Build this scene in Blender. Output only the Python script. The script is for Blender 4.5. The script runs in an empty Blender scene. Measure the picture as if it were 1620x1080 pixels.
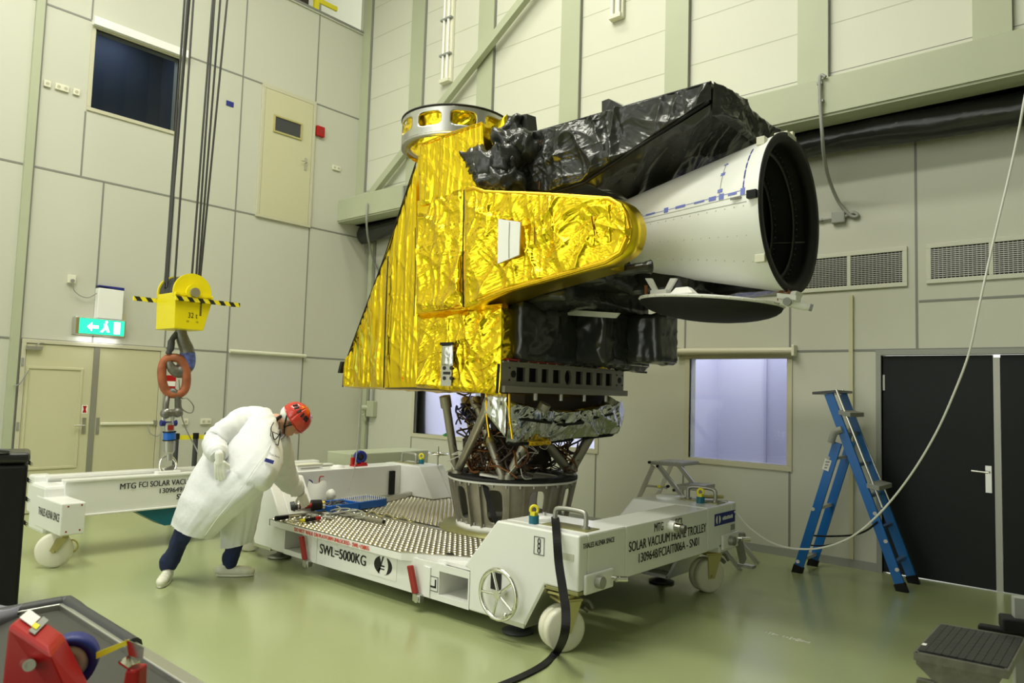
import bpy, bmesh, math, random
from mathutils import Vector, Matrix, noise
random.seed(7)
scn = bpy.context.scene
COL = scn.collection
V = Vector
PI = math.pi

# ------------------------------------------------------------------ camera
FPX, YAW, PITCH, ROLL, EYE = 1155.0, 2.28959876, 0.0699536706, 0.0304341753, 1.7
_f = V((math.cos(YAW)*math.cos(PITCH), math.sin(YAW)*math.cos(PITCH), math.sin(PITCH)))
_r0 = V((math.sin(YAW), -math.cos(YAW), 0)); _u0 = _r0.cross(_f)
CR = math.cos(ROLL)*_r0 + math.sin(ROLL)*_u0
CU = -math.sin(ROLL)*_r0 + math.cos(ROLL)*_u0
CF = _f
CAM = V((0, 0, EYE))
cd = bpy.data.cameras.new('camera'); cam = bpy.data.objects.new('camera', cd); COL.objects.link(cam)
cd.sensor_width = 36.0; cd.lens = FPX*36.0/1620.0; cd.clip_start = 0.05; cd.clip_end = 100
cam.matrix_world = Matrix(((CR.x, CU.x, -CF.x, 0), (CR.y, CU.y, -CF.y, 0), (CR.z, CU.z, -CF.z, EYE), (0, 0, 0, 1)))
cd.dof.use_dof = True; cd.dof.focus_distance = 6.8; cd.dof.aperture_fstop = 5.0
scn.camera = cam

# ------------------------------------------------------------------ world, lights, exposure
w = bpy.data.worlds.new('world'); scn.world = w; w.use_nodes = True
bg = w.node_tree.nodes['Background']; wn = w.node_tree
bg.inputs[0].default_value = (0.86, 0.86, 0.74, 1); bg.inputs[1].default_value = 1.45
_tc = wn.nodes.new('ShaderNodeTexCoord'); _nz = wn.nodes.new('ShaderNodeTexNoise'); _nz.inputs['Scale'].default_value = 3.4; _nz.inputs['Detail'].default_value = 0.5
_rp = wn.nodes.new('ShaderNodeValToRGB'); _rp.color_ramp.elements[0].position = 0.40; _rp.color_ramp.elements[1].position = 0.62
_rp.color_ramp.elements[0].color = (0.30, 0.31, 0.275, 1); _rp.color_ramp.elements[1].color = (1.80, 1.84, 1.66, 1)
wn.links.new(_tc.outputs['Generated'], _nz.inputs['Vector']); wn.links.new(_nz.outputs[0], _rp.inputs[0]); wn.links.new(_rp.outputs[0], bg.inputs[0])
scn.view_settings.view_transform = 'Standard'; scn.view_settings.look = 'None'
scn.view_settings.exposure = 0.12; scn.view_settings.gamma = 1.0
scn.view_settings.use_curve_mapping = False
def area(name, loc, sx, sy, power, color=(1, 0.985, 0.86), rot=(0, 0, 0), spread=PI):
    l = bpy.data.lights.new(name, 'AREA'); l.shape = 'RECTANGLE'; l.size = sx; l.size_y = sy
    l.energy = power; l.color = color; l.spread = spread
    o = bpy.data.objects.new(name, l); COL.objects.link(o); o.location = loc; o.rotation_euler = rot
    return o
for lx, ly, pw in ((-7.3, 0.0, 130), (-5.0, 0.0, 240), (-2.4, 0.0, 120), (-7.0, 3.0, 110), (-5.0, 3.0, 150), (-2.6, 3.0, 40), (-6.4, 5.8, 90)):
    area('ceiling_light', (lx, ly, 9.8), 2.4, 0.7, pw)
try:
    scn.cycles.use_denoising = True
    scn.cycles.max_bounces = 8
    scn.cycles.sample_clamp_indirect = 6.0
except Exception:
    pass

# ------------------------------------------------------------------ helpers
def ray(px, py): return CF + CR*((px-810.0)/FPX) + CU*((540.0-py)/FPX)
def ax(px, py, X): d = ray(px, py); return CAM + d*((X-CAM.x)/d.x)
def ay(px, py, Y): d = ray(px, py); return CAM + d*((Y-CAM.y)/d.y)
def az(px, py, Z): d = ray(px, py); return CAM + d*((Z-CAM.z)/d.z)

def mat(name, col, rough=0.5, metal=0.0, bump=0.0, bscale=40.0, coat=0.0, var=0.0, vscale=6.0, emit=None, estr=0.0, spec=None, aniso=None, bdist=0.01):
    m = bpy.data.materials.new(name); m.use_nodes = True
    nt = m.node_tree; b = nt.nodes['Principled BSDF']
    b.inputs['Base Color'].default_value = (*col, 1); b.inputs['Roughness'].default_value = rough; b.inputs['Metallic'].default_value = metal
    if coat: b.inputs['Coat Weight'].default_value = coat; b.inputs['Coat Roughness'].default_value = 0.08
    if spec is not None: b.inputs['Specular IOR Level'].default_value = spec
    if emit: b.inputs['Emission Color'].default_value = (*emit, 1); b.inputs['Emission Strength'].default_value = estr
    if bump or var:
        tc = nt.nodes.new('ShaderNodeTexCoord')
    if var:
        n = nt.nodes.new('ShaderNodeTexNoise'); n.inputs['Scale'].default_value = vscale; n.inputs['Detail'].default_value = 4
        nt.links.new(tc.outputs['Object'], n.inputs['Vector'])
        r = nt.nodes.new('ShaderNodeValToRGB')
        r.color_ramp.elements[0].position = 0.3; r.color_ramp.elements[1].position = 0.7
        r.color_ramp.elements[0].color = (*[c*(1-var) for c in col], 1); r.color_ramp.elements[1].color = (*[min(1, c*(1+var*0.6)) for c in col], 1)
        nt.links.new(n.outputs[0], r.inputs[0]); nt.links.new(r.outputs[0], b.inputs['Base Color'])
    if bump:
        n2 = nt.nodes.new('ShaderNodeTexNoise'); n2.inputs['Scale'].default_value = bscale; n2.inputs['Detail'].default_value = 3
        nt.links.new(tc.outputs['Object'], n2.inputs['Vector'])
        bp = nt.nodes.new('ShaderNodeBump'); bp.inputs['Strength'].default_value = bump; bp.inputs['Distance'].default_value = bdist
        nt.links.new(n2.outputs[0], bp.inputs['Height']); nt.links.new(bp.outputs[0], b.inputs['Normal'])
    return m

def foil_mat(name, col, rough, metal, s1=14.0, strength=0.7, dist=0.02):
    m = mat(name, col, rough, metal); nt = m.node_tree; b = nt.nodes['Principled BSDF']
    tc = nt.nodes.new('ShaderNodeTexCoord')
    n1 = nt.nodes.new('ShaderNodeTexNoise'); n1.noise_type = 'RIDGED_MULTIFRACTAL'; n1.inputs['Scale'].default_value = s1*0.45; n1.inputs['Detail'].default_value = 2.5; n1.inputs['Distortion'].default_value = 0.6
    nt.links.new(tc.outputs['Object'], n1.inputs['Vector'])
    bp = nt.nodes.new('ShaderNodeBump'); bp.inputs['Strength'].default_value = strength; bp.inputs['Distance'].default_value = dist*0.35
    nt.links.new(n1.outputs[0], bp.inputs['Height']); nt.links.new(bp.outputs[0], b.inputs['Normal'])
    return m

M = {}
M['wall'] = mat('cream_wall_panel', (0.55, 0.555, 0.465), 0.45, var=0.03, vscale=0.6)
M['wall_up'] = mat('upper_wall_panel', (0.61, 0.615, 0.51), 0.5, var=0.03, vscale=0.5)
M['seam'] = mat('wall_joint_grey', (0.22, 0.225, 0.20), 0.5)
M['steel_green'] = mat('painted_steel_green_cream', (0.42, 0.45, 0.31), 0.45, var=0.05, vscale=1.2)
M['floor'] = mat('green_epoxy_floor', (0.37, 0.42, 0.205), 0.26, coat=0.5, var=0.05, vscale=0.8, bump=0.02, bscale=3)
M['floor'].node_tree.nodes['Principled BSDF'].inputs['Coat Roughness'].default_value = 0.17
M['ceiling'] = mat('ceiling_white', (0.72, 0.72, 0.64), 0.7)
M['door'] = mat('cream_door', (0.56, 0.54, 0.35), 0.4)
M['doorframe'] = mat('cream_frame', (0.54, 0.52, 0.38), 0.4)
M['blackdoor'] = mat('black_door', (0.010, 0.012, 0.013), 0.45, spec=0.22)
M['alu'] = mat('aluminium', (0.62, 0.62, 0.58), 0.32, 1.0, bump=0.03, bscale=60)
M['alu_dull'] = mat('dull_aluminium', (0.42, 0.42, 0.38), 0.45, 0.8)
M['chrome'] = mat('polished_steel', (0.75, 0.74, 0.68), 0.12, 1.0)
M['white'] = mat('white_paint', (0.82, 0.83, 0.80), 0.28, coat=0.25)
M['white_matt'] = mat('white_matt', (0.84, 0.84, 0.80), 0.55)
M['black'] = mat('black_rubber', (0.010, 0.010, 0.011), 0.55, spec=0.2)
M['blackgloss'] = mat('black_plastic', (0.015, 0.015, 0.016), 0.25)
M['ink'] = mat('black_ink', (0.01, 0.01, 0.01), 0.6)
M['redink'] = mat('red_ink', (0.65, 0.06, 0.03), 0.6)
M['red'] = mat('red_paint', (0.40, 0.010, 0.010), 0.4, spec=0.3)
M['redhandle'] = mat('red_grip', (0.30, 0.018, 0.012), 0.5)
M['yellow'] = mat('crane_yellow', (0.85, 0.72, 0.01), 0.35)
M['tapeyellow'] = mat('tape_yellow', (0.86, 0.76, 0.03), 0.4)
M['blue'] = mat('blue_plastic', (0.01, 0.13, 0.55), 0.3)
M['ladderblue'] = mat('ladder_blue', (0.004, 0.14, 0.50), 0.35)
M['navy'] = mat('navy_print', (0.01, 0.02, 0.20), 0.5)
M['teal'] = mat('teal_paint', (0.004, 0.13, 0.19), 0.4)
M['nylon'] = mat('cream_nylon', (0.78, 0.76, 0.62), 0.4)
M['zinc'] = mat('yellow_zinc', (0.55, 0.50, 0.22), 0.42, 0.6)
M['zincplate'] = mat('olive_plate', (0.30, 0.29, 0.12), 0.4, 0.5)
M['steel'] = mat('cast_steel', (0.20, 0.195, 0.17), 0.45, 0.7, bump=0.15, bscale=60, var=0.2, vscale=25)
M['rope'] = mat('wire_rope', (0.055, 0.055, 0.05), 0.5, 0.3)
M['orange'] = mat('worn_orange_paint', (0.36, 0.105, 0.04), 0.5, var=0.35, vscale=9, bump=0.1, bscale=30)
M['hookblue'] = mat('worn_blue_paint', (0.09, 0.13, 0.42), 0.5, var=0.5, vscale=30)
M['tread'] = mat('embossed_aluminium', (0.60, 0.57, 0.46), 0.30, 0.9)
M['strut'] = mat('strut_titanium', (0.34, 0.325, 0.26), 0.42, 0.7)
M['ring'] = mat('ring_metal', (0.33, 0.315, 0.26), 0.42, 0.7, var=0.1, vscale=10)
M['frame_dark'] = mat('dark_anodised_frame', (0.25, 0.235, 0.19), 0.5, 0.25)
M['gold'] = foil_mat('gold_foil', (1.0, 0.72, 0.025), 0.20, 1.0, 13, 0.55, 0.02)
M['gold_smooth'] = foil_mat('gold_foil_smooth', (0.95, 0.70, 0.03), 0.30, 1.0, 5, 0.25, 0.02)
M['gold_edge'] = foil_mat('gold_foil_edge', (0.95, 0.60, 0.03), 0.26, 1.0, 30, 0.7, 0.012)
M['blackfoil'] = foil_mat('black_foil', (0.028, 0.030, 0.027), 0.22, 0.0, 20, 0.5, 0.02)
M['silver'] = foil_mat('silver_foil', (0.62, 0.64, 0.58), 0.16, 1.0, 9, 0.9, 0.03)
M['baffle'] = mat('baffle_white', (0.88, 0.89, 0.86), 0.5)
M['matblack'] = mat('matt_black', (0.006, 0.006, 0.006), 0.7)
M['vane'] = mat('dark_vane', (0.05, 0.05, 0.045), 0.5)
M['bluetape'] = mat('blue_tape', (0.16, 0.20, 0.60), 0.5)
M['copper'] = mat('kapton_orange', (0.22, 0.08, 0.02), 0.3, 0.3)
M['wire'] = mat('wire_dark', (0.05, 0.03, 0.022), 0.4)
M['wire_white'] = mat('wire_white', (0.75, 0.75, 0.70), 0.5)
M['wire_blue'] = mat('wire_blue', (0.03, 0.04, 0.10), 0.5)
M['green'] = mat('green_tape', (0.03, 0.35, 0.06), 0.5)
M['grey'] = mat('grey_plastic', (0.27, 0.28, 0.26), 0.5)
M['darkgrey'] = mat('dark_grey_plastic', (0.045, 0.048, 0.05), 0.5)
M['conduit'] = mat('conduit_grey', (0.30, 0.31, 0.28), 0.5)
M['plastic'] = mat('cream_plastic', (0.72, 0.71, 0.56), 0.4)
M['coat'] = mat('white_cotton', (0.76, 0.775, 0.79), 0.85, bump=0.45, bscale=7, bdist=0.03)
M['cuff'] = mat('grey_knit', (0.45, 0.46, 0.47), 0.9)
M['glove'] = mat('white_glove', (0.86, 0.86, 0.80), 0.7)
M['jeans'] = mat('navy_denim', (0.012, 0.022, 0.075), 0.85, bump=0.5, bscale=18, bdist=0.015)
M['shoe'] = mat('white_shoe', (0.78, 0.78, 0.64), 0.45)
M['skin'] = mat('skin', (0.62, 0.34, 0.23), 0.5)
M['hair'] = mat('grey_hair', (0.17, 0.15, 0.12), 0.8, bump=0.5, bscale=60)
M['helmet'] = mat('red_helmet', (0.55, 0.035, 0.02), 0.25, coat=0.5)
M['bouffant'] = mat('white_bouffant', (0.80, 0.86, 0.80), 0.9, bump=0.6, bscale=40)
M['lilac'] = mat('lilac_wall', (0.74, 0.74, 0.88), 0.6)
M['darkroom'] = mat('dark_navy_room', (0.045, 0.06, 0.10), 0.6)
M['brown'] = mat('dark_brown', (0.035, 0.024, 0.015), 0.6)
M['exit'] = mat('exit_green', (0.0, 0.45, 0.30), 0.4, emit=(0.03, 0.72, 0.36), estr=1.3)
M['exit_white'] = mat('exit_white', (0.9, 1, 0.95), 0.4, emit=(0.75, 1.0, 0.92), estr=3.0)
M['screen'] = mat('roller_screen', (0.55, 0.55, 0.50), 0.6)
M['clearplastic'] = mat('cloudy_plastic', (0.80, 0.80, 0.72), 0.35)
M['tray'] = mat('steel_table', (0.05, 0.049, 0.042), 0.5, 0.1)
M['blackpaint'] = mat('grey_black_tread', (0.02, 0.022, 0.02), 0.5, bump=0.3, bscale=50)
g = bpy.data.materials.new('window_glass'); g.use_nodes = True
nt = g.node_tree; nt.nodes.clear()
o_ = nt.nodes.new('ShaderNodeOutputMaterial'); mi = nt.nodes.new('ShaderNodeMixShader'); tr = nt.nodes.new('ShaderNodeBsdfTransparent'); gl = nt.nodes.new('ShaderNodeBsdfGlossy'); fr = nt.nodes.new('ShaderNodeFresnel')
fr.inputs[0].default_value = 1.35; gl.inputs['Roughness'].default_value = 0.02; tr.inputs[0].default_value = (0.93, 0.95, 0.95, 1)
nt.links.new(fr.outputs[0], mi.inputs[0]); nt.links.new(tr.outputs[0], mi.inputs[1]); nt.links.new(gl.outputs[0], mi.inputs[2]); nt.links.new(mi.outputs[0], o_.inputs[0])
M['glass'] = g
M['lilac_dark'] = mat('lilac_partition', (0.55, 0.55, 0.70), 0.6)
M['sheet'] = mat('grey_lilac_sheet', (0.24, 0.24, 0.30), 0.6)

ORG = {}
class MB:
    def __init__(s): s.v = []; s.f = []; s.mi = []; s.sm = []; s.mats = []
    def _m(s, m):
        if m not in s.mats: s.mats.append(m)
        return s.mats.index(m)
    def add(s, vs, fs, m=None, smooth=False):
        b = len(s.v); k = s._m(m); s.v += [V(p) for p in vs]
        for f in fs: s.f.append(tuple(b+i for i in f)); s.mi.append(k); s.sm.append(smooth)
        return s
    def box(s, a, b, m=None):
        x0, y0, z0 = [min(a[i], b[i]) for i in range(3)]; x1, y1, z1 = [max(a[i], b[i]) for i in range(3)]
        return s.add([(x0,y0,z0),(x1,y0,z0),(x1,y1,z0),(x0,y1,z0),(x0,y0,z1),(x1,y0,z1),(x1,y1,z1),(x0,y1,z1)],
            [(0,3,2,1),(4,5,6,7),(0,1,5,4),(1,2,6,5),(2,3,7,6),(3,0,4,7)], m)
    def obox(s, c, dx, dy, dz, m=None):            # oriented box, half-extent vectors
        c = V(c); P = [c-dx-dy-dz, c+dx-dy-dz, c+dx+dy-dz, c-dx+dy-dz, c-dx-dy+dz, c+dx-dy+dz, c+dx+dy+dz, c-dx+dy+dz]
        return s.add(P, [(0,3,2,1),(4,5,6,7),(0,1,5,4),(1,2,6,5),(2,3,7,6),(3,0,4,7)], m)
    def prism(s, poly, ext, m=None):
        n = len(poly); ext = V(ext); a = [V(p) for p in poly]; b = [p+ext for p in a]
        return s.add(a+b, [tuple(range(n))[::-1], tuple(range(n, 2*n))] + [(i, (i+1) % n, n+(i+1) % n, n+i) for i in range(n)], m)
    def hull2(s, A, B, m=None):                    # two matching rings joined and capped
        n = len(A)
        return s.add(list(A)+list(B), [tuple(range(n))[::-1], tuple(range(n, 2*n))] + [(i, (i+1) % n, n+(i+1) % n, n+i) for i in range(n)], m)
    def cyl(s, p0, p1, r0, r1=None, n=16, m=None, cap=True, smooth=True):
        p0, p1 = V(p0), V(p1); r1 = r0 if r1 is None else r1
        d = (p1-p0).normalized(); a = d.orthogonal().normalized(); b = d.cross(a)
        vs = []
        for p, r in ((p0, r0), (p1, r1)):
            for i in range(n):
                t = 2*PI*i/n; vs.append(p+a*(r*math.cos(t))+b*(r*math.sin(t)))
        s.add(vs, [(i, (i+1) % n, n+(i+1) % n, n+i) for i in range(n)], m, smooth)
        if cap: s.add(vs, [tuple(range(n))[::-1], tuple(range(n, 2*n))], m)
        return s
    def tube(s, pts, r, n=8, m=None, closed=False, cap=True):
        pts = [V(p) for p in pts]; L = len(pts); rr = r if isinstance(r, (list, tuple)) else [r]*L
        tan = []
        for i in range(L):
            a = pts[(i-1) % L] if (closed or i > 0) else pts[i]; b = pts[(i+1) % L] if (closed or i < L-1) else pts[i]
            t = (b-a); tan.append(t.normalized() if t.length > 1e-9 else V((0, 0, 1)))
        nrm = tan[0].orthogonal().normalized(); vs = []
        for i in range(L):
            nrm = (nrm - tan[i]*nrm.dot(tan[i]))
            nrm = nrm.normalized() if nrm.length > 1e-6 else tan[i].orthogonal().normalized()
            bi = tan[i].cross(nrm)
            for k in range(n):
                t = 2*PI*k/n; vs.append(pts[i]+(nrm*math.cos(t)+bi*math.sin(t))*rr[i])
        fs = []
        for i in range(L if closed else L-1):
            for k in range(n):
                j = (i+1) % L; fs.append((i*n+k, i*n+(k+1) % n, j*n+(k+1) % n, j*n+k))
        s.add(vs, fs, m, True)
        if cap and not closed: s.add(vs, [tuple(range(n))[::-1], tuple(range((L-1)*n, L*n))], m)
        return s
    def ball(s, c, r, nu=16, nv=10, m=None, axes=None):
        c = V(c); r = V((r, r, r)) if not hasattr(r, '__len__') else V(r)
        A = axes or (V((1,0,0)), V((0,1,0)), V((0,0,1)))
        vs = [c+A[2]*r.z]
        for j in range(1, nv):
            ph = PI*j/nv
            for i in range(nu):
                t = 2*PI*i/nu
                vs.append(c+A[0]*(r.x*math.sin(ph)*math.cos(t))+A[1]*(r.y*math.sin(ph)*math.sin(t))+A[2]*(r.z*math.cos(ph)))
        vs.append(c-A[2]*r.z); e = len(vs)-1; fs = []
        for i in range(nu):
            fs.append((0, 1+i, 1+(i+1) % nu)); fs.append((e, e-nu+(i+1) % nu, e-nu+i))
        for j in range(nv-2):
            for i in range(nu):
                a = 1+j*nu; fs.append((a+i, a+nu+i, a+nu+(i+1) % nu, a+(i+1) % nu))
        return s.add(vs, fs, m, True)
    def lathe(s, c, d, prof, n=32, m=None, closed=False, smooth=True):
        c, d = V(c), V(d).normalized(); a = d.orthogonal().normalized(); b = d.cross(a); vs = []; k = len(prof)
        for (r, h) in prof:
            for i in range(n):
                t = 2*PI*i/n; vs.append(c+d*h+(a*math.cos(t)+b*math.sin(t))*r)
        fs = [(j*n+i, j*n+(i+1) % n, ((j+1) % k)*n+(i+1) % n, ((j+1) % k)*n+i) for j in range(k if closed else k-1) for i in range(n)]
        return s.add(vs, fs, m, smooth)
    def grid(s, fn, nu, nv, m=None, smooth=True):
        vs = [fn(i/nu, j/nv) for j in range(nv+1) for i in range(nu+1)]
        return s.add(vs, [(j*(nu+1)+i, j*(nu+1)+i+1, (j+1)*(nu+1)+i+1, (j+1)*(nu+1)+i) for j in range(nv) for i in range(nu)], m, smooth)

def org(o): return ORG.get(o.name, V((0, 0, 0))) if o else V((0, 0, 0))
def link(name, mb, mkey=None, parent=None, bevel=0.0, bseg=2, at=None):
    base = org(parent) if parent else (V(at) if at is not None else V((0, 0, 0)))
    me = bpy.data.meshes.new(name); me.from_pydata([p-base for p in mb.v], [], mb.f)
    for k in (mb.mats or [None]): me.materials.append(M[k or mkey])
    for i, p in enumerate(me.polygons): p.material_index = mb.mi[i]; p.use_smooth = mb.sm[i]
    bm = bmesh.new(); bm.from_mesh(me); bmesh.ops.recalc_face_normals(bm, faces=bm.faces); bm.to_mesh(me); bm.free()
    o = bpy.data.objects.new(name, me); COL.objects.link(o)
    if parent: o.parent = parent
    elif at is not None: o.location = at
    ORG[o.name] = base
    if bevel:
        b = o.modifiers.new('edge', 'BEVEL'); b.width = bevel; b.segments = bseg; b.limit_method = 'ANGLE'; b.angle_limit = math.radians(40)
    return o
part = link
def tag(o, label=None, cat=None, group=None, kind=None):
    if label: o['label'] = label
    if cat: o['category'] = cat
    if group: o['group'] = group
    if kind: o['kind'] = kind
    return o
def thing(name, label, cat, loc, group=None):
    o = bpy.data.objects.new(name, None); COL.objects.link(o); o.location = loc; o.empty_display_size = 0.1
    ORG[o.name] = V(loc); tag(o, label, cat, group); return o
def dup(root, delta, label=None, group=None):
    r = root.copy(); COL.objects.link(r); r.location = V(root.location)+V(delta); ORG[r.name] = org(root)+V(delta)
    if label: r['label'] = label
    if group: r['group'] = group
    for ch in root.children:
        c = ch.copy(); COL.objects.link(c); c.parent = r
        for gch in ch.children:
            d = gch.copy(); COL.objects.link(d); d.parent = c
    return r
def text(parent, s, origin, xdir, updir, width, height, mkey='ink', name='lettering', bold=0.0, lift=0.002):
    origin, xdir, updir = V(origin), V(xdir).normalized(), V(updir).normalized()
    cu = bpy.data.curves.new('txt', 'FONT'); cu.body = s; cu.size = 1.0; cu.fill_mode = 'FRONT'; cu.extrude = 0.0
    t = bpy.data.objects.new('txt', cu); COL.objects.link(t); dg = bpy.context.evaluated_depsgraph_get()
    me0 = bpy.data.meshes.new_from_object(t.evaluated_get(dg)); bpy.data.objects.remove(t); bpy.data.curves.remove(cu)
    xs = [v.co.x for v in me0.vertices]; ys = [v.co.y for v in me0.vertices]
    x0, x1, y0, y1 = min(xs), max(xs), min(ys), max(ys); nz = xdir.cross(updir); base = org(parent)
    vs = []; fs = []; bw = bold*3.2*(x1-x0)/max(len(s), 1)
    for k, ox in enumerate((0.0,) if not bold else (-bw, -bw/3, bw/3, bw)):   # heavier stroke: the letters drawn over themselves, a hair apart
        nb = len(vs)
        for v in me0.vertices: vs.append(origin+xdir*((v.co.x+ox-x0)/(x1-x0)*width)+updir*((v.co.y-y0)/(y1-y0)*height)+nz*(lift+0.0003*k)-base)
        fs += [tuple(nb+i for i in p.vertices) for p in me0.polygons]
    me = bpy.data.meshes.new(name); me.from_pydata(vs, [], fs); bpy.data.meshes.remove(me0)
    me.materials.clear(); me.materials.append(M[mkey])
    o = bpy.data.objects.new(name, me); COL.objects.link(o); o.parent = parent; ORG[o.name] = base; me.name = name
    return o
def lerp(a, b, t): return a+(b-a)*t
def smoothpath(pts, k=8, closed=False):
    P = [V(p) for p in pts]; n = len(P); out = []
    for i in range(n if closed else n-1):
        if closed: p0, p1, p2, p3 = P[(i-1) % n], P[i], P[(i+1) % n], P[(i+2) % n]
        else: p0, p1, p2, p3 = P[max(i-1, 0)], P[i], P[i+1], P[min(i+2, n-1)]
        for j in range(k):
            t = j/k; out.append(0.5*((2*p1)+(p2-p0)*t+(2*p0-5*p1+4*p2-p3)*t*t+(3*p1-p0-3*p2+p3)*t**3))
    if not closed: out.append(P[-1])
    return out
def pline(pts, t):                                   # polyline in x: value at x
    for i in range(len(pts)-1):
        if t <= pts[i+1][0] or i == len(pts)-2:
            a, b = pts[i], pts[i+1]; return lerp(a[1], b[1], (t-a[0])/(b[0]-a[0]))
# crumpled foil height field: facets from cell noise, long drapes from stretched noise
def ridge(x, k=1.0): return (1.0-min(1.0, abs(x)*2.2))**k
def crumple(p, style, seed):
    q = p+V((seed*3.1, seed*1.7, seed*2.3))
    if style == 'drape':
        h = q.x*1.0+q.y*0.8; wv = noise.noise(q*1.6)*0.22
        a = noise.noise(V((h*6.5+wv*3, q.z*0.55, seed))); b = noise.noise(V((h*15+wv*5, q.z*1.0, seed+9)))
        c = noise.noise(q*3.2); g = noise.noise(V((h*5+q.z*6, h*2-q.z*2, seed+4)))
        return a*0.9+ridge(b, 1.5)*0.42+c*0.45+ridge(g, 2.5)*0.35
    f = 0.62 if style == 'big' else 1.0
    wq = V((noise.noise(q*2.1), noise.noise(q*2.1+V((4, 9, 2))), noise.noise(q*2.1+V((7, 1, 8)))))*0.10
    px, pz = (q.x+q.y*0.93+wq.x), q.z+wq.z
    tot = 0.0
    for i, (an, fr, w_) in enumerate(((0.45, 3.6, 1.0), (1.25, 4.4, 0.9), (2.05, 3.8, 0.9), (2.75, 5.0, 0.8), (1.7, 9.0, 0.40), (0.15, 10.0, 0.38), (2.4, 12.0, 0.32), (0.8, 19.0, 0.20), (1.9, 21.0, 0.20))):
        ca, sa = math.cos(an), math.sin(an); u = px*ca+pz*sa; v = -px*sa+pz*ca
        mk = min(1.0, max(0.0, 0.5+1.6*noise.noise(V((px*1.7*f+i*5.1, pz*1.7*f-i*3.3, seed+i)))))
        tot += w_*mk*ridge(noise.noise(V((u*fr*f, v*fr*0.22*f, i*3.7+seed))), 2.1)
    if style == 'crease': return tot*0.95+0.15*noise.noise(V((px*6, pz*6, seed)))
    return tot*0.80+0.6*noise.noise(V((px*1.9*f, pz*1.9*f, seed)))+0.22*noise.noise(V((px*8, pz*8, seed)))
def foil(mb, fn, nrm, nu, nv, amp, style='crinkle', seed=0.0, m=None, edge=0.06):
    nrm = V(nrm).normalized()
    if style == 'facet':                              # stiff black foil: crisp creased triangles
        rd = random.Random(int(seed*97)+3); P = {}; nu, nv = max(3, nu), max(3, nv)
        for j in range(nv+1):
            for i in range(nu+1):
                iu, iv = 0 < i < nu, 0 < j < nv
                u = (i+(rd.uniform(-0.42, 0.42) if iu else 0))/nu; v = (j+(rd.uniform(-0.42, 0.42) if iv else 0))/nv; p = fn(u, v)
                P[i, j] = p+nrm*(amp*(rd.uniform(-1, 1)*0.55+0.9*noise.noise(p*3.1+V((seed, 0, 0))))*(1.0 if iu and iv else 0.25))
        for j in range(nv):
            for i in range(nu):
                a, b, c, d = P[i, j], P[i+1, j], P[i+1, j+1], P[i, j+1]
                mb.add([a, b, c, d], [(0, 1, 2), (0, 2, 3)] if rd.random() < 0.5 else [(0, 1, 3), (1, 2, 3)], m, False)
        return mb
    def g_(u, v):
        p = fn(u, v); k = min(1, min(u, 1-u)/edge+0.05, min(v, 1-v)/edge+0.05)
        return p+nrm*(amp*crumple(p, style, seed)*k)
    return mb.grid(g_, nu, nv, m, True)
def quadfn(a, b, c, d):                              # a,b bottom left/right; d,c top left/right
    a, b, c, d = V(a), V(b), V(c), V(d)
    return lambda u, v: lerp(lerp(a, b, u), lerp(d, c, u), v)
# ------------------------------------------------------------------ the room
XL, YR, YU = -10.65, 8.17, 7.85
TOP, CEIL = 8.10, 11.0
def struct(name, mb, mkey=None, parent=None, bevel=0): return tag(link(name, mb, mkey, parent, bevel), kind='structure')
def cells(lo, hi, cuts): return sorted(set([lo, hi]+[c for c in cuts if lo < c < hi]))
def wallgrid(mb, u0, u1, z0, z1, holes, mk, place, th):
    us = cells(u0, u1, [h[0] for h in holes]+[h[1] for h in holes]); zs = cells(z0, z1, [h[2] for h in holes]+[h[3] for h in holes])
    for i in range(len(us)-1):
        for j in range(len(zs)-1):
            cu, cz = (us[i]+us[i+1])/2, (zs[j]+zs[j+1])/2
            if any(h[0] < cu < h[1] and h[2] < cz < h[3] for h in holes): continue
            mb.box(place(us[i], zs[j], 0), place(us[i+1], zs[j+1], th), mk)
PL = lambda y, z, d: (XL-d, y, z)                    # left wall: d goes behind the surface
PR = lambda x, z, d: (x, YR+d, z)

m = MB(); m.box((-13, -9, -0.12), (4.5, 9.6, 0)); struct('floor', m, 'floor')
m = MB(); m.box((-13, -9, CEIL), (4.5, 9.6, CEIL+0.15)); struct('ceiling', m, 'ceiling')

# left wall with its aluminium joint strips
LW = (3.42, 4.55, 5.35, 6.44)
m = MB(); wallgrid(m, -4.0, YR, 0, TOP, [LW], 'wall', PL, 0.15)
def lv(y, z0, z1, w_=0.022): m.box((XL, y-w_/2, z0), (XL+0.004, y+w_/2, z1), 'seam')
def lh(z, y0, y1, w_=0.024): m.box((XL, y0, z-w_/2), (XL+0.005, y1, z+w_/2), 'seam')
lh(2.19, -4, 2.70); lh(2.19, 2.83, 8.17); lh(4.39, -4, 2.7); lh(4.39, 2.83, 8.17); lh(6.535, -4, 2.7); lh(6.535, 2.83, 3.36); lh(6.535, 4.66, 8.17)
for y, z0, z1 in ((3.365, 4.39, 5.28), (3.36, 6.55, TOP), (3.65, 2.19, 4.39), (4.60, 2.19, 4.39), (5.55, 2.19, TOP), (6.88, 2.19, TOP), (6.88, 0, 2.19), (5.55, 0, 2.19), (1.2, 0, 4.39), (0.4, 2.19, TOP)): lv(y, z0, z1)
struct('wall_left', m)
m = MB(); m.box((XL, 2.705, 0), (XL+0.05, 2.80, TOP)); m.box((XL, 2.80, 0), (XL+0.02, 2.825, TOP), 'seam'); struct('trim_1', m, 'steel_green')
m = MB(); m.box((XL-0.15, -4, TOP), (XL+0.03, 7.8, TOP+0.06)); m.box((XL+0.03, -4, TOP+0.02), (XL+0.036, 7.8, TOP+0.06), 'seam'); struct('trim_2', m, 'wall')
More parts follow.
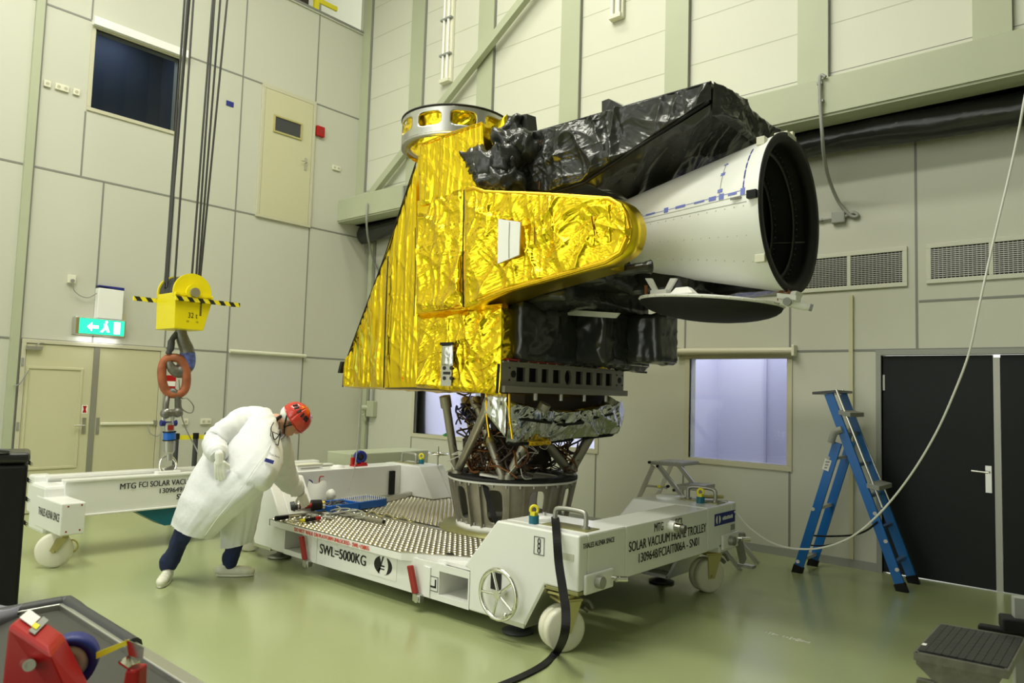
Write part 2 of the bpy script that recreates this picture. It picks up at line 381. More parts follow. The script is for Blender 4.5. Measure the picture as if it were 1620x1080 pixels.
m = MB(); m.box((-12.6, -4, TOP-0.1), (-12.45, 9.5, CEIL)); m.box((-12.45, 7.98, TOP), (-12.4, 8.03, CEIL), 'seam'); struct('wall_back', m, 'wall_up')
m = MB(); m.box((3.4, -9, 0), (3.55, 9.5, CEIL)); struct('shade_wall_right', m, 'conduit')  # unseen wall, added to keep surrounding light off the right side
m = MB(); m.box((-1.4, -3.6, 0), (3.4, -3.45, CEIL)); struct('shade_wall_front', m, 'conduit')  # unseen partial wall behind the camera, added to dim the right wall
m = MB(); m.box((-12.45, -4, TOP-0.1), (XL-0.15, 9.5, TOP-0.02)); struct('trim_3', m, 'wall')
m = MB(); m.box((-12.0, 5.2, TOP-0.02), (-11.4, 7.12, TOP+1.9))
tag(link('storage_cabinet', m, 'brown', None, 0.01), 'dark brown cabinet on the gallery above the pale left wall', 'cabinet')
t = thing('guard_rail', 'yellow guard rail post on the gallery beside the dark brown cabinet', 'railing', (-11.0, 7.0, TOP-0.02))
part('post', MB().box((-11.03, 6.97, TOP-0.02), (-10.97, 7.06, TOP+1.2), 'tapeyellow'), None, t)
part('rail', MB().box((-11.02, 7.06, TOP+0.42), (-10.98, 7.45, TOP+0.50), 'tapeyellow'), None, t)

# right wall below the crane beam, its windows and joints
W1 = (-4.24, -3.05, 0.985, 2.18); W2 = (-9.27, -5.62, 0.98, 2.18); DR = (-2.08, 0.02, 0.0, 2.205)
m = MB(); wallgrid(m, XL-0.15, 4.5, 0, 4.95, [W1, W2, DR], 'wall', PR, 0.15)
def rv(x, z0, z1, w_=0.022): m.box((x-w_/2, YR-0.004, z0), (x+w_/2, YR, z1), 'seam')
def rh(z, x0, x1, w_=0.022): m.box((x0, YR-0.005, z-w_/2), (x1, YR, z+w_/2), 'seam')
rh(2.255, XL, 4.5); rh(2.74, -1.73, 4.5)
for x, z0, z1 in ((-1.75, 2.26, 4.95), (-3.02, 2.26, 2.9), (-3.02, 0, 0.95), (-4.31, 2.26, 4.95), (-4.31, 0, 0.95), (-5.60, 0, 0.95), (-9.32, 0, 0.95), (-7.0, 2.26, 4.95), (-9.6, 2.26, 4.95)): rv(x, z0, z1)
struct('wall_right', m)
m = MB(); m.box((XL, YR-0.012, 0), (-2.12, YR, 0.085)); m.box((XL, -4, 0), (XL+0.012, 2.7, 0.085)); struct('baseboard_right', m, 'conduit')
m = MB(); m.box((-10.60, YR-0.06, 0), (-10.50, YR, 4.4)); m.box((-10.50, YR-0.02, 0), (-10.47, YR, 4.4), 'seam'); struct('trim_4', m, 'steel_green')
m = MB(); m.box((-2.39, YR-0.03, 0.09), (-2.35, YR, 2.84)); tag(link('cable_channel', m, 'door'), 'cream vertical cable channel below the left ventilation grille', 'cable channel')
# upper wall: sandwich panels between steel columns above the crane beam
m = MB(); m.box((XL-0.15, YU, 4.95), (4.5, YU+0.15, CEIL), 'wall_up')
for z in (5.19, 5.73, 6.29, 6.86, 7.42, 7.98, 8.55): m.box((XL, YU-0.002, z-0.004), (4.5, YU, z+0.004), 'seam' if z == 5.19 else 'steel_green')
struct('wall_upper', m)
k = 0
for x0, x1 in ((XL, -10.42), (-9.29, -8.97), (-7.70, -7.38), (-6.08, -5.76), (-4.44, -4.125), (-2.81, -2.49), (-1.18, -0.87), (0.45, 0.77), (2.1, 2.4)):
    m = MB(); m.box((x0, 7.79, 4.95), (x1, YU, CEIL)); m.box((x1, 7.80, 4.95), (x1+0.004, YU, CEIL), 'seam'); struct('column', m, 'steel_green')
m = MB(); m.prism([(XL, 7.43, 4.60), (XL, 7.43, 4.965), (XL, 7.46, 4.985), (XL, YR, 4.985), (XL, YR, 4.72), (XL, 7.98, 4.66), (XL, 7.98, 4.60)], (15.1, 0, 0)); m.box((XL, 7.45, 4.575), (4.5, 7.62, 4.60), 'steel_green'); m.box((XL, 7.80, 4.60), (4.5, 7.98, 4.66), 'wall')
struct('beam', m, 'steel_green')
# diagonal brace in front of the columns
p0, p1 = ay(581, 316, 7.70), ay(838, -12, 7.70); d = (p1-p0).normalized(); sd = V((0, 1, 0)).cross(d).normalized()
p1 = p0+d*7.5
m = MB(); c = (p0+p1)/2; m.obox(c, d*((p1-p0).length/2), V((0, 0.05, 0)), sd*0.06); m.obox(p0, V((0.10, 0, 0)), V((0, 0.06, 0)), V((0, 0, 0.12)))
struct('brace', m, 'steel_green')

def window(name, h, place, out, fw, recess, back, frame='doorframe', light=None, mid=()):
    root = MB()
    u0, u1, z0, z1 = h
    for a, b in (((u0-fw, z0-fw), (u1+fw, z0)), ((u0-fw, z1), (u1+fw, z1+fw)), ((u0-fw, z0), (u0, z1)), ((u1, z0), (u1+fw, z1))):
        root.box(place(a[0], a[1], -out), place(b[0], b[1], 0.04), frame)
    for uu in mid: root.box(place(uu-0.02, z0, 0.0), place(uu+0.02, z1, 0.05), frame)
    o = struct(name, root, frame, None, 0.004)
    part('glass_pane', MB().box(place(u0, z0, 0.02), place(u1, z1, 0.028), 'glass'), None, o)
    r = MB(); r.box(place(u0-0.25, z0-0.8, recess), place(u1+0.25, z1+0.6, recess+0.05), back)
    for a, b in (((u0-0.25, z0-0.85), (u1+0.25, z0-0.8)), ((u0-0.25, z1+0.6), (u1+0.25, z1+0.65)), ((u0-0.3, z0-0.8), (u0-0.25, z1+0.6)), ((u1+0.25, z0-0.8), (u1+0.3, z1+0.6))):
        r.box(place(a[0], a[1], 0.15), place(b[0], b[1], recess), back)
    return o, r
o, r = window('window_1', W1, PR, 0.015, 0.06, 1.3, 'lilac'); r.box((-3.82, YR+1.25, 0.2), (-3.79, YR+1.3, 2.75), 'lilac_dark'); r.box((-3.79, YR+1.28, 0.2), (-2.82, YR+1.3, 2.75), 'lilac_dark'); struct('wall_adjoining', r, 'lilac')
o, r = window('window_2', W2, PR, 0.015, 0.06, 1.3, 'lilac'); r.box((-9.02, YR+1.2, 0.2), (-8.90, YR+1.3, 2.8), 'grey'); struct('wall_adjoining', r, 'lilac')
area('adjoining_room_light', (-3.7, YR+0.66, 2.70), 1.5, 0.9, 13, (0.92, 0.92, 1.0))
area('dark_room_fill', (XL-0.7, 4.0, 6.95), 0.6, 0.6, 5, (0.6, 0.75, 1.0))  # added fill with no known lamp, lifts the black window to navy
area('adjoining_room_light', (-7.45, YR+0.66, 2.70), 4.0, 0.9, 62, (0.95, 0.94, 1.0))
o, r = window('window_3', LW, PL, 0.02, 0.05, 1.2, 'darkroom'); struct('wall_adjoining', r, 'darkroom')
m = MB(); m.box((XL, 3.37, 6.47), (XL+0.09, 4.66, 6.58)); struct('trim_5', m, 'white_matt')
# roller blind over window_1
t = thing('roller_blind', 'rolled up cream blind above the lilac lit window on the right', 'blind', (-3.67, YR-0.01, 2.27))
part('roll', MB().cyl((-4.37, YR-0.055, 2.265), (-2.97, YR-0.055, 2.255), 0.042, n=20), 'doorframe', t)
for x in (-4.385, -2.955): part('bracket', MB().box((x-0.015, YR-0.10, 2.20), (x+0.015, YR, 2.32)), 'plastic', t, 0.004)
# projection screen on the left wall
t = thing('projection_screen', 'pale roller screen pulled down on the left wall behind the bent worker', 'screen', (XL+0.02, 6.2, 1.2))
part('cloth', MB().box((XL+0.012, 5.58, 0.25), (XL+0.018, 6.86, 2.19)), 'screen', t)
part('case', MB().cyl((XL+0.05, 5.56, 2.205), (XL+0.05, 6.90, 2.205), 0.03, n=14), 'plastic', t)
part('hem_bar', MB().box((XL+0.008, 5.58, 0.23), (XL+0.026, 6.86, 0.25)), 'alu_dull', t)

# doors on the left wall
def door_leaf(name, y0, y1, z0, z1, key): return struct(name, MB().box((XL+0.005, y0, z0), (XL+0.035, y1, z1), key), key, None, 0.004)
m = MB()
for a, b in (((2.83, 0), (2.88, 2.14)), ((4.54, 0), (4.60, 2.14)), ((2.83, 2.14), (4.60, 2.19))): m.box((XL, a[0], a[1]), (XL+0.05, b[0], b[1]), 'doorframe')
struct('trim_6', m, 'doorframe', None, 0.004)
d1 = door_leaf('door_1', 2.885, 3.665, 0.01, 2.135, 'door'); d2 = door_leaf('door_2', 3.735, 4.535, 0.01, 2.135, 'door')
m = MB(); m.box((XL+0.005, 3.665, 0.01), (XL+0.045, 3.735, 2.135)); struct('trim_7', m, 'alu_dull')
m = MB()
for a, b in (((2.90, 0.58), (2.93, 1.82)), ((3.52, 0.58), (3.55, 1.82)), ((2.90, 1.82), (3.55, 1.85)), ((2.90, 0.55), (3.55, 0.58))): m.box((XL+0.035, a[0], a[1]), (XL+0.047, b[0], b[1]))
part('raised_panel', m, 'door', d1, 0.003)
m = MB(); m.box((XL+0.035, 3.58, 0.99), (XL+0.045, 3.625, 1.20)); m.cyl((XL+0.04, 3.60, 1.10), (XL+0.09, 3.60, 1.10), 0.012); m.cyl((XL+0.085, 3.605, 1.10), (XL+0.085, 3.47, 1.10), 0.009); part('door_handle', m, 'alu', d1)
m = MB(); m.box((XL+0.035, 2.87, 2.055), (XL+0.085, 3.05, 2.105)); m.tube([(XL+0.06, 2.98, 2.105), (XL+0.10, 3.0, 2.14), (XL+0.06, 3.06, 2.15)], 0.008); part('door_closer', m, 'alu_dull', d1, 0.006)
m = MB()
for z in (1.90, 1.10, 0.35): m.box((XL+0.03, 2.835, z-0.05), (XL+0.06, 2.862, z+0.05))
part('hinge', m, 'grey', d1)
m = MB(); m.box((XL+0.035, 3.80, 1.10), (XL+0.06, 4.50, 1.135)); part('push_bar', m, 'plastic', d2, 0.008)
m = MB(); m.box((XL+0.035, 3.75, 0.98), (XL+0.043, 3.79, 1.20)); m.box((XL+0.035, 4.49, 1.09), (XL+0.06, 4.54, 1.16)); part('lock_plate', m, 'alu_dull', d2)
t = thing('hazard_sticker', 'small white sticker with a red triangle on the left cream double door', 'sticker', (XL+0.04, 3.6, 1.31))
part('sheet', MB().box((XL+0.0355, 3.565, 1.255), (XL+0.037, 3.635, 1.365)), 'white_matt', t)
part('symbol', MB().prism([(XL+0.037, 3.575, 1.355), (XL+0.037, 3.625, 1.355), (XL+0.037, 3.612, 1.31), (XL+0.037, 3.625, 1.265), (XL+0.037, 3.575, 1.265), (XL+0.037, 3.588, 1.31)], (0.001, 0, 0)), 'red', t)
for nm, pts, lab in (('door_contact_cable', [(XL+0.05, 2.92, 1.80), (XL+0.10, 2.88, 1.74), (XL+0.10, 2.82, 1.62), (XL+0.06, 2.77, 1.60)], 'short dark cable looping from the door frame to the left cream door'),
                    ('door_contact_cable', [(XL+0.06, 4.42, 1.09), (XL+0.10, 4.44, 0.98), (XL+0.10, 4.55, 0.94), (XL+0.06, 4.62, 1.05)], 'short dark cable hanging at the right edge of the cream double doors')):
    tag(link(nm, MB().tube(smoothpath(pts, 6), 0.007, 6), 'grey'), lab, 'cable')
# upper door
m = MB()
for a, b in (((5.88, 4.41), (5.93, 6.48)), ((6.83, 4.41), (6.88, 6.48)), ((5.88, 6.48), (6.88, 6.55)), ((5.88, 4.37), (6.88, 4.41))): m.box((XL, a[0], a[1]), (XL+0.04, b[0], b[1]))
struct('trim_8', m, 'doorframe', None, 0.004)
d3 = door_leaf('door_3', 5.935, 6.825, 4.41, 6.48, 'door')
m = MB()
for a, b in (((6.09, 5.83), (6.12, 6.06)), ((6.59, 5.83), (6.62, 6.06)), ((6.09, 6.06), (6.62, 6.09)), ((6.09, 5.80), (6.62, 5.83))): m.box((XL+0.035, a[0], a[1]), (XL+0.055, b[0], b[1]))
o = part('window_frame', m, 'zinc', d3, 0.003); tag(o, 'brass coloured frame of the small door window')
part('pane', MB().box((XL+0.036, 6.12, 5.83), (XL+0.040, 6.59, 6.06)), 'darkgrey', d3)
m = MB(); m.box((XL+0.035, 6.70, 5.32), (XL+0.045, 6.745, 5.53)); m.cyl((XL+0.04, 6.72, 5.45), (XL+0.09, 6.72, 5.45), 0.012); m.cyl((XL+0.085, 6.72, 5.45), (XL+0.085, 6.61, 5.45), 0.009); part('door_handle', m, 'alu', d3)

# black double doors on the right wall
m = MB()
for a, b in (((-2.13, 0), (-2.08, 2.20)), ((-2.13, 2.20), (0.07, 2.25)), ((0.02, 0), (0.07, 2.20))): m.box((a[0], YR-0.02, a[1]), (b[0], YR+0.08, b[1]))
struct('trim_9', m, 'conduit', None, 0.003)
def rdoor(name, x0, x1): return struct(name, MB().box((x0, YR+0.02, 0.008), (x1, YR+0.07, 2.195), 'blackdoor'), 'blackdoor', None, 0.003)
d4 = rdoor('door_4', -2.075, -1.115); d5 = rdoor('door_5', -1.055, 0.015)
m = MB(); m.box((-1.112, YR+0.012, 0.008), (-1.058, YR+0.075, 2.17)); struct('trim_10', m, 'alu_dull')
m = MB(); m.box((-1.185, YR+0.008, 0.90), (-1.135, YR+0.02, 1.15)); m.cyl((-1.16, YR+0.01, 1.09), (-1.16, YR-0.05, 1.09), 0.012); m.cyl((-1.155, YR-0.045, 1.09), (-1.29, YR-0.045, 1.095), 0.010); part('door_handle', m, 'alu', d4)
m = MB(); m.box((-2.07, YR+0.008, 1.84), (-2.05, YR+0.02, 2.0)); m.box((-2.07, YR+0.008, 0.25), (-2.05, YR+0.02, 0.41)); part('hinge', m, 'alu_dull', d4)

# ventilation grilles
def grille(x0, x1, z0, z1, mid, lab):
    t = thing('ventilation_grille', lab, 'vent', ((x0+x1)/2, YR, z0), 'ventilation grilles on the right wall')
    m = MB(); fw = 0.045
    for a, b in (((x0, z0), (x1, z0+fw)), ((x0, z1-fw), (x1, z1)), ((x0, z0+fw), (x0+fw, z1-fw)), ((x1-fw, z0+fw), (x1, z1-fw)), ((mid-0.018, z0+fw), (mid+0.018, z1-fw))): m.box((a[0], YR-0.022, a[1]), (b[0], YR-0.001, b[1]))
    part('frame', m, 'wall_up', t, 0.003)
    part('backing', MB().box((x0+0.02, YR-0.004, z0+0.02), (x1-0.02, YR-0.001, z1-0.02)), 'matblack', t)
    m = MB(); n = int((z1-z0-2*fw)/0.019)
    for i in range(1, n): z = z0+fw+i*(z1-z0-2*fw)/n; m.box((x0+fw, YR-0.016, z-0.0045), (x1-fw, YR-0.009, z+0.0045))
    n = int((x1-x0)/0.036)
    for i in range(1, n): x = x0+i*(x1-x0)/n; m.box((x-0.003, YR-0.009, z0+fw), (x+0.003, YR-0.005, z1-fw))
    part('louvres', m, 'alu_dull', t)
grille(-3.54, -1.83, 2.90, 3.31, -2.39, 'ventilation grille partly behind the white telescope baffle')
grille(-1.66, 0.4, 2.91, 3.31, -1.11, 'ventilation grille above the black double doors')

# rolled black curtain under the crane beam
def curtain_pt(u, v):
    x = lerp(-10.62, 4.4, u); a = 2*PI*v; rr = 0.165+0.02*noise.noise(V((x*1.3, a, 2)))+0.015*noise.noise(V((x*5, a*2, 7))); zc = 4.49+0.04*math.sin(x*1.9)
    return V((x, 7.98+rr*0.9*math.cos(a), zc+rr*math.sin(a)))
m = MB().grid(curtain_pt, 150, 18)
tag(link('rolled_curtain', m, 'blackfoil'), 'long black curtain rolled up under the green crane beam', 'curtain')
# fluorescent lamps standing upright on the upper wall
def lamp(x0, x1, z0, z1, lab):
    t = thing('fluorescent_lamp', lab, 'lamp', ((x0+x1)/2, YU, z0), 'unlit fluorescent lamps on the upper wall')
    xm = (x0+x1)/2
    part('housing', MB().box((x0, YU-0.06, z0), (x1, YU-0.004, z1)), 'plastic', t, 0.01)
    m = MB()
    for s in (-1, 1): m.cyl((xm+s*0.05, YU-0.085, z0+0.05), (xm+s*0.05, YU-0.085, z1-0.05), 0.022, n=12)
    part('tubes', m, 'white_matt', t)
    part('end_cap', MB().box((x0+0.01, YU-0.11, z0), (x1-0.01, YU-0.06, z0+0.06)), 'plastic', t, 0.006)
    m = MB()
    for z in (lerp(z0, z1, 0.3), lerp(z0, z1, 0.7)): m.box((x0-0.008, YU-0.11, z), (x1+0.008, YU-0.05, z+0.03))
    part('clip', m, 'grey', t)
lamp(-8.52, -8.29, 6.62, 8.10, 'upright unlit fluorescent lamp on the upper wall above the golden satellite ring')
lamp(-5.27, -5.07, 6.63, 8.1, 'upright unlit fluorescent lamp cut off by the top of the picture')

# conduits, boxes, sockets
t = thing('cable_conduit', 'grey conduit hanging from the crane beam to a junction box beside the baffle', 'conduit', (-2.7, 7.4, 5.0))
pts = [ay(1306, 122, 7.40), ay(1299, 119, 7.40), ay(1297, 130, 7.39), ay(1298, 170, 7.39), ay(1301, 215, 7.42), ay(1304, 250, 7.6), ay(1312, 285, 7.9), ay(1326, 318, 8.08), ay(1342, 338, 8.13), ay(1352, 343, 8.14), ay(1357, 340, 8.14), ay(1350, 336, 8.14), ay(1336, 343, 8.14)]
part('pipe', MB().tube(smoothpath(pts, 6), 0.018, 8), 'conduit', t)
m = MB()
for q in ((1297, 132), (1299, 160)): m.obox(ay(*q, 7.40), V((0.025, 0, 0)), V((0, 0.02, 0)), V((0, 0, 0.012)))
part('clip', m, 'conduit', t)
t = thing('junction_box', 'small grey junction box on the right wall beside the black baffle opening', 'junction box', (-2.49, YR, 3.69))
part('box', MB().box((-2.56, YR-0.06, 3.63), (-2.42, YR, 3.76)), 'conduit', t, 0.012)
part('gland', MB().cyl((-2.42, YR-0.03, 3.70), (-2.38, YR-0.03, 3.71), 0.015), 'conduit', t)
part('stub_pipe', MB().cyl((-2.56, YR-0.03, 3.69), (-2.72, YR-0.03, 3.69), 0.013).cyl((-2.66, YR-0.03, 3.69), (-2.69, YR-0.03, 3.69), 0.02), 'conduit', t)
def socket(name, P, n, lab, group=None, cat='socket', boxy=0.03):
    t = thing(name, lab, cat, P, group); y0 = P[1]
    part('plate', MB().box((XL, y0, P[2]), (XL+boxy, y0+0.08*n, P[2]+0.085)), 'plastic', t, 0.006)
    m = MB()
    for i in range(n): m.cyl((XL+boxy, y0+0.04+0.08*i, P[2]+0.043), (XL+boxy+0.004, y0+0.04+0.08*i, P[2]+0.043), 0.021, n=14); m.cyl((XL+boxy+0.004, y0+0.032+0.08*i, P[2]+0.043), (XL+boxy+0.006, y0+0.032+0.08*i, P[2]+0.043), 0.005, n=6, m='grey').cyl((XL+boxy+0.004, y0+0.05+0.08*i, P[2]+0.043), (XL+boxy+0.006, y0+0.05+0.08*i, P[2]+0.043), 0.005, n=6, m='grey')
    part('insert', m, 'doorframe', t)
socket('wall_socket', (XL, 2.855, 5.45), 1, 'single cream data socket left of the dark upper window, leftmost of three')
socket('wall_socket', (XL, 2.985, 5.455), 2, 'double cream power socket between two data sockets left of the dark upper window')
socket('wall_socket', (XL, 3.195, 5.455), 1, 'single cream data socket closest to the dark upper window')
socket('wall_socket', (XL, 7.27, 5.48), 2, 'double cream socket right of the upper door')
socket('wall_socket', (XL, 5.19, 1.09), 2, 'double cream socket behind the bent worker above the barrier posts')
socket('wall_socket', (XL, 4.92, 1.09), 1, 'single cream socket half hidden behind the load cell')
t = thing('wall_socket', 'cream socket with a plug and a thin cable left of the white wall cabinet', 'socket', (XL, 3.3, 2.96))
part('plate', MB().box((XL, 3.29, 2.955), (XL+0.04, 3.385, 3.065)), 'plastic', t, 0.006)
part('plug', MB().cyl((XL+0.04, 3.34, 2.99), (XL+0.08, 3.34, 2.985), 0.022, n=12), 'grey', t)
tag(link('socket_cable', MB().tube(smoothpath([(XL+0.07, 3.34, 2.97), (XL+0.06, 3.36, 2.87), (XL+0.05, 3.45, 2.80), (XL+0.05, 3.55, 2.79), (XL+0.06, 3.64, 2.86)], 6), 0.006, 6), 'grey'), 'thin cable from the plug to the white wall cabinet', 'cable')
t = thing('wall_cabinet', 'white wall box with dark blue ends above the green exit sign', 'cabinet', (XL, 3.79, 2.49))
part('body', MB().box((XL, 3.64, 2.52), (XL+0.12, 3.96, 2.93)), 'white_matt', t, 0.008)
for z0, z1 in ((2.925, 2.965), (2.485, 2.525)): part('end_band', MB().prism([(XL, 3.64, z0+0.03), (XL, 3.96, z0), (XL, 3.96, z1), (XL, 3.64, z1)], (0.122, 0, 0)), 'navy', t)
tag(link('cover_plate', MB().box((XL, 3.9, 2.30), (XL+0.012, 4.05, 2.62)), 'door', None, 0.003), 'cream cover plate on the wall behind the exit sign', 'cover plate')
t = thing('exit_sign', 'lit green exit sign above the cream double doors', 'sign', (XL+0.13, 3.7, 2.30))
part('housing', MB().box((XL+0.012, 3.385, 2.29), (XL+0.14, 4.01, 2.52)), 'alu', t, 0.008)
part('face', MB().box((XL+0.14, 3.43, 2.305), (XL+0.146, 3.985, 2.505)), 'exit', t)
m = MB(); X = XL+0.149
m.prism([(X, 3.52, 2.40), (X, 3.58, 2.46), (X, 3.58, 2.42), (X, 3.66, 2.42), (X, 3.66, 2.38), (X, 3.58, 2.38), (X, 3.58, 2.34)], (0.001, 0, 0)); m.box((X, 3.85, 2.325), (X+0.001, 3.93, 2.485))
m.prism([(X, 3.72, 2.45), (X, 3.76, 2.45), (X, 3.78, 2.40), (X, 3.80, 2.34), (X, 3.77, 2.34), (X, 3.75, 2.38), (X, 3.71, 2.335), (X, 3.68, 2.34), (X, 3.73, 2.40)], (0.001, 0, 0)); m.cyl((X, 3.755, 2.475), (X+0.001, 3.755, 2.475), 0.018, n=12)
part('running_figure_and_arrow', m, 'exit_white', t)
area('exit_sign_downlight', (XL+0.08, 3.7, 2.28), 0.05, 0.5, 1.3, (0.95, 0.95, 1.0))
t = thing('fire_call_point', 'red fire call box right of the upper door', 'call box', (XL, 6.98, 5.98))
part('box', MB().box((XL, 6.90, 5.975), (XL+0.06, 7.055, 6.15)), 'red', t, 0.008)
part('glass', MB().box((XL+0.06, 6.94, 6.02), (XL+0.064, 7.015, 6.09)), 'redhandle', t)
tag(link('wall_sign', MB().box((XL, 5.30, 5.99), (XL+0.008, 5.42, 6.07)), 'navy'), 'small dark blue sign on the left wall between the ropes and the upper door', 'sign')
t = thing('hazard_sign', 'red and white notice on the left wall seen through the orange lifting link', 'sign', (XL, 4.71, 1.6))
part('sheet', MB().box((XL+0.001, 4.64, 1.58), (XL+0.006, 4.79, 1.80)), 'red', t)
part('white_band', MB().box((XL+0.006, 4.645, 1.645), (XL+0.0075, 4.785, 1.715)), 'white_matt', t)
t = thing('switch_box', 'grey green switch box with a cable hanging at the corner behind the satellite', 'switch box', (-10.4, YR, 1.35))
part('box', MB().box((-10.44, YR-0.10, 1.20), (-10.25, YR, 1.48)), 'steel_green', t, 0.012)
part('outlet', MB().cyl((-10.50, YR-0.14, 1.36), (-10.43, YR-0.06, 1.36), 0.05, n=14).cyl((-10.47, YR-0.13, 1.24), (-10.47, YR-0.08, 1.14), 0.03, n=12), 'steel_green', t)
part('cable', MB().tube([(-10.33, YR-0.05, 1.48), (-10.33, YR-0.05, 1.80)], 0.02, 8), 'conduit', t)
tag(link('hanging_cable', MB().tube(smoothpath([ay(581, 322, 7.4), ay(580, 350, 7.4), ay(583, 380, 7.6), ay(592, 415, 8.1), ay(603, 440, 8.1), ay(612, 470, 8.1)], 6), 0.018, 8), 'conduit'), 'grey cable hanging from the beam end behind the golden wedge', 'cable')
tag(link('cable_end', MB().tube(smoothpath([ay(576, 388, 8.0), ay(577, 400, 8.05), ay(572, 410, 8.05), ay(563, 403, 8.05)], 6), 0.008, 6), 'grey'), 'thin dark cable end curling below the rolled curtain in the corner', 'cable')
tag(link('conduit_pipe', MB().tube(smoothpath([ay(655, 293, 7.40), ay(642, 294, 7.39), ay(638, 298, 7.39), ay(637, 330, 7.38)], 5), 0.018, 8), 'conduit'), 'short grey conduit on the crane beam left of the golden column', 'conduit')
# floor marking: worn white writing
m = MB()
P = az(1212, 1000, 0.0); Q = az(1280, 1016, 0.0); d = (Q-P).normalized(); n = V((-d.y, d.x, 0))
for i in range(13):
    c = P+d*(i/12*(Q-P).length); hh = random.uniform(0.01, 0.035)
    if i in (4,): continue
    m.obox(c+V((0, 0, 0.0008)), d*random.uniform(0.006, 0.016), n*hh, V((0, 0, 0.0005)))
tag(link('floor_marking', m, 'wall_up'), 'worn white lettering smudge on the green floor in front of the ladder', 'marking')
# ------------------------------------------------------------------ white trolley carrying the satellite
TX0, TX1, TY0, TY1 = -7.20, -2.80, 3.92, 6.30
tro = thing('frame_trolley', 'large white wheeled trolley with studded metal platform carrying the golden satellite', 'trolley', (-4.85, 5.1, 0))
m = MB()                                             # front rail with two fork pockets
wallgrid(m, -6.228, -3.772, 0.115, 0.385, [(-6.215, -5.92, 0.16, 0.335), (-4.09, -3.785, 0.16, 0.335)], None, lambda x, z, d: (x, TY0+d, z), 0.02)
m.box((-6.5, TY0+0.11, 0.115), (-3.5, TY0+0.28, 0.135)); m.box((-6.5, TY0+0.11, 0.36), (-3.5, TY0+0.28, 0.385)); m.box((-5.88, TY0+0.02, 0.135), (-4.13, TY0+0.28, 0.36))
part('front_rail', m, 'white', tro)
for x0, x1 in ((-6.215, -5.92), (-4.09, -3.785)):
    m = MB(); m.box((x0-0.01, TY0+0.02, 0.15), (x0, TY0+0.6, 0.35)); m.box((x1, TY0+0.02, 0.15), (x1+0.01, TY0+0.6, 0.35)); m.box((x0, TY0+0.02, 0.145), (x1, TY0+0.6, 0.155)); m.box((x0, TY0+0.02, 0.345), (x1, TY0+0.6, 0.352)); m.box((x0, TY0+0.6, 0.15), (x1, TY0+0.61, 0.35)); part('fork_pocket', m, 'white_matt', tro)
m = MB(); m.box((-6.5, TY1-0.28, 0.115), (-3.25, TY1, 0.385)); part('rear_rail', m, 'white', tro, 0.01)
for nm, x0, x1, k in (('side_beam', TX1-0.30, TX1, 0.562), ('side_beam', TX0, TX0+0.30, 0.402)):
    part(nm, MB().box((x0, TY0+k, 0.43), (x1, TY1-k, 0.785)), 'white', tro, 0.008)
def mx(x): return TX0+TX1-x                          # mirror left to right
def my(y): return TY0+TY1-y
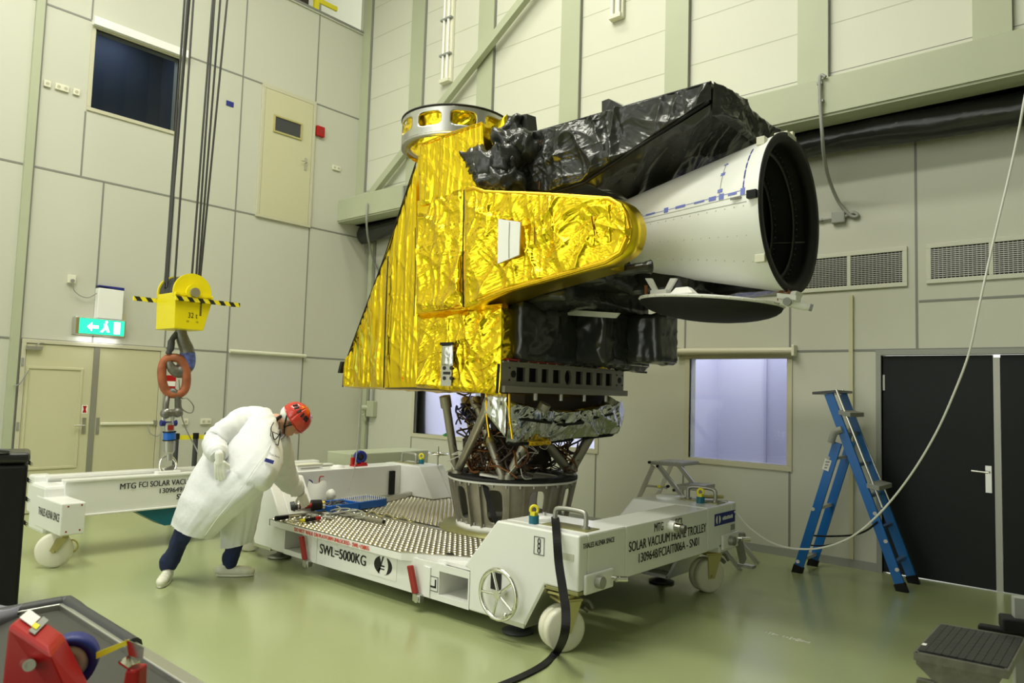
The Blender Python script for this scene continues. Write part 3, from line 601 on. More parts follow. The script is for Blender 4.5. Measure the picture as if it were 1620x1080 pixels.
for sx in (0, 1):
    for sy in (0, 1):
        fx = mx if sx else (lambda x: x); fy = my if sy else (lambda y: y)
        m = MB(); tp, bt, dp = (-3.43, -3.70, 0.30) if sx else (-3.52, -3.83, 0.46); prof = [(-3.77, 0.115), (-3.25, 0.115), (-3.075, 0.43), (-2.80, 0.43), (-2.80, 0.79), (tp, 0.79), (bt, 0.42), (-3.77, 0.40)]
        m.prism([(fx(x), fy(TY0), z) for x, z in prof], (0, 0.10 if not sy else -0.10, 0))
        m.prism([(fx(x), fy(TY0+0.10), z) for x, z in ((-2.80, 0.43), (-2.80, 0.79), (tp, 0.79), (bt+0.01, 0.432))], (0, dp if not sy else -dp, 0))
        part('corner_gusset', m, 'white', tro, 0.012)
        m = MB(); m.prism([(fx(-3.262), fy(TY0+0.0), 0.11), (fx(-3.24), fy(TY0+0.0), 0.11), (fx(-3.062), fy(TY0+0.0), 0.428), (fx(-3.085), fy(TY0+0.0), 0.428)], (0, 0.42 if not sy else -0.42, 0))
        m.box((fx(-3.55), fy(TY0-0.004), 0.105), (fx(-3.24), fy(TY0+0.42), 0.135)); part('wear_plate', m, 'alu', tro)
        part('caster_plate', MB().box((fx(-3.08), fy(TY0-0.0), 0.405), (fx(-2.80), fy(TY0+0.30), 0.43)), 'zincplate', tro, 0.004)
        if not (sx == 0 and sy == 0): part('skirt', MB().box((fx(-3.07), fy(TY0+0.003), 0.39), (fx(-2.80), fy(TY0+0.34), 0.46)), 'white', tro, 0.006)
        # lifting handle
        cy = TY0+0.21; h = smoothpath([(fx(-3.16), fy(cy), 0.80), (fx(-3.16), fy(cy), 0.88), (fx(-3.13), fy(cy), 0.905), (fx(-3.03), fy(cy), 0.91), (fx(-2.93), fy(cy), 0.905), (fx(-2.90), fy(cy), 0.88), (fx(-2.90), fy(cy), 0.80)], 5)
        m = MB(); m.tube(h, 0.017, 10)
        for x in (-3.16, -2.90): m.cyl((fx(x), fy(cy), 0.795), (fx(x), fy(cy), 0.81), 0.032, n=14)
        hd = part('lifting_handle', m, 'alu_dull', tro)
        part('handle_plate', MB().box((fx(-3.22), fy(cy-0.08), 0.788), (fx(-2.84), fy(cy+0.08), 0.797)), 'zincplate', hd, 0.002)
        # jack pad under the gusset
        jx, jy = fx(-3.44), fy(TY0+0.17)
        m = MB(); m.lathe((jx, jy, 0.0), (0, 0, 1), [(0.0, 0.004), (0.115, 0.004), (0.118, 0.014), (0.07, 0.03), (0.035, 0.04), (0.03, 0.06), (0.0, 0.06)], 24); m.cyl((jx, jy, 0.05), (jx, jy, 0.13), 0.022)
        part('jack_foot', m, 'darkgrey' if not sx else 'alu_dull', tro)
        # swivel caster, a pair of nylon wheels
        wx, wy = fx(-2.99), fy(TY0+0.13); R = 0.147
        axd = V((0.90, -0.435, 0)); trd = V((0.435, 0.90, 0))
        c = V((wx, wy, R))-trd*0.03
        m = MB(); m.obox((wx, wy, 0.375), V((0.09, 0, 0)), V((0, 0.09, 0)), V((0, 0, 0.008))); m.cyl((wx, wy, 0.34), (wx, wy, 0.375), 0.06)
        m.obox(V((wx, wy, 0.335)), axd*0.075, trd*0.085, V((0, 0, 0.008)))
        dn = (c+V((0, 0, 0))-V((wx, wy, 0.335)))
        for s in (-1, 1):
            if s == 1: m.hull2([V((wx, wy, 0.33))+trd*a+axd*0.073 for a in (-0.075, 0.075)]+[c+trd*a+V((0, 0, -0.02))+axd*0.073 for a in (0.03, -0.03)], [V((wx, wy, 0.33))+trd*a+axd*0.081 for a in (-0.075, 0.075)]+[c+trd*a+V((0, 0, -0.02))+axd*0.081 for a in (0.03, -0.03)])
        m.cyl(c-axd*0.075, c+axd*0.09, 0.014)
        fk = part('caster', m, 'zinc', tro)
        for s in (-1, 1):
            m = MB(); m.lathe(c+axd*(0.036*s), axd, [(0.02, -0.034), (R-0.02, -0.034), (R-0.004, -0.026), (R, -0.01), (R, 0.01), (R-0.004, 0.026), (R-0.02, 0.034), (0.02, 0.034)], 36); part('wheel', m, 'nylon', fk)
        m = MB(); m.tube([V((wx, wy, 0.33))+trd*0.10, V((wx, wy, 0.31))+trd*0.16+axd*0.02, V((wx, wy, 0.26))+trd*0.19+axd*0.03], 0.014); m.cyl(V((wx, wy, 0.27))+trd*0.13, V((wx, wy, 0.24))+trd*0.17, 0.018); part('brake_lever', m, 'steel', fk)
# platform: two studded aluminium plates and a centre strip
PZ = 0.42
def studs(mb, x0, x1, y0, y1, inside, px=0.062, py=0.062):
    nx, ny = int((x1-x0)/px), int((y1-y0)/py)
    for j in range(ny):
        for i in range(nx):
            x = x0+(i+0.5)*px; y = y0+(j+0.5)*py
            if not inside(x, y): continue
            vs = []; r = 0.024
            for rr, hh in ((1, 0), (0.8, 0.006), (0.45, 0.0105)):
                for k in range(8): vs.append((x+r*rr*math.cos(PI*k/4), y+r*rr*math.sin(PI*k/4), PZ+hh))
            vs.append((x, y, PZ+0.012)); fs = []
            for a in (0, 1):
                for k in range(8): fs.append((a*8+k, a*8+(k+1) % 8, a*8+8+(k+1) % 8, a*8+8+k))
            for k in range(8): fs.append((16+k, 16+(k+1) % 8, 24))
            mb.add(vs, fs, None, True)
RC = V((-4.68, 5.42, 0)); RR = 0.527
y0 = TY0-0.05
front = [(-6.42, y0), (-4.48, y0), (-3.86, y0+0.38), (-3.86, 4.80), (-6.42, 4.80)]
rear = [(-6.88, 4.86), (-3.12, 4.86), (-3.12, TY1-0.12), (-6.88, TY1-0.12)]
for poly, kind in ((front, 0), (rear, 1)):
    m = MB(); m.prism([(x, y, PZ-0.006) for x, y in poly], (0, 0, 0.006))
    if kind == 0: studs(m, -6.42, -3.86, y0, 4.80, lambda x, y: not (y-y0-0.03 < (x+4.48)*0.613) and y > y0+0.03)
    else: studs(m, -6.88, -3.12, 4.86, TY1-0.12, lambda x, y: (x-RC.x)**2+(y-RC.y)**2 > (RR+0.16)**2)
    o = part('platform_plate', m, 'tread', tro)
    e = MB(); n = len(poly)
    for i in range(n):
        a, b = V((*poly[i], 0)), V((*poly[(i+1) % n], 0)); d = (b-a).normalized(); nn = V((-d.y, d.x, 0))
        e.obox((a+b)/2+nn*0.006+V((0, 0, PZ-0.032)), d*((b-a).length/2), nn*0.006, V((0, 0, 0.03)))
    part('edge_skirt', e, 'white_matt' if kind == 0 else 'alu', o)
m = MB(); m.box((-6.5, 4.70, PZ-0.05), (-3.3, 4.96, PZ-0.03)); m.lathe((RC.x, RC.y, PZ-0.02), (0, 0, 1), [(0, 0), (0.70, 0), (0.70, 0.028), (0, 0.028)], 40); part('base_plate', m, 'zincplate', tro)
m = MB(); m.cyl((-4.18, 4.12, PZ), (-4.18, 4.12, PZ+0.005), 0.035, n=14); part('socket_hole', m, 'ink', tro)
# hand wheel on the near gusset
def handwheel(c, axis, r, name='hand_wheel', crank=True):
    c, axis = V(c), V(axis).normalized(); a = V((0, 0, 1)) if abs(axis.z) < 0.9 else V((1, 0, 0)); b = axis.cross(a)
    m = MB(); m.tube([c+(a*math.cos(2*PI*i/40)+b*math.sin(2*PI*i/40))*r for i in range(40)], 0.016*r/0.165, 10, closed=True)
    m.cyl(c-axis*0.03, c+axis*0.02, 0.03*r/0.165)
    for k in range(5):
        t = 2*PI*k/5+0.35; dd = a*math.cos(t)+b*math.sin(t); m.cyl(c-axis*0.0, c+dd*r, 0.010*r/0.165, n=8)
    m.cyl(c-axis*0.10, c, 0.016*r/0.165)
    o = part(name, m, 'chrome', tro)
    if crank:
        t = -2.2; dd = a*math.cos(t)+b*math.sin(t); m = MB(); m.cyl(c+dd*r, c+dd*r+axis*0.05, 0.007); m.ball(c+dd*r+axis*0.07, 0.02, 12, 8); part('crank_knob', m, 'chrome', o)
    return o
handwheel((-3.42, TY0-0.075, 0.31), (0, -1, 0), 0.165)
part('opening', MB().box((-3.56, TY0-0.003, 0.31), (-3.46, TY0+0.02, 0.43)), 'ink', tro)
handwheel((-6.55, TY1-0.12, 0.93), (0, 0, 1), 0.12, 'hand_wheel', False)
part('wheel_spindle', MB().cyl((-6.55, TY1-0.12, 0.79), (-6.55, TY1-0.12, 1.02), 0.012), 'chrome', tro)
# red latch levers on the front rail
for x in (-5.83, -4.33):
    m = MB(); p0, p1 = V((x-0.045, TY0-0.045, 0.335)), V((x+0.03, TY0-0.045, 0.135)); m.obox((p0+p1)/2, (p1-p0)/2, V((0.026, 0, 0.006)), V((0, 0.016, 0)))
    lv_ = part('latch_lever', m, 'redhandle', tro, 0.008)
    m = MB(); m.box((x+0.0, TY0-0.05, 0.075), (x+0.085, TY0, 0.135)); m.cyl((x+0.05, TY0-0.06, 0.10), (x+0.05, TY0, 0.10), 0.028); part('latch_bracket', m, 'alu', lv_, 0.004)
for x in (-5.79, -4.29): part('guide_rail', MB().box((x+0.03, TY0-0.012, 0.12), (x+0.11, TY0, 0.345)), 'white', tro)
# signs and writing on the trolley
XD, YD, ZD = V((1, 0, 0)), V((0, 1, 0)), V((0, 0, 1))
text(tro, 'SWL=5000KG', (-5.64, TY0, 0.215), XD, ZD, 0.66, 0.085, 'ink', bold=0.02)
text(tro, 'DO NOT WALK ON PLATFORM UNLOCKED - SWL=150KG', (-5.98, y0-0.002, 0.367), XD, ZD, 1.10, 0.034, 'redink', bold=0.03)
m = MB(); m.box((-4.92, TY0-0.004, 0.165), (-4.58, TY0, 0.345)); lg = part('logo_plate', m, 'white_matt', tro); tag(lg, 'white plate with a black round emblem')
Y = TY0-0.005; c = V((-4.75, Y, 0.262)); R1, R2 = 0.115, 0.075
def lobe(s):
    out = []
    for i in range(13): t = lerp(PI/2+0.30, 3*PI/2-0.30, i/12) if s < 0 else lerp(PI/2-0.45, -PI/2+0.2, i/12); out.append(c+V((R1*math.cos(t)*1.0, 0, R2*math.sin(t))))
    inn = []
    for i in range(9): t = i/8; inn.append(c+V((s*(0.045+0.02*math.sin(PI*t)*s), 0, lerp(-R2*0.85, R2*0.85, t))))
    return out+(inn if True else [])
m = MB()
for s in (-1, 1):
    m.prism(lobe(s), (0, -0.001, 0))
m.prism([c+V(q) for q in ((-0.012, 0, 0.07), (0.012, 0, 0.075), (-0.02, 0, 0.0), (0.02, 0, 0.0), (0.02, 0, -0.012), (-0.035, 0, -0.012))], (0, -0.001, 0)); m.prism([c+V(q) for q in ((-0.05, 0, -0.025), (0.02, 0, -0.025), (0.02, 0, -0.035), (-0.03, 0, -0.035), (-0.05, 0, -0.07), (-0.062, 0, -0.07))], (0, -0.001, 0))
part('emblem', m, 'ink', lg)
def frame_sign(x0, x1, z0, z1): 
    m = MB(); y = TY0-0.003; t = 0.004
    for a, b in (((x0, z0), (x1, z0+t)), ((x0, z1-t), (x1, z1)), ((x0, z0), (x0+t, z1)), ((x1-t, z0), (x1, z1))): m.box((a[0], y, a[1]), (b[0], TY0-0.001, b[1]))
    return m
m = frame_sign(-4.215, -4.10, 0.175, 0.285); m.box((-4.195, TY0-0.003, 0.20), (-4.12, TY0-0.001, 0.214)); m.box((-4.134, TY0-0.003, 0.20), (-4.12, TY0-0.001, 0.265)); part('corner_symbol', m, 'ink', tro)
m = frame_sign(-3.175, -3.085, 0.615, 0.735)
for z in (0.705, 0.675, 0.645): m.tube([V((-3.13+0.011*math.cos(t*PI/6), TY0-0.003, z+0.019*math.sin(t*PI/6))) for t in range(12)], 0.003, 5, closed=True)
part('chain_symbol', m, 'ink', tro)
part('type_plate', MB().box((-2.93, TY0-0.003, 0.62), (-2.84, TY0, 0.665)), 'wall', tro)
text(tro, 'THALES ALENIA SPACE', (TX1, 3.96, 0.70), YD, ZD, 0.37, 0.034, bold=0.01)
text(tro, 'MTG', (TX1, 4.87, 0.70), YD, ZD, 0.13, 0.062, bold=0.007); text(tro, 'FCI', (TX1, 5.19, 0.70), YD, ZD, 0.10, 0.062, bold=0.007)
text(tro, 'SOLAR VACUUM FRAME TROLLEY', (TX1, 4.52, 0.602), YD, ZD, 1.19, 0.070, bold=0.008)
text(tro, '1309648/FCIAIT006A - SN01', (TX1, 4.655, 0.508), YD, ZD, 0.93, 0.066, bold=0.008)
lb = part('maker_plate', MB().box((TX1, 5.87, 0.625), (TX1+0.003, 6.27, 0.725)), 'navy', tro)
m = MB()
for s in (-1, 1): m.prism([V((TX1+0.0035, 5.935+s*(0.012+0.032*math.cos(t)), 0.675+0.036*math.sin(t))) for t in [lerp(-1.4, 1.4, i/8) for i in range(9)]], (0.001, 0, 0))
part('emblem', m, 'white_matt', lb)
m = MB()
for k in range(9): m.box((TX1+0.003, 6.02+k*0.023, 0.662), (TX1+0.004, 6.036+k*0.023, 0.662+(0.03 if k % 3 else 0.024)))
part('worn_print', m, 'white_matt', lb)
part('label', MB().box((TX1, 6.19, 0.555), (TX1+0.002, 6.27, 0.605)), 'conduit', tro)
# coupling pins on the right side
for y, z in ((4.10, 0.475), (6.12, 0.48)):
    o = part('pin_block', MB().box((TX1, y-0.13, z-0.07), (TX1+0.025, y+0.20, z+0.06)), 'white', tro, 0.02)
    m = MB(); m.cyl((TX1+0.02, y, z), (TX1+0.07, y, z), 0.04, n=20); m.cyl((TX1+0.07, y, z), (TX1+0.075, y, z), 0.026, n=16); part('bushing', m, 'alu_dull', o)
    m = MB(); m.cyl((TX1, y+0.17, z), (TX1+0.08, y+0.19, z), 0.014); m.cyl((TX1+0.06, y+0.17, z-0.005), (TX1+0.10, y+0.24, z-0.01), 0.02); part('lock_pin', m, 'chrome', o)
m = MB(); m.cyl((TX1, 5.105, 0.715), (TX1+0.05, 5.105, 0.715), 0.045, m='white'); m.cyl((TX1+0.05, 5.105, 0.715), (TX1+0.10, 5.105, 0.715), 0.036, m='chrome'); m.cyl((TX1+0.10, 5.105, 0.715), (TX1+0.13, 5.105, 0.715), 0.026, m='steel'); part('coupling_stud', m, 'chrome', tro)
m = MB(); m.obox((TX1+0.02, 6.36, 0.36), V((0.02, 0, 0)), V((0, 0.05, -0.1)), V((0, 0.03, 0.02))); m.box((TX1-0.04, 6.42, 0.20), (TX1+0.1, 6.5, 0.225)); m.cyl((TX1, 6.30, 0.50), (TX1+0.02, 6.40, 0.49), 0.03); part('outrigger', m, 'alu_dull', tro)
m = MB(); m.lathe((-3.33, TY0+0.30, 0.79), (0, 0, 1), [(0, 0.03), (0.10, 0.03), (0.11, 0.02), (0.11, 0)], 28); m.cyl((-3.33, TY0+0.30, 0.82), (-3.33, TY0+0.30, 0.845), 0.014, m='alu'); part('top_boss', m, 'white', tro)
m = MB(); m.lathe((-3.30, TY1-0.32, 0.79), (0, 0, 1), [(0, 0.03), (0.10, 0.03), (0.11, 0.02), (0.11, 0)], 28); part('top_boss', m, 'white', tro)
part('rubber_stop', MB().box((TX0+0.30, 5.72, 0.44), (TX0+0.335, 5.79, 0.72)), 'black', tro)
# eye bolts
def eyebolt(x, y):
    o = part('swivel_base', MB().cyl((x, y, 0.79), (x, y, 0.845), 0.036, n=16), 'teal', tro)
    m = MB(); m.box((x-0.02, y-0.02, 0.845), (x+0.02, y+0.02, 0.87)); m.tube([V((x, y, 0.885))+V((0.026*math.cos(t*PI/8)*0.75, 0.026*math.cos(t*PI/8)*0.66, 0.028*math.sin(t*PI/8))) for t in range(16)], 0.010, 8, closed=True); part('eye', m, 'tapeyellow', o)
eyebolt(-3.28, TY0+0.12); eyebolt(-2.98, TY1-0.33); eyebolt(-6.80, TY1-0.16)

# ------------------------------------------------------------------ conical support ring on the trolley
sr = thing('support_ring', 'dull metal conical support ring with white flanges bolted to the trolley platform', 'support ring', (RC.x, RC.y, 0.43))
Z0, Z1, RB, RT = 0.475, 0.895, 0.515, 0.60
m = MB(); m.lathe((RC.x, RC.y, 0.428), (0, 0, 1), [(0.40, 0), (0.535, 0), (0.535, 0.05), (0.40, 0.05)], 64, closed=True); part('base_flange', m, 'white_matt', sr)
m = MB(); m.lathe((RC.x, RC.y, 0.875), (0, 0, 1), [(0.50, 0), (0.622, 0), (0.622, 0.022), (0.50, 0.022)], 64, closed=True); part('upper_flange', m, 'white_matt', sr)
m = MB(); m.lathe((RC.x, RC.y, 0.897), (0, 0, 1), [(0.46, 0), (0.628, 0), (0.628, 0.028), (0.46, 0.028)], 64, closed=True); part('black_ring', m, 'matblack', sr)
NS = 96; NZ = 14; m = MB()
def cpt(a, t, off=0.0): r = lerp(RB-0.02, RT-0.02, t)+off; return V((RC.x+r*math.cos(a), RC.y+r*math.sin(a), lerp(Z0, Z1-0.02, t)))
PHC = math.atan2(-5.42, 4.68)+0.05
def hole(a, t):                                      # window openings round the cone
    k = 9; da = ((a-PHC-0.36) % (2*PI/k)); da = min(da, 2*PI/k-da)
    return (da/0.135)**4+((t-0.5)/0.37)**4 < 1
NS, NZ = 450, 56
idx = {}
def snap(a, t, c0, k, ra, rt, tc):                     # push a vertex on the rim of an opening onto its smooth outline
    p = 2*PI/k; da = ((a-c0+p/2) % p)-p/2; s_ = (da/ra)**4+((t-tc)/rt)**4; f = s_**-0.25 if s_ > 1e-6 else 1
    return a-da+da*f, tc+(t-tc)*f
def vid(i, j, s):
    key = (i % NS, j, s)
    if key not in idx:
        a, t = 2*PI*i/NS, j/NZ; nb = [solid[(i+di) % NS][j+dj] for di in (-1, 0) for dj in (-1, 0) if 0 <= j+dj < NZ]
        if not all(nb): a, t = snap(a, t, PHC+0.36, 9, 0.135, 0.37, 0.5)
        idx[key] = len(m.v); m.v.append(cpt(a, t, 0.012*s))
    return idx[key]
solid = [[not hole(2*PI*(i+0.5)/NS, (j+0.5)/NZ) for j in range(NZ)] for i in range(NS)]
m._m(None)
for i in range(NS):
    for j in range(NZ):
        if not solid[i][j]: continue
        for s in (0, 1): m.f.append((vid(i, j, s), vid(i+1, j, s), vid(i+1, j+1, s), vid(i, j+1, s))); m.mi.append(0); m.sm.append(True)
        for (di, dj, a, b) in ((1, 0, (1, 0), (1, 1)), (-1, 0, (0, 0), (0, 1)), (0, 1, (0, 1), (1, 1)), (0, -1, (0, 0), (1, 0))):
            ii, jj = (i+di) % NS, j+dj
            if 0 <= jj < NZ and not solid[ii][jj]:
                m.f.append((vid(i+a[0], j+a[1], 0), vid(i+b[0], j+b[1], 0), vid(i+b[0], j+b[1], 1), vid(i+a[0], j+a[1], 1))); m.mi.append(0); m.sm.append(False)
part('cone', m, 'ring', sr)
for k in range(18):
    a = PHC+0.36+2*PI*(k//2)/9+(0.235 if k % 2 else -0.235)
    m = MB(); t = V((-math.sin(a), math.cos(a), 0))*0.008; out = V((math.cos(a), math.sin(a), 0))
    A = [cpt(a, 0)-t, cpt(a, 0)+t, cpt(a, 0)+t+out*0.045, cpt(a, 0)-t+out*0.045]; B = [cpt(a, 1)-t, cpt(a, 1)+t, cpt(a, 1)+t+out*0.045, cpt(a, 1)-t+out*0.045]
    m.hull2(A, B); part('rib', m, 'ring', sr)
for zz, r, n, dz in ((0.478, 0.515, 30, 0.03), (0.875, 0.60, 30, -0.025)):
    for k in range(n):
        a = 2*PI*k/n+0.1; p = V((RC.x+r*math.cos(a), RC.y+r*math.sin(a), zz))
        part('bolt', MB().cyl(p, p+V((0, 0, dz)), 0.012, n=8), 'alu_dull', sr)
# black straps
def ribbon(pts, wdir, w_, th, k=8):
    P = smoothpath(pts, k); m = MB(); vs = []; n = len(P)
    for i, p in enumerate(P):
        tg = (P[min(i+1, n-1)]-P[max(i-1, 0)]).normalized(); wd = V(wdir); wd = (wd-tg*wd.dot(tg)).normalized(); nn = tg.cross(wd)
        for a, b in ((-1, -1), (1, -1), (1, 1), (-1, 1)): vs.append(p+wd*(a*w_/2)+nn*(b*th/2))
    fs = [(i*4+k2, i*4+(k2+1) % 4, i*4+4+(k2+1) % 4, i*4+4+k2) for i in range(n-1) for k2 in range(4)]+[(3, 2, 1, 0), (n*4-4, n*4-3, n*4-2, n*4-1)]
    m.add(vs, fs, None, False); return m
q = lambda px, py, y: ay(px, py, y)
m = ribbon([q(764, 748, 4.90), q(768, 770, 4.85), q(773, 790, 4.84), q(781, 815, 4.82), q(788, 829, 4.78)], (0.75, 0.66, 0), 0.05, 0.006)
tag(link('lashing_strap', m, 'black'), 'black strap slanting across the left front of the conical support ring', 'strap')
m = ribbon([q(878, 818, 4.20), q(879, 826, 4.02), q(881, 850, 3.86), q(884, 890, 3.80), q(890, 930, 3.74), q(895, 965, 3.68), q(893, 1003, 3.62), az(880, 1032, 0.02), az(858, 1052, 0.010), az(828, 1068, 0.010), az(795, 1082, 0.010), az(740, 1105, 0.010)], (0.75, 0.66, 0), 0.055, 0.007)
tag(link('lashing_strap', m, 'black'), 'black strap hanging over the near trolley corner down to the green floor', 'strap')
# ------------------------------------------------------------------ the satellite instrument
sat = thing('satellite', 'golden foil wrapped satellite instrument with white telescope baffle on the trolley', 'satellite', (-4.9, 5.3, 0.93))
q = ay
NY = V((0, -1, 0))
def panel(name, a, b, c, d, nrm, nu, nv, amp, style, seed, key, back=0.02, edge=0.06):
    m = MB(); foil(m, quadfn(a, b, c, d), nrm, nu, nv, amp, style, seed, None, edge)
    return part(name, m, key, sat)
# solid cores behind the foil blankets
def core(name, px, Y0, Y1, key, parent=sat):
    m = MB(); m.prism([q(x, y, Y0) for x, y in px], (0, Y1-Y0, 0)); return part(name, m, key, parent)
core('body', [(608, 609), (788, 618), (790, 490), (733, 484), (733, 300), (766, 292), (766, 200), (664, 231), (659, 268), (613, 398)], 4.50, 6.15, 'gold_smooth')
core('wedge_body', [(546, 607), (604, 608), (610, 402), (548, 580)], 4.68, 6.0, 'gold_smooth')
# golden blankets, front side
panel('wedge_blanket', q(542, 611, 4.62), q(607, 613, 4.47), q(611, 398, 4.48), q(545, 577, 4.62), NY, 70, 60, 0.026, 'drape', 1, 'gold')
panel('wedge_blanket', q(607, 613, 4.47), q(661, 612, 4.45), q(658, 258, 4.45), q(611, 398, 4.48), NY, 60, 130, 0.020, 'drape', 2, 'gold')
panel('lower_blanket', q(659, 613, 4.45), q(792, 624, 4.44), q(793, 486, 4.44), q(661, 500, 4.45), NY, 130, 110, 0.042, 'crinkle', 3, 'gold')
panel('middle_blanket', q(659, 496, 4.40), q(736, 490, 4.38), q(734, 298, 4.40), q(660, 318, 4.44), NY, 80, 150, 0.036, 'crinkle', 4, 'gold')
panel('middle_ledge', q(661, 500, 4.46), q(795, 487, 4.46), q(795, 480, 4.34), q(659, 495, 4.39), V((0, -0.5, -0.8)), 60, 10, 0.012, 'crinkle', 5, 'gold_edge')
panel('column_blanket', q(664, 326, 4.42), q(770, 300, 4.42), q(763, 194, 4.42), q(661, 229, 4.42), NY, 90, 100, 0.024, 'drape', 6, 'gold')
c0, c1 = q(763, 194, 4.42), q(770, 300, 4.42)
panel('column_side_blanket', c1, c1+V((0.02, 1.1, 0)), c0+V((0.02, 1.1, 0)), c0, V((1, 0, 0)), 50, 60, 0.018, 'drape', 7, 'gold')
panel('column_flap', q(775, 205, 4.52), q(800, 215, 4.6), q(803, 180, 4.6), q(778, 200, 4.52), NY, 14, 18, 0.012, 'drape', 8, 'gold')
a, b = q(791, 571, 4.44), q(793, 486, 4.44)
m = MB(); foil(m, quadfn(a, V((-4.02, 4.75, a.z)), V((-4.02, 4.75, b.z)), b), (1, 0, 0), 20, 50, 0.015, 'crinkle', 9); part('lower_side_blanket', m, 'gold', sat)
panel('underside_blanket', q(544, 611, 4.6), q(790, 622, 4.44), V((-4.02, 6.1, 1.70)), V((-5.9, 6.1, 1.70)), V((0, 0, -1)), 80, 50, 0.02, 'crinkle', 10, 'gold_edge')
# dark stitched seams
def seam(pts, r=0.006, key='matblack'): return part('seam', MB().tube(pts, r, 6), key, sat)
seam([q(607, 613, 4.44), q(610, 500, 4.44), q(614, 405, 4.44)]); seam([q(655, 500, 4.42), q(657, 440, 4.42), q(657, 360, 4.42)], 0.004)
seam([q(542, 612, 4.61), q(545, 577, 4.61), q(611, 398, 4.47), q(658, 257, 4.44)], 0.006)
seam([q(733, 486, 4.33), q(732, 420, 4.33), q(734, 300, 4.33)], 0.006); seam([q(662, 229, 4.40), q(700, 214, 4.40), q(763, 193, 4.40)], 0.006, 'gold_edge')
seam([q(786, 622, 4.40), q(789, 575, 4.40)], 0.012)
m = MB(); p = q(543, 581, 4.63); m.obox(p, V((0.02, 0, 0)), V((0, 0.04, 0)), V((0.02, 0, 0.06))); part('edge_cap', m, 'matblack', sat)
# small open bracket in the lower blanket
def pq(x0, y0, x1, y1, Y, d=0.01): A, B = q(x0, y1, Y), q(x1, y0, Y); return (A.x, Y-d, A.z), (B.x, Y, B.z)
m = MB(); m.box(*pq(698, 545, 717, 610, 4.41)); part('bracket_opening', m, 'alu', sat)
m = MB(); foil(m, quadfn(q(699, 578, 4.39), q(717, 578, 4.39), q(717, 546, 4.39), q(699, 546, 4.39)), NY, 14, 22, 0.014, 'drape', 11); part('silver_flap', m, 'silver', sat)
m = MB(); m.box(*pq(697, 541, 718, 546, 4.39)); part('hook_tape', m, 'black', sat)
m = MB()
for x, y in ((703, 582), (714, 582), (703, 598), (714, 598)): c = q(x, y, 4.40); m.cyl(c, c+V((0, -0.006, 0)), 0.017, n=12)
c = q(708, 590, 4.40); m.box((c.x-0.05, c.y-0.006, c.z-0.012), (c.x+0.03, c.y, c.z+0.012)); part('fastener_holes', m, 'ink', sat)
# golden arm around the telescope base
AY0, AY1 = 4.22, 4.36
top = [(735, 300), (752, 297), (765, 302), (965, 313), (984, 324), (992, 338), (1000, 358)]
bot = [(735, 487), (756, 478), (800, 460), (960, 417), (985, 401), (996, 384), (1000, 362)]
def arm(u, v):
    x = 735+265*(u**0.93); return q(x, lerp(pline(bot, x), pline(top, x), v), AY0)
m = MB(); foil(m, arm, NY, 320, 170, 0.036, 'crinkle', 12, None, 0.03); part('arm_blanket', m, 'gold', sat)
outl = top[:4]+[(p.x, p.y) for p in smoothpath([V((x, y, 0)) for x, y in ((965, 313), (984, 323), (995, 340), (1000, 360), (996, 384), (985, 401), (960, 417))], 5)][1:-1]+bot[:4][::-1]
A = [q(x, y, AY0+0.005) for x, y in outl]; B = []
for x, y in outl:
    p = q(x, y, AY0); B.append(V((p.x+(0.01 if x < 960 else 0.03), AY1, p.z)))
m = MB(); m.hull2(A, B); m.sm = [True]*len(m.sm); m.sm[0] = m.sm[1] = False; part('arm_side', m, 'gold_smooth', sat)
A = [V((min(p.x, q(935, 360, AY0).x)+0.01, AY1-0.01, p.z)) for p in A]; m = MB(); m.hull2(A, [p+V((0.0, 0.30, 0.02)) for p in A]); part('arm_back', m, 'gold_smooth', sat)
m = MB(); m.tube([q(x, y, AY0-0.012) for x, y in ((738, 300), (752, 298), (768, 304), (860, 308), (965, 315), (982, 325), (991, 340), (996, 362))], 0.020, 8); m.tube([q(x, y, AY0-0.012) for x, y in ((992, 375), (982, 399), (958, 413), (800, 458), (758, 475))], 0.022, 8)
part('arm_edge', m, 'gold_edge', sat)
m = MB(); foil(m, quadfn(q(918, 402, AY0+0.01), q(972, 385, AY0+0.01), q(972, 322, AY0+0.01), q(918, 326, AY0+0.01)), NY, 36, 44, 0.06, 'crinkle', 13); part('arm_patch', m, 'gold', sat)
m = MB(); a_ = [q(x, y, AY0-0.068) for x, y in ((787, 417), (821, 403), (823, 351), (788, 346))]; m.prism(a_, (0, 0.012, 0)); part('white_patch', m, 'white_matt', sat)
m = MB(); m.tube([q(806, 351, AY0-0.070), q(805, 380, AY0-0.070), q(805, 408, AY0-0.070)], 0.003, 5); part('patch_seam', m, 'conduit', sat)
for x0, y0_, x1, y1_ in ((846, 359, 846, 386), (936, 342, 941, 372)): part('scratch_tape', MB().tube([q(x0, y0_, AY0-0.05), q(x1, y1_, AY0-0.05)], 0.005, 5), 'copper', sat)
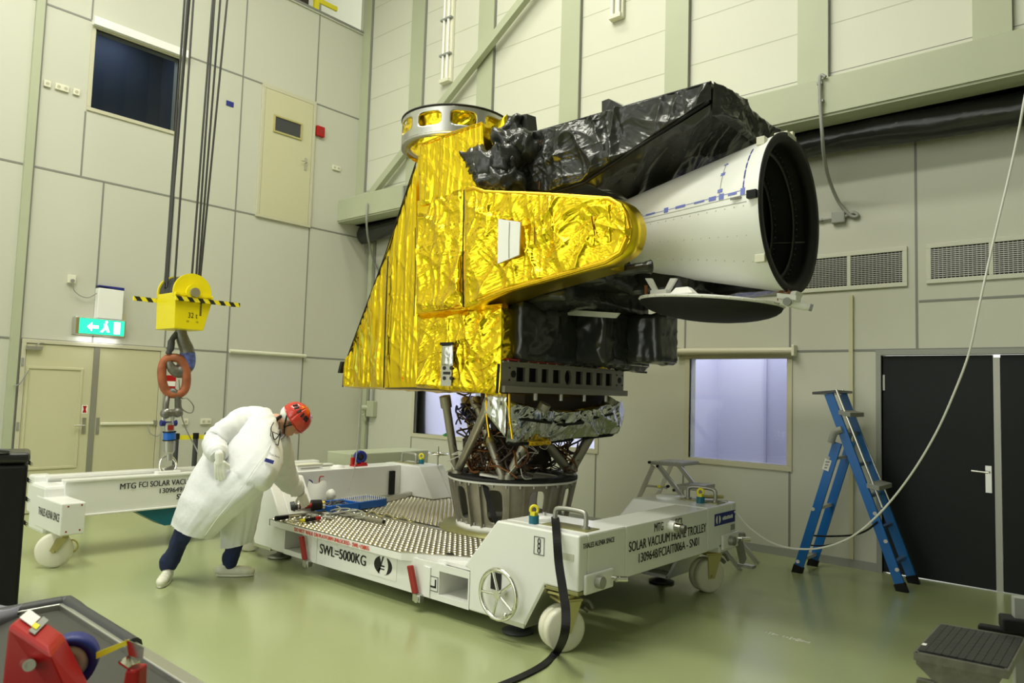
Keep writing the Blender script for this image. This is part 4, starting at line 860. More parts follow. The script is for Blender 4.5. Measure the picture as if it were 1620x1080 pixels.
# launch ring on top
LC = V((-5.33, 5.12, 0)); LR = 0.555
def lhole(a, t):
    k = 10; da = ((a+1.9) % (2*PI/k)); da = min(da, 2*PI/k-da); return (da/0.23)**4+((t-0.55)/0.27)**4 < 1
NS, NZ = 240, 26; m = MB(); m._m(None); idx = {}
def vid2(i, j, s):
    key = (i % NS, j, s)
    if key not in idx:
        a, t = 2*PI*i/NS, j/NZ; r = LR-0.02*s; nb = [sol[(i+di) % NS][j+dj] for di in (-1, 0) for dj in (-1, 0) if 0 <= j+dj < NZ]
        if not all(nb): a, t = snap(a, t, -1.9, 10, 0.23, 0.27, 0.55)
        idx[key] = len(m.v); m.v.append(V((LC.x+r*math.cos(a), LC.y+r*math.sin(a), lerp(4.165, 4.425, t))))
    return idx[key]
sol = [[not lhole(2*PI*(i+0.5)/NS, (j+0.5)/NZ) for j in range(NZ)] for i in range(NS)]
for i in range(NS):
    for j in range(NZ):
        if not sol[i][j]: continue
        for s in (0, 1): m.f.append((vid2(i, j, s), vid2(i+1, j, s), vid2(i+1, j+1, s), vid2(i, j+1, s))); m.mi.append(0); m.sm.append(True)
        for (di, dj, a, b) in ((1, 0, (1, 0), (1, 1)), (-1, 0, (0, 0), (0, 1)), (0, 1, (0, 1), (1, 1)), (0, -1, (0, 0), (1, 0))):
            ii, jj = (i+di) % NS, j+dj
            if jj < 0 or jj >= NZ or not sol[ii][jj]:
                m.f.append((vid2(i+a[0], j+a[1], 0), vid2(i+b[0], j+b[1], 0), vid2(i+b[0], j+b[1], 1), vid2(i+a[0], j+a[1], 1))); m.mi.append(0); m.sm.append(False)
part('top_ring', m, 'alu', sat)
m = MB(); m.lathe((LC.x, LC.y, 4.425), (0, 0, 1), [(LR-0.02, 0), (LR+0.008, 0), (LR+0.008, 0.014), (LR-0.02, 0.014)], 64, closed=True); part('black_rim', m, 'matblack', sat)
m = MB(); m.lathe((LC.x, LC.y, 4.14), (0, 0, 1), [(LR-0.09, 0.0), (LR, 0.0), (LR, 0.03), (LR-0.09, 0.03)], 64, closed=True); part('lower_rim', m, 'alu_dull', sat)
def innerfoil(u, v): a = 2*PI*u; return V((LC.x+(LR-0.08)*math.cos(a), LC.y+(LR-0.08)*math.sin(a), lerp(4.10, 4.42, v)))
m = MB()
def inner(u, v): p = innerfoil(u, v); n = (V((p.x, p.y, 0))-LC).normalized(); return p+n*0.045*crumple(p, 'crinkle', 14)
m.grid(inner, 200, 20, None, True); part('ring_blanket', m, 'gold', sat)
m = MB(); m.lathe((LC.x+0.05, LC.y, 3.6), (0, 0, 1), [(0.0, 0), (0.40, 0), (0.42, 0.56), (0.0, 0.56)], 32); part('neck', m, 'gold_smooth', sat)

# black sunshade wedge above the baffle
WY0, WY1 = 4.66, 5.86
wt = [(770, 236), (800, 222), (830, 214), (1125, 130)]; wb = [(770, 290), (800, 300), (870, 306), (923, 289), (1122, 160), (1125, 157)]
def shade(u, v): x = 770+355*u; return q(x, lerp(pline(wb, x), pline(wt, x), v), WY0)
m = MB(); foil(m, shade, NY, 300, 110, 0.050, 'crease', 20, None, 0.03); part('sunshade_front', m, 'blackfoil', sat)
outl = wt+wb[::-1]; A = [q(x, y, WY0+0.01) for x, y in outl]; m = MB(); m.hull2(A, [p+V((0, WY1-WY0, 0)) for p in A]); part('sunshade_body', m, 'blackfoil', sat)
e0, e1 = q(1122, 160, WY0), q(1125, 130, WY0); dY = V((0, WY1-WY0, 0))
m = MB(); foil(m, quadfn(e0+V((0.02, 0, -0.10)), e0+dY+V((0.02, 0, -0.10)), e1+dY+V((0.02, 0, 0)), e1+V((0.02, 0, 0))), (1, 0, 0), 110, 24, 0.035, 'crease', 21); part('sunshade_end', m, 'blackfoil', sat)
b0 = q(923, 289, WY0)
m = MB(); foil(m, quadfn(b0, e0+V((0.02, 0, -0.02)), e0+dY+V((0.02, 0, -0.02)), b0+dY), V((0.3, 0, -1)), 90, 90, 0.040, 'crease', 22); part('sunshade_underside', m, 'blackfoil', sat)
m = MB(); m.tube([q(870, 306, WY0-0.01), q(923, 290, WY0-0.01), q(1020, 226, WY0-0.01), q(1122, 160, WY0-0.01)], 0.012, 6); m.tube([q(830, 214, WY0-0.01), q(1125, 130, WY0-0.01)], 0.010, 6); part('sunshade_hem', m, 'black', sat)
A = [q(x, y, 4.68) for x, y in ((952, 181), (952, 160), (963, 156), (986, 168), (975, 177))]; m = MB(); m.prism(A, (0.02, 0.12, 0)); part('sunshade_tab', m, 'blackfoil', sat)
part('tape_strip', MB().tube([q(856, 222, WY0-0.028), q(855, 260, WY0-0.03), q(853, 300, WY0-0.028)], 0.006, 5), 'copper', sat)
# black crumpled strap and bundles at the left end of the sunshade
def bundle(name, pts, rr, seed, amp=0.045, n=11):
    P = smoothpath(pts, 12); L = len(P); n = 44
    R_ = [pline([(i/(len(rr)-1), r) for i, r in enumerate(rr)], t/(L-1)) for t in range(L)]
    R_ = [r*math.sqrt(min(1.0, 0.15+min(i, L-1-i)/5.0)) for i, r in enumerate(R_)]
    mm = MB(); mm.tube(P, R_, n); out = []
    for i, v in enumerate(mm.v):
        c = P[min((i % (L*n))//n, L-1)]; d = v-c; d = d.normalized() if d.length > 1e-6 else V((0, 0, 0)); out.append(v+d*(amp*1.1*(crumple(v*2.0, 'crease', seed)-0.5)))
    mm.v = out; return part(name, mm, 'blackfoil', sat)
bundle('black_bundle', [q(738, 250, 4.38), q(750, 252, 4.36), q(775, 262, 4.36), q(800, 258, 4.45), q(825, 240, 4.6)], [0.05, 0.08, 0.12, 0.13, 0.10], 30)
bundle('black_bundle', [q(750, 262, 4.36), q(775, 280, 4.36), q(800, 288, 4.42), q(830, 292, 4.56)], [0.04, 0.10, 0.12, 0.10], 31)
bundle('black_bundle', [q(812, 190, 4.62), q(813, 215, 4.6), q(806, 245, 4.55), q(800, 290, 4.5)], [0.07, 0.09, 0.13, 0.13], 32)
bundle('black_bundle', [q(785, 235, 4.5), q(800, 228, 4.52), q(830, 232, 4.58), q(850, 250, 4.62)], [0.05, 0.09, 0.12, 0.08], 33)
m = MB(); A = [q(x, y, 4.60) for x, y in ((803, 206), (802, 182), (811, 184), (816, 200), (817, 183), (833, 180), (836, 207), (822, 211))]; m.prism(A, (0.02, 0.10, 0)); part('bundle_tabs', m, 'blackfoil', sat)

# ------------------------------------------------------------------ white telescope baffle
BC = V((-1.955, 5.3, 3.07)); BR = 0.585; SL = 0.205
def br(x): return BR+(x-BC.x)*SL
XB = -3.95
baf = MB(); baf.lathe((XB, BC.y, BC.z), (1, 0, 0), [(br(XB), 0), (BR, BC.x-XB)], 96); o_b = part('baffle', baf, 'baffle', sat)
m = MB(); m.lathe((XB+0.2, BC.y, BC.z), (1, 0, 0), [(0.02, 0), (br(XB+0.2)-0.03, 0.01), (BR-0.035, BC.x-XB-0.2)], 96); part('baffle_inside', m, 'matblack', o_b)
m = MB(); m.lathe((BC.x-0.05, BC.y, BC.z), (1, 0, 0), [(BR-0.004, 0.045), (BR+0.006, 0.045), (BR+0.006, 0.055), (BR-0.055, 0.055), (BR-0.085, -0.02), (BR-0.05, -0.02)], 96, closed=True); part('aperture_rim', m, 'matblack', o_b)
for x in (-2.12, -2.28, -2.50, -2.75):
    r = br(x)-0.03; m = MB(); m.lathe((x, BC.y, BC.z), (1, 0, 0), [(r, 0), (r-0.055, 0.004), (r-0.055, 0.010), (r, 0.012)], 96, closed=True); part('vane', m, 'vane', o_b)
    m = MB()
    for k in range(60): a = 2*PI*k/60; p = V((x+0.02, BC.y+(r-0.004)*math.cos(a), BC.z+(r-0.004)*math.sin(a))); m.obox(p, V((0.004, 0, 0)), V((0, 0.004, 0)), V((0, 0, 0.004)))
    part('rivets', m, 'alu_dull', o_b)
m = MB(); a = math.radians(-12); m.tube([V((x, BC.y+(br(x)-0.04)*math.cos(a), BC.z+(br(x)-0.04)*math.sin(a))) for x in (-2.9, -2.5, -1.99)], 0.005, 5); part('inner_seam', m, 'alu_dull', o_b)
def cone_pt(x, th, off=0.002): r = br(x)+off; return V((x, BC.y+r*math.cos(th), BC.z+r*math.sin(th)))
def conepatch(x0, x1, t0, t1, key, name):
    m = MB(); n = max(2, int(abs(t1-t0)/0.05)+1)
    m.grid(lambda u, v: cone_pt(lerp(x0, x1, u), lerp(t0, t1, v), 0.0025), 2, n); m.grid(lambda u, v: cone_pt(lerp(x0, x1, u), lerp(t0, t1, v), 0.0005), 2, n)
    return part(name, m, key, o_b)
D = math.radians
for x0, x1, h in ((-3.12, -3.06, 0.9), (-3.03, -2.99, 2.6), (-2.95, -2.86, 1.0), (-2.77, -2.73, 2.6), (-2.66, -2.57, 1.3), (-2.49, -2.40, 0.9), (-2.36, -2.30, 1.8), (-2.275, -2.235, 2.3), (-2.20, -2.13, 0.8), (-2.10, -2.065, 2.8)):
    t = lerp(172.0, 174.0, (x0+3.2)/1.1); conepatch(x0, x1, D(t-h), D(t+h), 'bluetape', 'blue_tape')
conepatch(-3.25, -2.08, D(172.6), D(172.95), 'bluetape', 'tape_line')
for t0, t1 in ((171, 166), (164, 157), (155, 150), (148, 142), (140, 134)): conepatch(-2.085, -2.075, D(t0), D(t1), 'navy', 'blue_tape')
conepatch(-2.082, -2.078, D(134), D(172), 'bluetape', 'tape_line')
for t0, t1, w_ in ((170, 167, 0.04), (154.5, 151.5, 0.035), (143, 141.5, 0.035)): conepatch(-2.27-w_/2, -2.27+w_/2, D(t0), D(t1), 'bluetape', 'blue_tape')
conepatch(-2.272, -2.268, D(140), D(172), 'conduit', 'tape_line')
conepatch(-3.3, -2.05, D(176.5), D(176.8), 'conduit', 'cone_seam'); conepatch(-3.3, -2.05, D(181.5), D(181.8), 'conduit', 'cone_seam')
m = MB()
for th in (184, 205, 226):
    for k in range(16): p = cone_pt(-3.2+k*0.075, D(th), 0.0); m.ball(p, 0.005, 6, 4)
part('rivets', m, 'wall_up', o_b)
for th, nm, key in ((178, 'latch_block', 'black'), (222, 'latch_block', 'plastic')):
    p = cone_pt(-2.0, D(th), 0.015); m = MB(); m.obox(p, V((0.035, 0, 0)), V((0, 0.02, 0)), V((0, 0, 0.028))); part(nm, m, key, o_b, 0.004)
p = cone_pt(-2.13, D(178), 0.01); part('cone_bracket', MB().obox(p, V((0.04, 0, 0)), V((0, 0.005, 0)), V((0, 0, 0.008))), 'steel', o_b)
p = cone_pt(-2.0, D(92), 0.0); m = MB(); m.obox(p+V((0, 0.02, 0.005)), V((0.05, 0, 0)), V((0, 0.09, 0)), V((0, 0, 0.02))); part('release_mechanism', m, 'plastic', o_b, 0.004); m = MB(); m.obox(p+V((0.03, 0.08, 0.025)), V((0.012, 0, 0)), V((0, 0.02, 0)), V((0, 0, 0.035))); part('release_pin', m, 'plastic', o_b, 0.004); m = MB(); m.obox(cone_pt(-2.03, D(128), 0.01), V((0.03, 0, 0)), V((0, 0.03, 0)), V((0, 0, 0.03))); part('release_clamp', m, 'plastic', o_b, 0.004)
for th in (25, -20): p = cone_pt(-1.99, D(th), 0.015); part('rim_lug', MB().obox(p, V((0.02, 0, 0)), V((0, 0.018, 0)), V((0, 0, 0.03))), 'black', o_b, 0.003)
# open cover dish below the baffle
CC = V((-2.585, 5.3, 2.445)); tilt = V((0.075, 0, 1)).normalized(); CRD = 0.55
cov = MB(); cov.lathe(CC, tilt, [(CRD-0.01, -0.012), (CRD, -0.008), (CRD, 0.012), (CRD-0.02, 0.016), (0.0, 0.018)], 72, 'white_matt'); o_c = part('baffle_cover', cov, 'white_matt', sat)
m = MB(); m.lathe(CC, tilt, [(CRD-0.006, -0.012)]+[(CRD*math.cos(t*PI/2/8)-0.008, -0.012-0.135*math.sin(t*PI/2/8)) for t in range(1, 8)]+[(0.0, -0.147)], 72); part('dish', m, 'matblack', o_c)
m = MB()
for k in range(36): a = 2*PI*k/36; p = CC+V((math.cos(a)*CRD, math.sin(a)*CRD, -0.075*math.cos(a)*CRD)); m.ball(p+V((math.cos(a), math.sin(a), 0))*0.001, 0.006, 6, 4)
part('rim_rivets', m, 'plastic', o_c)
p = q(1076, 464, 4.82); m = MB(); m.hull2([p+V((-0.09, 0, 0)), p+V((0.10, 0, 0)), p+V((0.10, 0.1, 0)), p+V((-0.09, 0.1, 0))], [p+V((-0.05, 0.02, 0.05)), p+V((0.05, 0.02, 0.05)), p+V((0.05, 0.08, 0.05)), p+V((-0.05, 0.08, 0.05))]); part('cover_latch', m, 'white_matt', o_c, 0.005)
p = q(1022, 465, 5.1); part('pin', MB().cyl(p, p+V((0, 0, 0.07)), 0.014), 'copper', o_c)
hx = q(1252, 478, 5.25)
m = MB(); m.cyl(hx+0.62*V((-0.12, -0.02, 0.02)), hx+0.62*V((0.14, 0.10, -0.05)), 0.030, n=16); m.cyl(hx+0.62*V((0.14, 0.10, -0.05)), hx+0.62*V((0.19, 0.12, -0.06)), 0.024, n=16, m=None); m.obox(hx+0.62*V((-0.03, 0, 0.06)), V((0.07, 0, -0.012)), V((0, 0.05, 0)), V((0, 0, 0.02))); m.obox(hx+0.62*V((0.02, 0.05, 0.05)), V((0.02, 0, 0.045)), V((0, 0.07, 0)), V((0.02, 0, 0))); part('hinge_motor', m, 'white_matt', o_c, 0.005)
m = MB(); m.cyl(hx+0.62*V((-0.02, -0.09, 0.0)), hx+0.62*V((-0.02, -0.05, 0.0)), 0.030, n=16); part('motor_cap', m, 'grey', o_c); m = MB(); m.cyl(hx+0.62*V((0.17, 0.10, -0.055)), hx+0.62*V((0.20, 0.115, -0.065)), 0.026, n=14); part('motor_cap', m, 'grey', o_c)
m = MB()
for k in range(4): m.tube(smoothpath([hx+0.62*V((-0.16, 0.0, 0.03+k*0.01)), hx+0.62*V((-0.14, -0.03, 0.12)), hx+0.62*V((-0.05, -0.04, 0.16-k*0.02)), hx+0.62*V((0.02, -0.03, 0.09))], 5), 0.004, 5)
part('motor_wires', m, 'copper', o_c)
b1 = q(1045, 463, 5.0)
m = MB()
for x0, x1 in ((1025, 1038), (1065, 1052)):
    A = q(x0-5, 440, 5.0), q(x0+5, 440, 5.0); B = q(x1-4, 464, 5.0), q(x1+4, 464, 5.0)
    m.hull2([A[0], A[1], A[1]+V((0, 0.03, 0)), A[0]+V((0, 0.03, 0))], [B[0], B[1], B[1]+V((0, 0.03, 0)), B[0]+V((0, 0.03, 0))])
m.obox(b1, V((0.07, 0, 0)), V((0, 0.04, 0)), V((0, 0, 0.02))); part('support_bracket', m, 'white_matt', o_b, 0.003)
bundle('black_strut', [q(935, 432, 4.75), q(985, 428, 4.72), q(1020, 423, 4.75), q(1032, 422, 4.78)], [0.03, 0.04, 0.04, 0.055], 35, 0.006, 10)

# ------------------------------------------------------------------ black instrument boxes on the right side
def foilbox(name, a, b, seed, amp=0.025, key='blackfoil'):
    x0, y0, z0 = a; x1, y1, z1 = b; m = MB(); r = lambda L: max(4, int(L/0.022))
    foil(m, quadfn((x0, y0, z0), (x1, y0, z0), (x1, y0, z1), (x0, y0, z1)), NY, r(x1-x0), r(z1-z0), amp*0.8, 'crease', seed)
    foil(m, quadfn((x1, y0, z0), (x1, y1, z0), (x1, y1, z1), (x1, y0, z1)), (1, 0, 0), r(y1-y0), r(z1-z0), amp*0.8, 'crease', seed+1)
    foil(m, quadfn((x0, y0, z0), (x0, y1, z0), (x1, y1, z0), (x1, y0, z0)), (0, 0, -1), r(y1-y0), r(x1-x0), amp*0.8, 'crease', seed+2)
    foil(m, quadfn((x0, y0, z1), (x1, y0, z1), (x1, y1, z1), (x0, y1, z1)), (0, 0, 1), r(x1-x0), r(y1-y0), amp*0.8, 'crease', seed+3)
    m.box((x0, y0+0.015, z0+0.015), (x1-0.015, y1, z1-0.015))
    return part(name, m, key, sat)
foilbox('instrument_box', (-4.10, 4.62, 1.985), (-3.93, 5.50, 2.46), 40)
foilbox('instrument_box', (-4.05, 5.40, 1.99), (-3.62, 6.15, 2.46), 44, 0.035)
foilbox('instrument_box', (-3.75, 5.75, 2.02), (-3.30, 6.10, 2.44), 48, 0.02)
k0 = q(1008, 540, 5.95)
foilbox('radiator_box', (k0.x-0.30, 5.95, q(1008, 566, 5.95).z), (k0.x, 6.36, q(1008, 517, 5.95).z), 52, 0.01)
foilbox('instrument_box', (-4.10, 4.70, 2.46), (-3.55, 6.0, 2.62), 56, 0.03)
foilbox('instrument_box', (-4.05, 4.78, 2.60), (-3.22, 5.9, 2.86), 60, 0.03)
foilbox('instrument_box', (-3.9, 5.25, 2.55), (-2.75, 6.15, 2.75), 64, 0.03)
foilbox('instrument_box', (-3.0, 5.75, 2.60), (-2.25, 6.1, 2.74), 68, 0.02)
m = MB(); A = [q(x, y, 5.2) for x, y in ((880, 497), (903, 490), (980, 495), (973, 503))]; m.prism(A, (0.0, 0.02, 0.0)); part('mirror_plate', m, 'wall_up', sat)  # wall reflection painted in as a matt, wall-coloured plate
# dark machined base frame
FX = -4.0
m = MB(); holes = []
for x0, x1 in ((817, 831), (837, 851), (857, 868), (875, 887), (911, 922), (927.5, 938), (943.5, 953), (958.5, 968)):
    ya, yb = ax(x0, 600, FX).y, ax(x1, 600, FX).y; holes.append((ya, yb, 1.795, 1.915))
ym = (ax(893, 600, FX).y+ax(905, 600, FX).y)/2
wallgrid(m, 4.45, 6.30, 1.755, 1.955, holes+[(ym-0.055, ym+0.055, 1.785, 1.925)], None, lambda y, z, d: (FX-d, y, z), 0.03)
for k in range(24):
    t0, t1 = 2*PI*k/24, 2*PI*(k+1)/24; R_ = 0.12
    cs = [(ym+0.055*math.copysign(1, math.cos((t0+t1)/2)), 1.855+0.07*math.copysign(1, math.sin((t0+t1)/2))), (ym+0.052*math.cos(t0), 1.855+0.068*math.sin(t0)), (ym+0.052*math.cos(t1), 1.855+0.068*math.sin(t1))]
    m.prism([(FX, y, z) for y, z in cs], (-0.03, 0, 0))
m.box((FX-0.06, 4.45, 1.70), (FX+0.045, 6.31, 1.755)); m.box((FX-0.06, 4.45, 1.945), (FX+0.02, 6.30, 1.958))
fr_ = part('base_frame', m, 'frame_dark', sat, 0.004)
m = MB(); m.box((FX-0.12, 4.46, 1.71), (FX-0.07, 6.29, 1.95)); part('frame_backing', m, 'matblack', fr_)
m = MB()
for y, n in ((4.60, 1), (6.22, 1)):
    m.cyl((FX+0.001, y, 1.855), (FX+0.006, y, 1.855), 0.03, n=14)
    for dy, dz in ((-0.05, 0.05), (0.05, 0.05), (-0.05, -0.05), (0.05, -0.05)): m.cyl((FX+0.001, y+dy, 1.855+dz), (FX+0.006, y+dy, 1.855+dz), 0.008, n=8)
part('bolt_holes', m, 'matblack', fr_)
m = MB()
for k in range(14): y = 4.52+k*0.13; m.cyl((FX+0.01, y, 1.958), (FX+0.01, y, 1.972), 0.009, n=8)
for k in range(4): y = 4.9+k*0.36; m.cyl((FX-0.0, y, 1.64), (FX-0.0, y, 1.70), 0.018, n=10)
m.box((FX-0.02, 5.28, 1.96), (FX+0.02, 5.36, 2.02)); part('frame_bolts', m, 'alu', fr_)
m = MB(); m.box((FX-0.01, 4.50, 1.965), (FX+0.03, 4.98, 1.98)); m.box((FX-0.01, 4.98, 1.965), (FX+0.04, 5.22, 1.995)); part('red_guard', m, 'redhandle', fr_)
m = MB(); m.box((FX-0.06, 6.30, 1.955), (FX+0.02, 6.5, 1.965)); m.box((FX+0.0, 6.5, 1.945), (FX+0.02, 6.72, 1.965)); part('alignment_pointer', m, 'brown', fr_)
m = MB(); m.box((-5.6, 4.55, 1.70), (FX-0.1, 6.25, 1.76)); part('base_deck', m, 'frame_dark', sat)

# silver blanket under the frame
def silv(u, v):
    x = lerp(800, 984, u); s = math.sin(PI*u)
    yt = lerp(634, 632, u)+16*s**1.5; yb = pline([(0, 700), (0.08, 704), (0.45, 702), (0.75, 694), (0.94, 688), (1, 672)], u)
    p = ax(x, lerp(yb, yt, v), FX-0.04); return p+V((0.05*math.sin(PI*v)*(0.4+s)-0.16*(1-v)*s, 0, 0))
m = MB(); foil(m, silv, (1, 0, 0), 150, 56, 0.05, 'crinkle', 70); sb = part('silver_blanket', m, 'silver', sat)
for u0, u1, v in ((0.10, 0.36, 0.62), (0.42, 0.64, 0.58), (0.70, 0.88, 0.66)):
    part('hook_tape', MB().tube([silv(lerp(u0, u1, t/5), v)+V((0.035, 0, 0)) for t in range(6)], 0.013, 6), 'black', sb)
for u0, u1 in ((0.02, 0.26), (0.44, 0.66), (0.74, 0.97)):
    part('hem', MB().tube([silv(lerp(u0, u1, t/5), 0.02)+V((0.015, 0, -0.005)) for t in range(6)], 0.014, 6), 'black', sb)
m = MB(); foil(m, lambda u, v: V((lerp(-4.30, FX-0.05, u), 4.58, lerp(1.33+0.2*(1-u), 1.69, v))), NY, 16, 24, 0.02, 'drape', 72); part('side_blanket', m, 'silver', sat)
m = MB(); foil(m, lambda u, v: silv(lerp(0.26, 0.46, u), 0.03)+V((0.03, 0, lerp(-0.03, 0.02, v))), (1, 0, 0), 30, 6, 0.03, 'crinkle', 73); part('golden_hem', m, 'gold_edge', sat)
for y, x in ((4.60, -4.28), (4.60, -4.02)): part('golden_edge', MB().tube([(x, y-0.02, 1.69), (x+0.01, y-0.02, 1.50), (x+0.05, y-0.02, 1.32)], 0.010, 6), 'gold_edge', sat)

# tubular struts between the support ring and the satellite
def strut(a, b, r=0.040):
    a, b = V(a), V(b); d = (b-a).normalized(); m = MB(); m.cyl(a, b, r, n=18); m.cyl(b-d*0.10, b+d*0.01, r*1.35, n=18); m.cyl(a-d*0.01, a+d*0.05, r*0.9, n=18)
    m.cyl(V((a.x, a.y, 0.926)), V((a.x, a.y, 0.965)), r*1.5, r*1.1, n=18)
    return part('strut', m, 'strut', sat)
def rp(px, py, rad=0.55):                            # foot on the ring along the line of sight
    p = az(px, py, 0.95); d = V((p.x-RC.x, p.y-RC.y, 0)); d = d.normalized()*rad; return V((RC.x+d.x, RC.y+d.y, 0.95))
strut(rp(724, 742), q(704, 628, 4.82)); strut(rp(739, 744), q(777, 630, 4.62)); strut(rp(757, 735), q(737, 632, 5.75))
strut(rp(797, 752), q(752, 632, 5.0)); strut(rp(805, 753), q(862, 640, 5.05)); strut(rp(884, 746), q(815, 640, 5.1), 0.042); strut(rp(893, 746), q(966, 632, 6.15), 0.05)
part('amber_band', MB().cyl(lerp(rp(797, 752), q(752, 632, 5.0), 0.42), lerp(rp(797, 752), q(752, 632, 5.0), 0.52), 0.0415, n=18), 'zinc', sat)
# wiring harness between the struts
def wires(name, key, n, r, seed, box, loopy=0.25):
    rnd = random.Random(seed); m = MB()
    for i in range(n):
        p = V([rnd.uniform(a, b) for a, b in box]); pts = [p]
        for k in range(5): p = p+V((rnd.uniform(-1, 1), rnd.uniform(-1, 1), rnd.uniform(-0.8, 0.8)))*loopy*0.6; p = V([min(max(p[j], box[j][0]-0.02), box[j][1]+0.02) for j in range(3)]); pts.append(p)
        m.tube(smoothpath(pts, 5), r*rnd.uniform(0.7, 1.4), 5)
    o = part(name, m, key, sat); o['kind'] = 'stuff'; return o
wires('wiring_harness', 'wire', 120, 0.008, 1, ((-5.0, -4.2), (4.95, 5.9), (0.98, 1.66)))
wires('copper_harness', 'copper', 50, 0.0065, 2, ((-4.95, -4.2), (4.92, 5.8), (0.98, 1.35)))
wires('blue_harness', 'wire_blue', 22, 0.008, 3, ((-5.05, -4.85), (4.95, 5.4), (1.25, 1.55)), 0.15)
wires('white_wires', 'wire_white', 14, 0.004, 4, ((-5.0, -4.2), (4.85, 5.4), (0.96, 1.4)), 0.3)
m = MB(); m.tube([rp(755, 735, 0.50)+V((0.10*math.cos(t*PI/12)*0.6-0.02, 0.1*math.cos(t*PI/12)*0.5, 0.16+0.15*math.sin(t*PI/12))) for t in range(24)], 0.018, 8, closed=True); m.tube([rp(757, 737, 0.50)+V((0.09*math.cos(t*PI/12)*0.6-0.02, 0.1*math.cos(t*PI/12)*0.5, 0.13+0.13*math.sin(t*PI/12))) for t in range(24)], 0.015, 8, closed=True); part('copper_loop', m, 'copper', sat)
m = MB(); c = rp(766, 735, 0.48)+V((0, 0, 0.14)); m.ball(c, (0.06, 0.08, 0.11), 16, 12); m.v = [v+V((1, 1, 1))*0.03*crumple(v, 'crinkle', 80) for v in m.v]; part('silver_pouch', m, 'silver', sat)
m = MB(); c = rp(775, 752, 0.56)+V((0, 0, 0.0)); m.obox(c, V((0.07, 0.05, -0.01)), V((-0.03, 0.04, 0)), V((0, 0, 0.008))); part('paper_tag', m, 'white_matt', sat)
m = MB(); c = q(716, 690, 4.95)
for k in range(6): m.ball(c+V((random.uniform(-0.08, 0.08), random.uniform(-0.05, 0.05), random.uniform(-0.04, 0.03))), (0.03, 0.02, 0.012), 8, 6)
part('green_tape', m, 'green', sat)
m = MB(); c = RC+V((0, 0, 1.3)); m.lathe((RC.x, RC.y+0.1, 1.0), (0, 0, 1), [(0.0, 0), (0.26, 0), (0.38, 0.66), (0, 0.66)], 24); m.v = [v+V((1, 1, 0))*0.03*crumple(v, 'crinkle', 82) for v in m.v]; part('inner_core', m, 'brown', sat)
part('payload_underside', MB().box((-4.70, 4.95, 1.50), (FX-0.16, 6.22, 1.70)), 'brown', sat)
# ------------------------------------------------------------------ crane block with ropes
XB1, XB0, YB0, YB1 = -7.62, -8.06, 3.365, 3.785
cb = thing('crane_block', 'yellow crane hook block hanging on black wire ropes above the white frame', 'crane block', (-7.84, 3.55, 2.25))
A = [(XB0, YB0, 2.64), (XB1, YB0, 2.64), (XB1, YB1, 2.64), (XB0, YB1, 2.64)]; B = [(XB0, YB0+0.01, 2.26), (XB1, YB0+0.01, 2.26), (XB1, YB1-0.095, 2.26), (XB0, YB1-0.095, 2.26)]
m = MB(); m.hull2([V(p) for p in B], [V(p) for p in A]); part('housing', m, 'yellow', cb, 0.008)
CY, CZ = 3.56, 2.655
for x in (XB1-0.045, XB0+0.02): part('cheek_plate', MB().cyl((x, CY, CZ), (x+0.025, CY, CZ), 0.205, n=48), 'yellow', cb, 0.003)
m = MB()
for k in range(4):
    x = XB0+0.055+k*0.085; m.lathe((x, CY, CZ), (1, 0, 0), [(0.02, 0), (0.192, 0), (0.192, 0.012), (0.155, 0.035), (0.155, 0.045), (0.192, 0.068), (0.192, 0.08), (0.02, 0.08)], 40)
part('sheave', m, 'rope', cb)
m = MB(); m.cyl((XB1-0.01, CY, CZ), (XB1+0.02, CY, CZ), 0.085, n=28, m='yellow'); m.cyl((XB1+0.02, CY, CZ), (XB1+0.045, CY, CZ), 0.05, n=20, m='alu_dull'); part('axle', m, 'alu_dull', cb)
def warnbar(x, y0, y1, z, th):
    o = part('warning_bar', MB().box((x, y0, z-0.022), (x+th, y1, z+0.022)), 'tapeyellow', cb)
    m = MB(); n = int((y1-y0)/0.115)+1
    for k in range(n):
        ya = y0+k*0.115; m.prism([(x-0.001, min(ya+0.0, y1), z+0.0225), (x-0.001, min(ya+0.055, y1), z+0.0225), (x-0.001, min(ya+0.09, y1), z-0.0225), (x-0.001, min(ya+0.035, y1), z-0.0225)], (th+0.002, 0, 0))
    part('black_stripe', m, 'ink', o)
warnbar(XB1+0.005, 3.36, 4.07, 2.575, 0.03); warnbar(XB0-0.035, 3.135, 3.60, 2.575, 0.03)
m = MB(); m.box((XB1, 3.37, 2.615), (XB1+0.012, 3.75, 2.64)); part('edge_strip', m, 'yellow', cb)
text(cb, '32 t', (XB1+0.001, 3.515, 2.385), V((0, 1, 0)), V((0, 0, 1)), 0.10, 0.055)
for y in (3.50, 3.60): text(cb, 'OK', (XB1+0.001, y, 2.335), V((0, 1, 0)), V((0, 0, 1)), 0.03, 0.022)
m = MB()
for k in range(9): m.box((XB1+0.001, 3.635, 2.54-k*0.0155), (XB1+0.002, 3.657, 2.551-k*0.0155))
part('faded_print', m, 'brown', cb)
def rope(p0, p1, r=0.011):
    p0, p1 = V(p0), V(p1); e = p0+(p1-p0)*((CEIL-0.05-p0.z)/(p1.z-p0.z)); part('wire_rope', MB().cyl(p0, e, r, n=8), 'rope', cb)
for x, b, t in ((-7.90, 265, 292), (-7.80, 268.5, 296.5), (-7.70, 280, 306), (-7.72, 307, 336.6), (-7.80, 313.5, 339.5), (-7.86, 318, 348.5), (-7.92, 321.5, 359.4)):
    a = ax(b, 390, x); c = ax(t, 0, x); z = 2.70; a2 = a+(c-a)*((z-a.z)/(c.z-a.z)); rope(a2, c, 0.012)
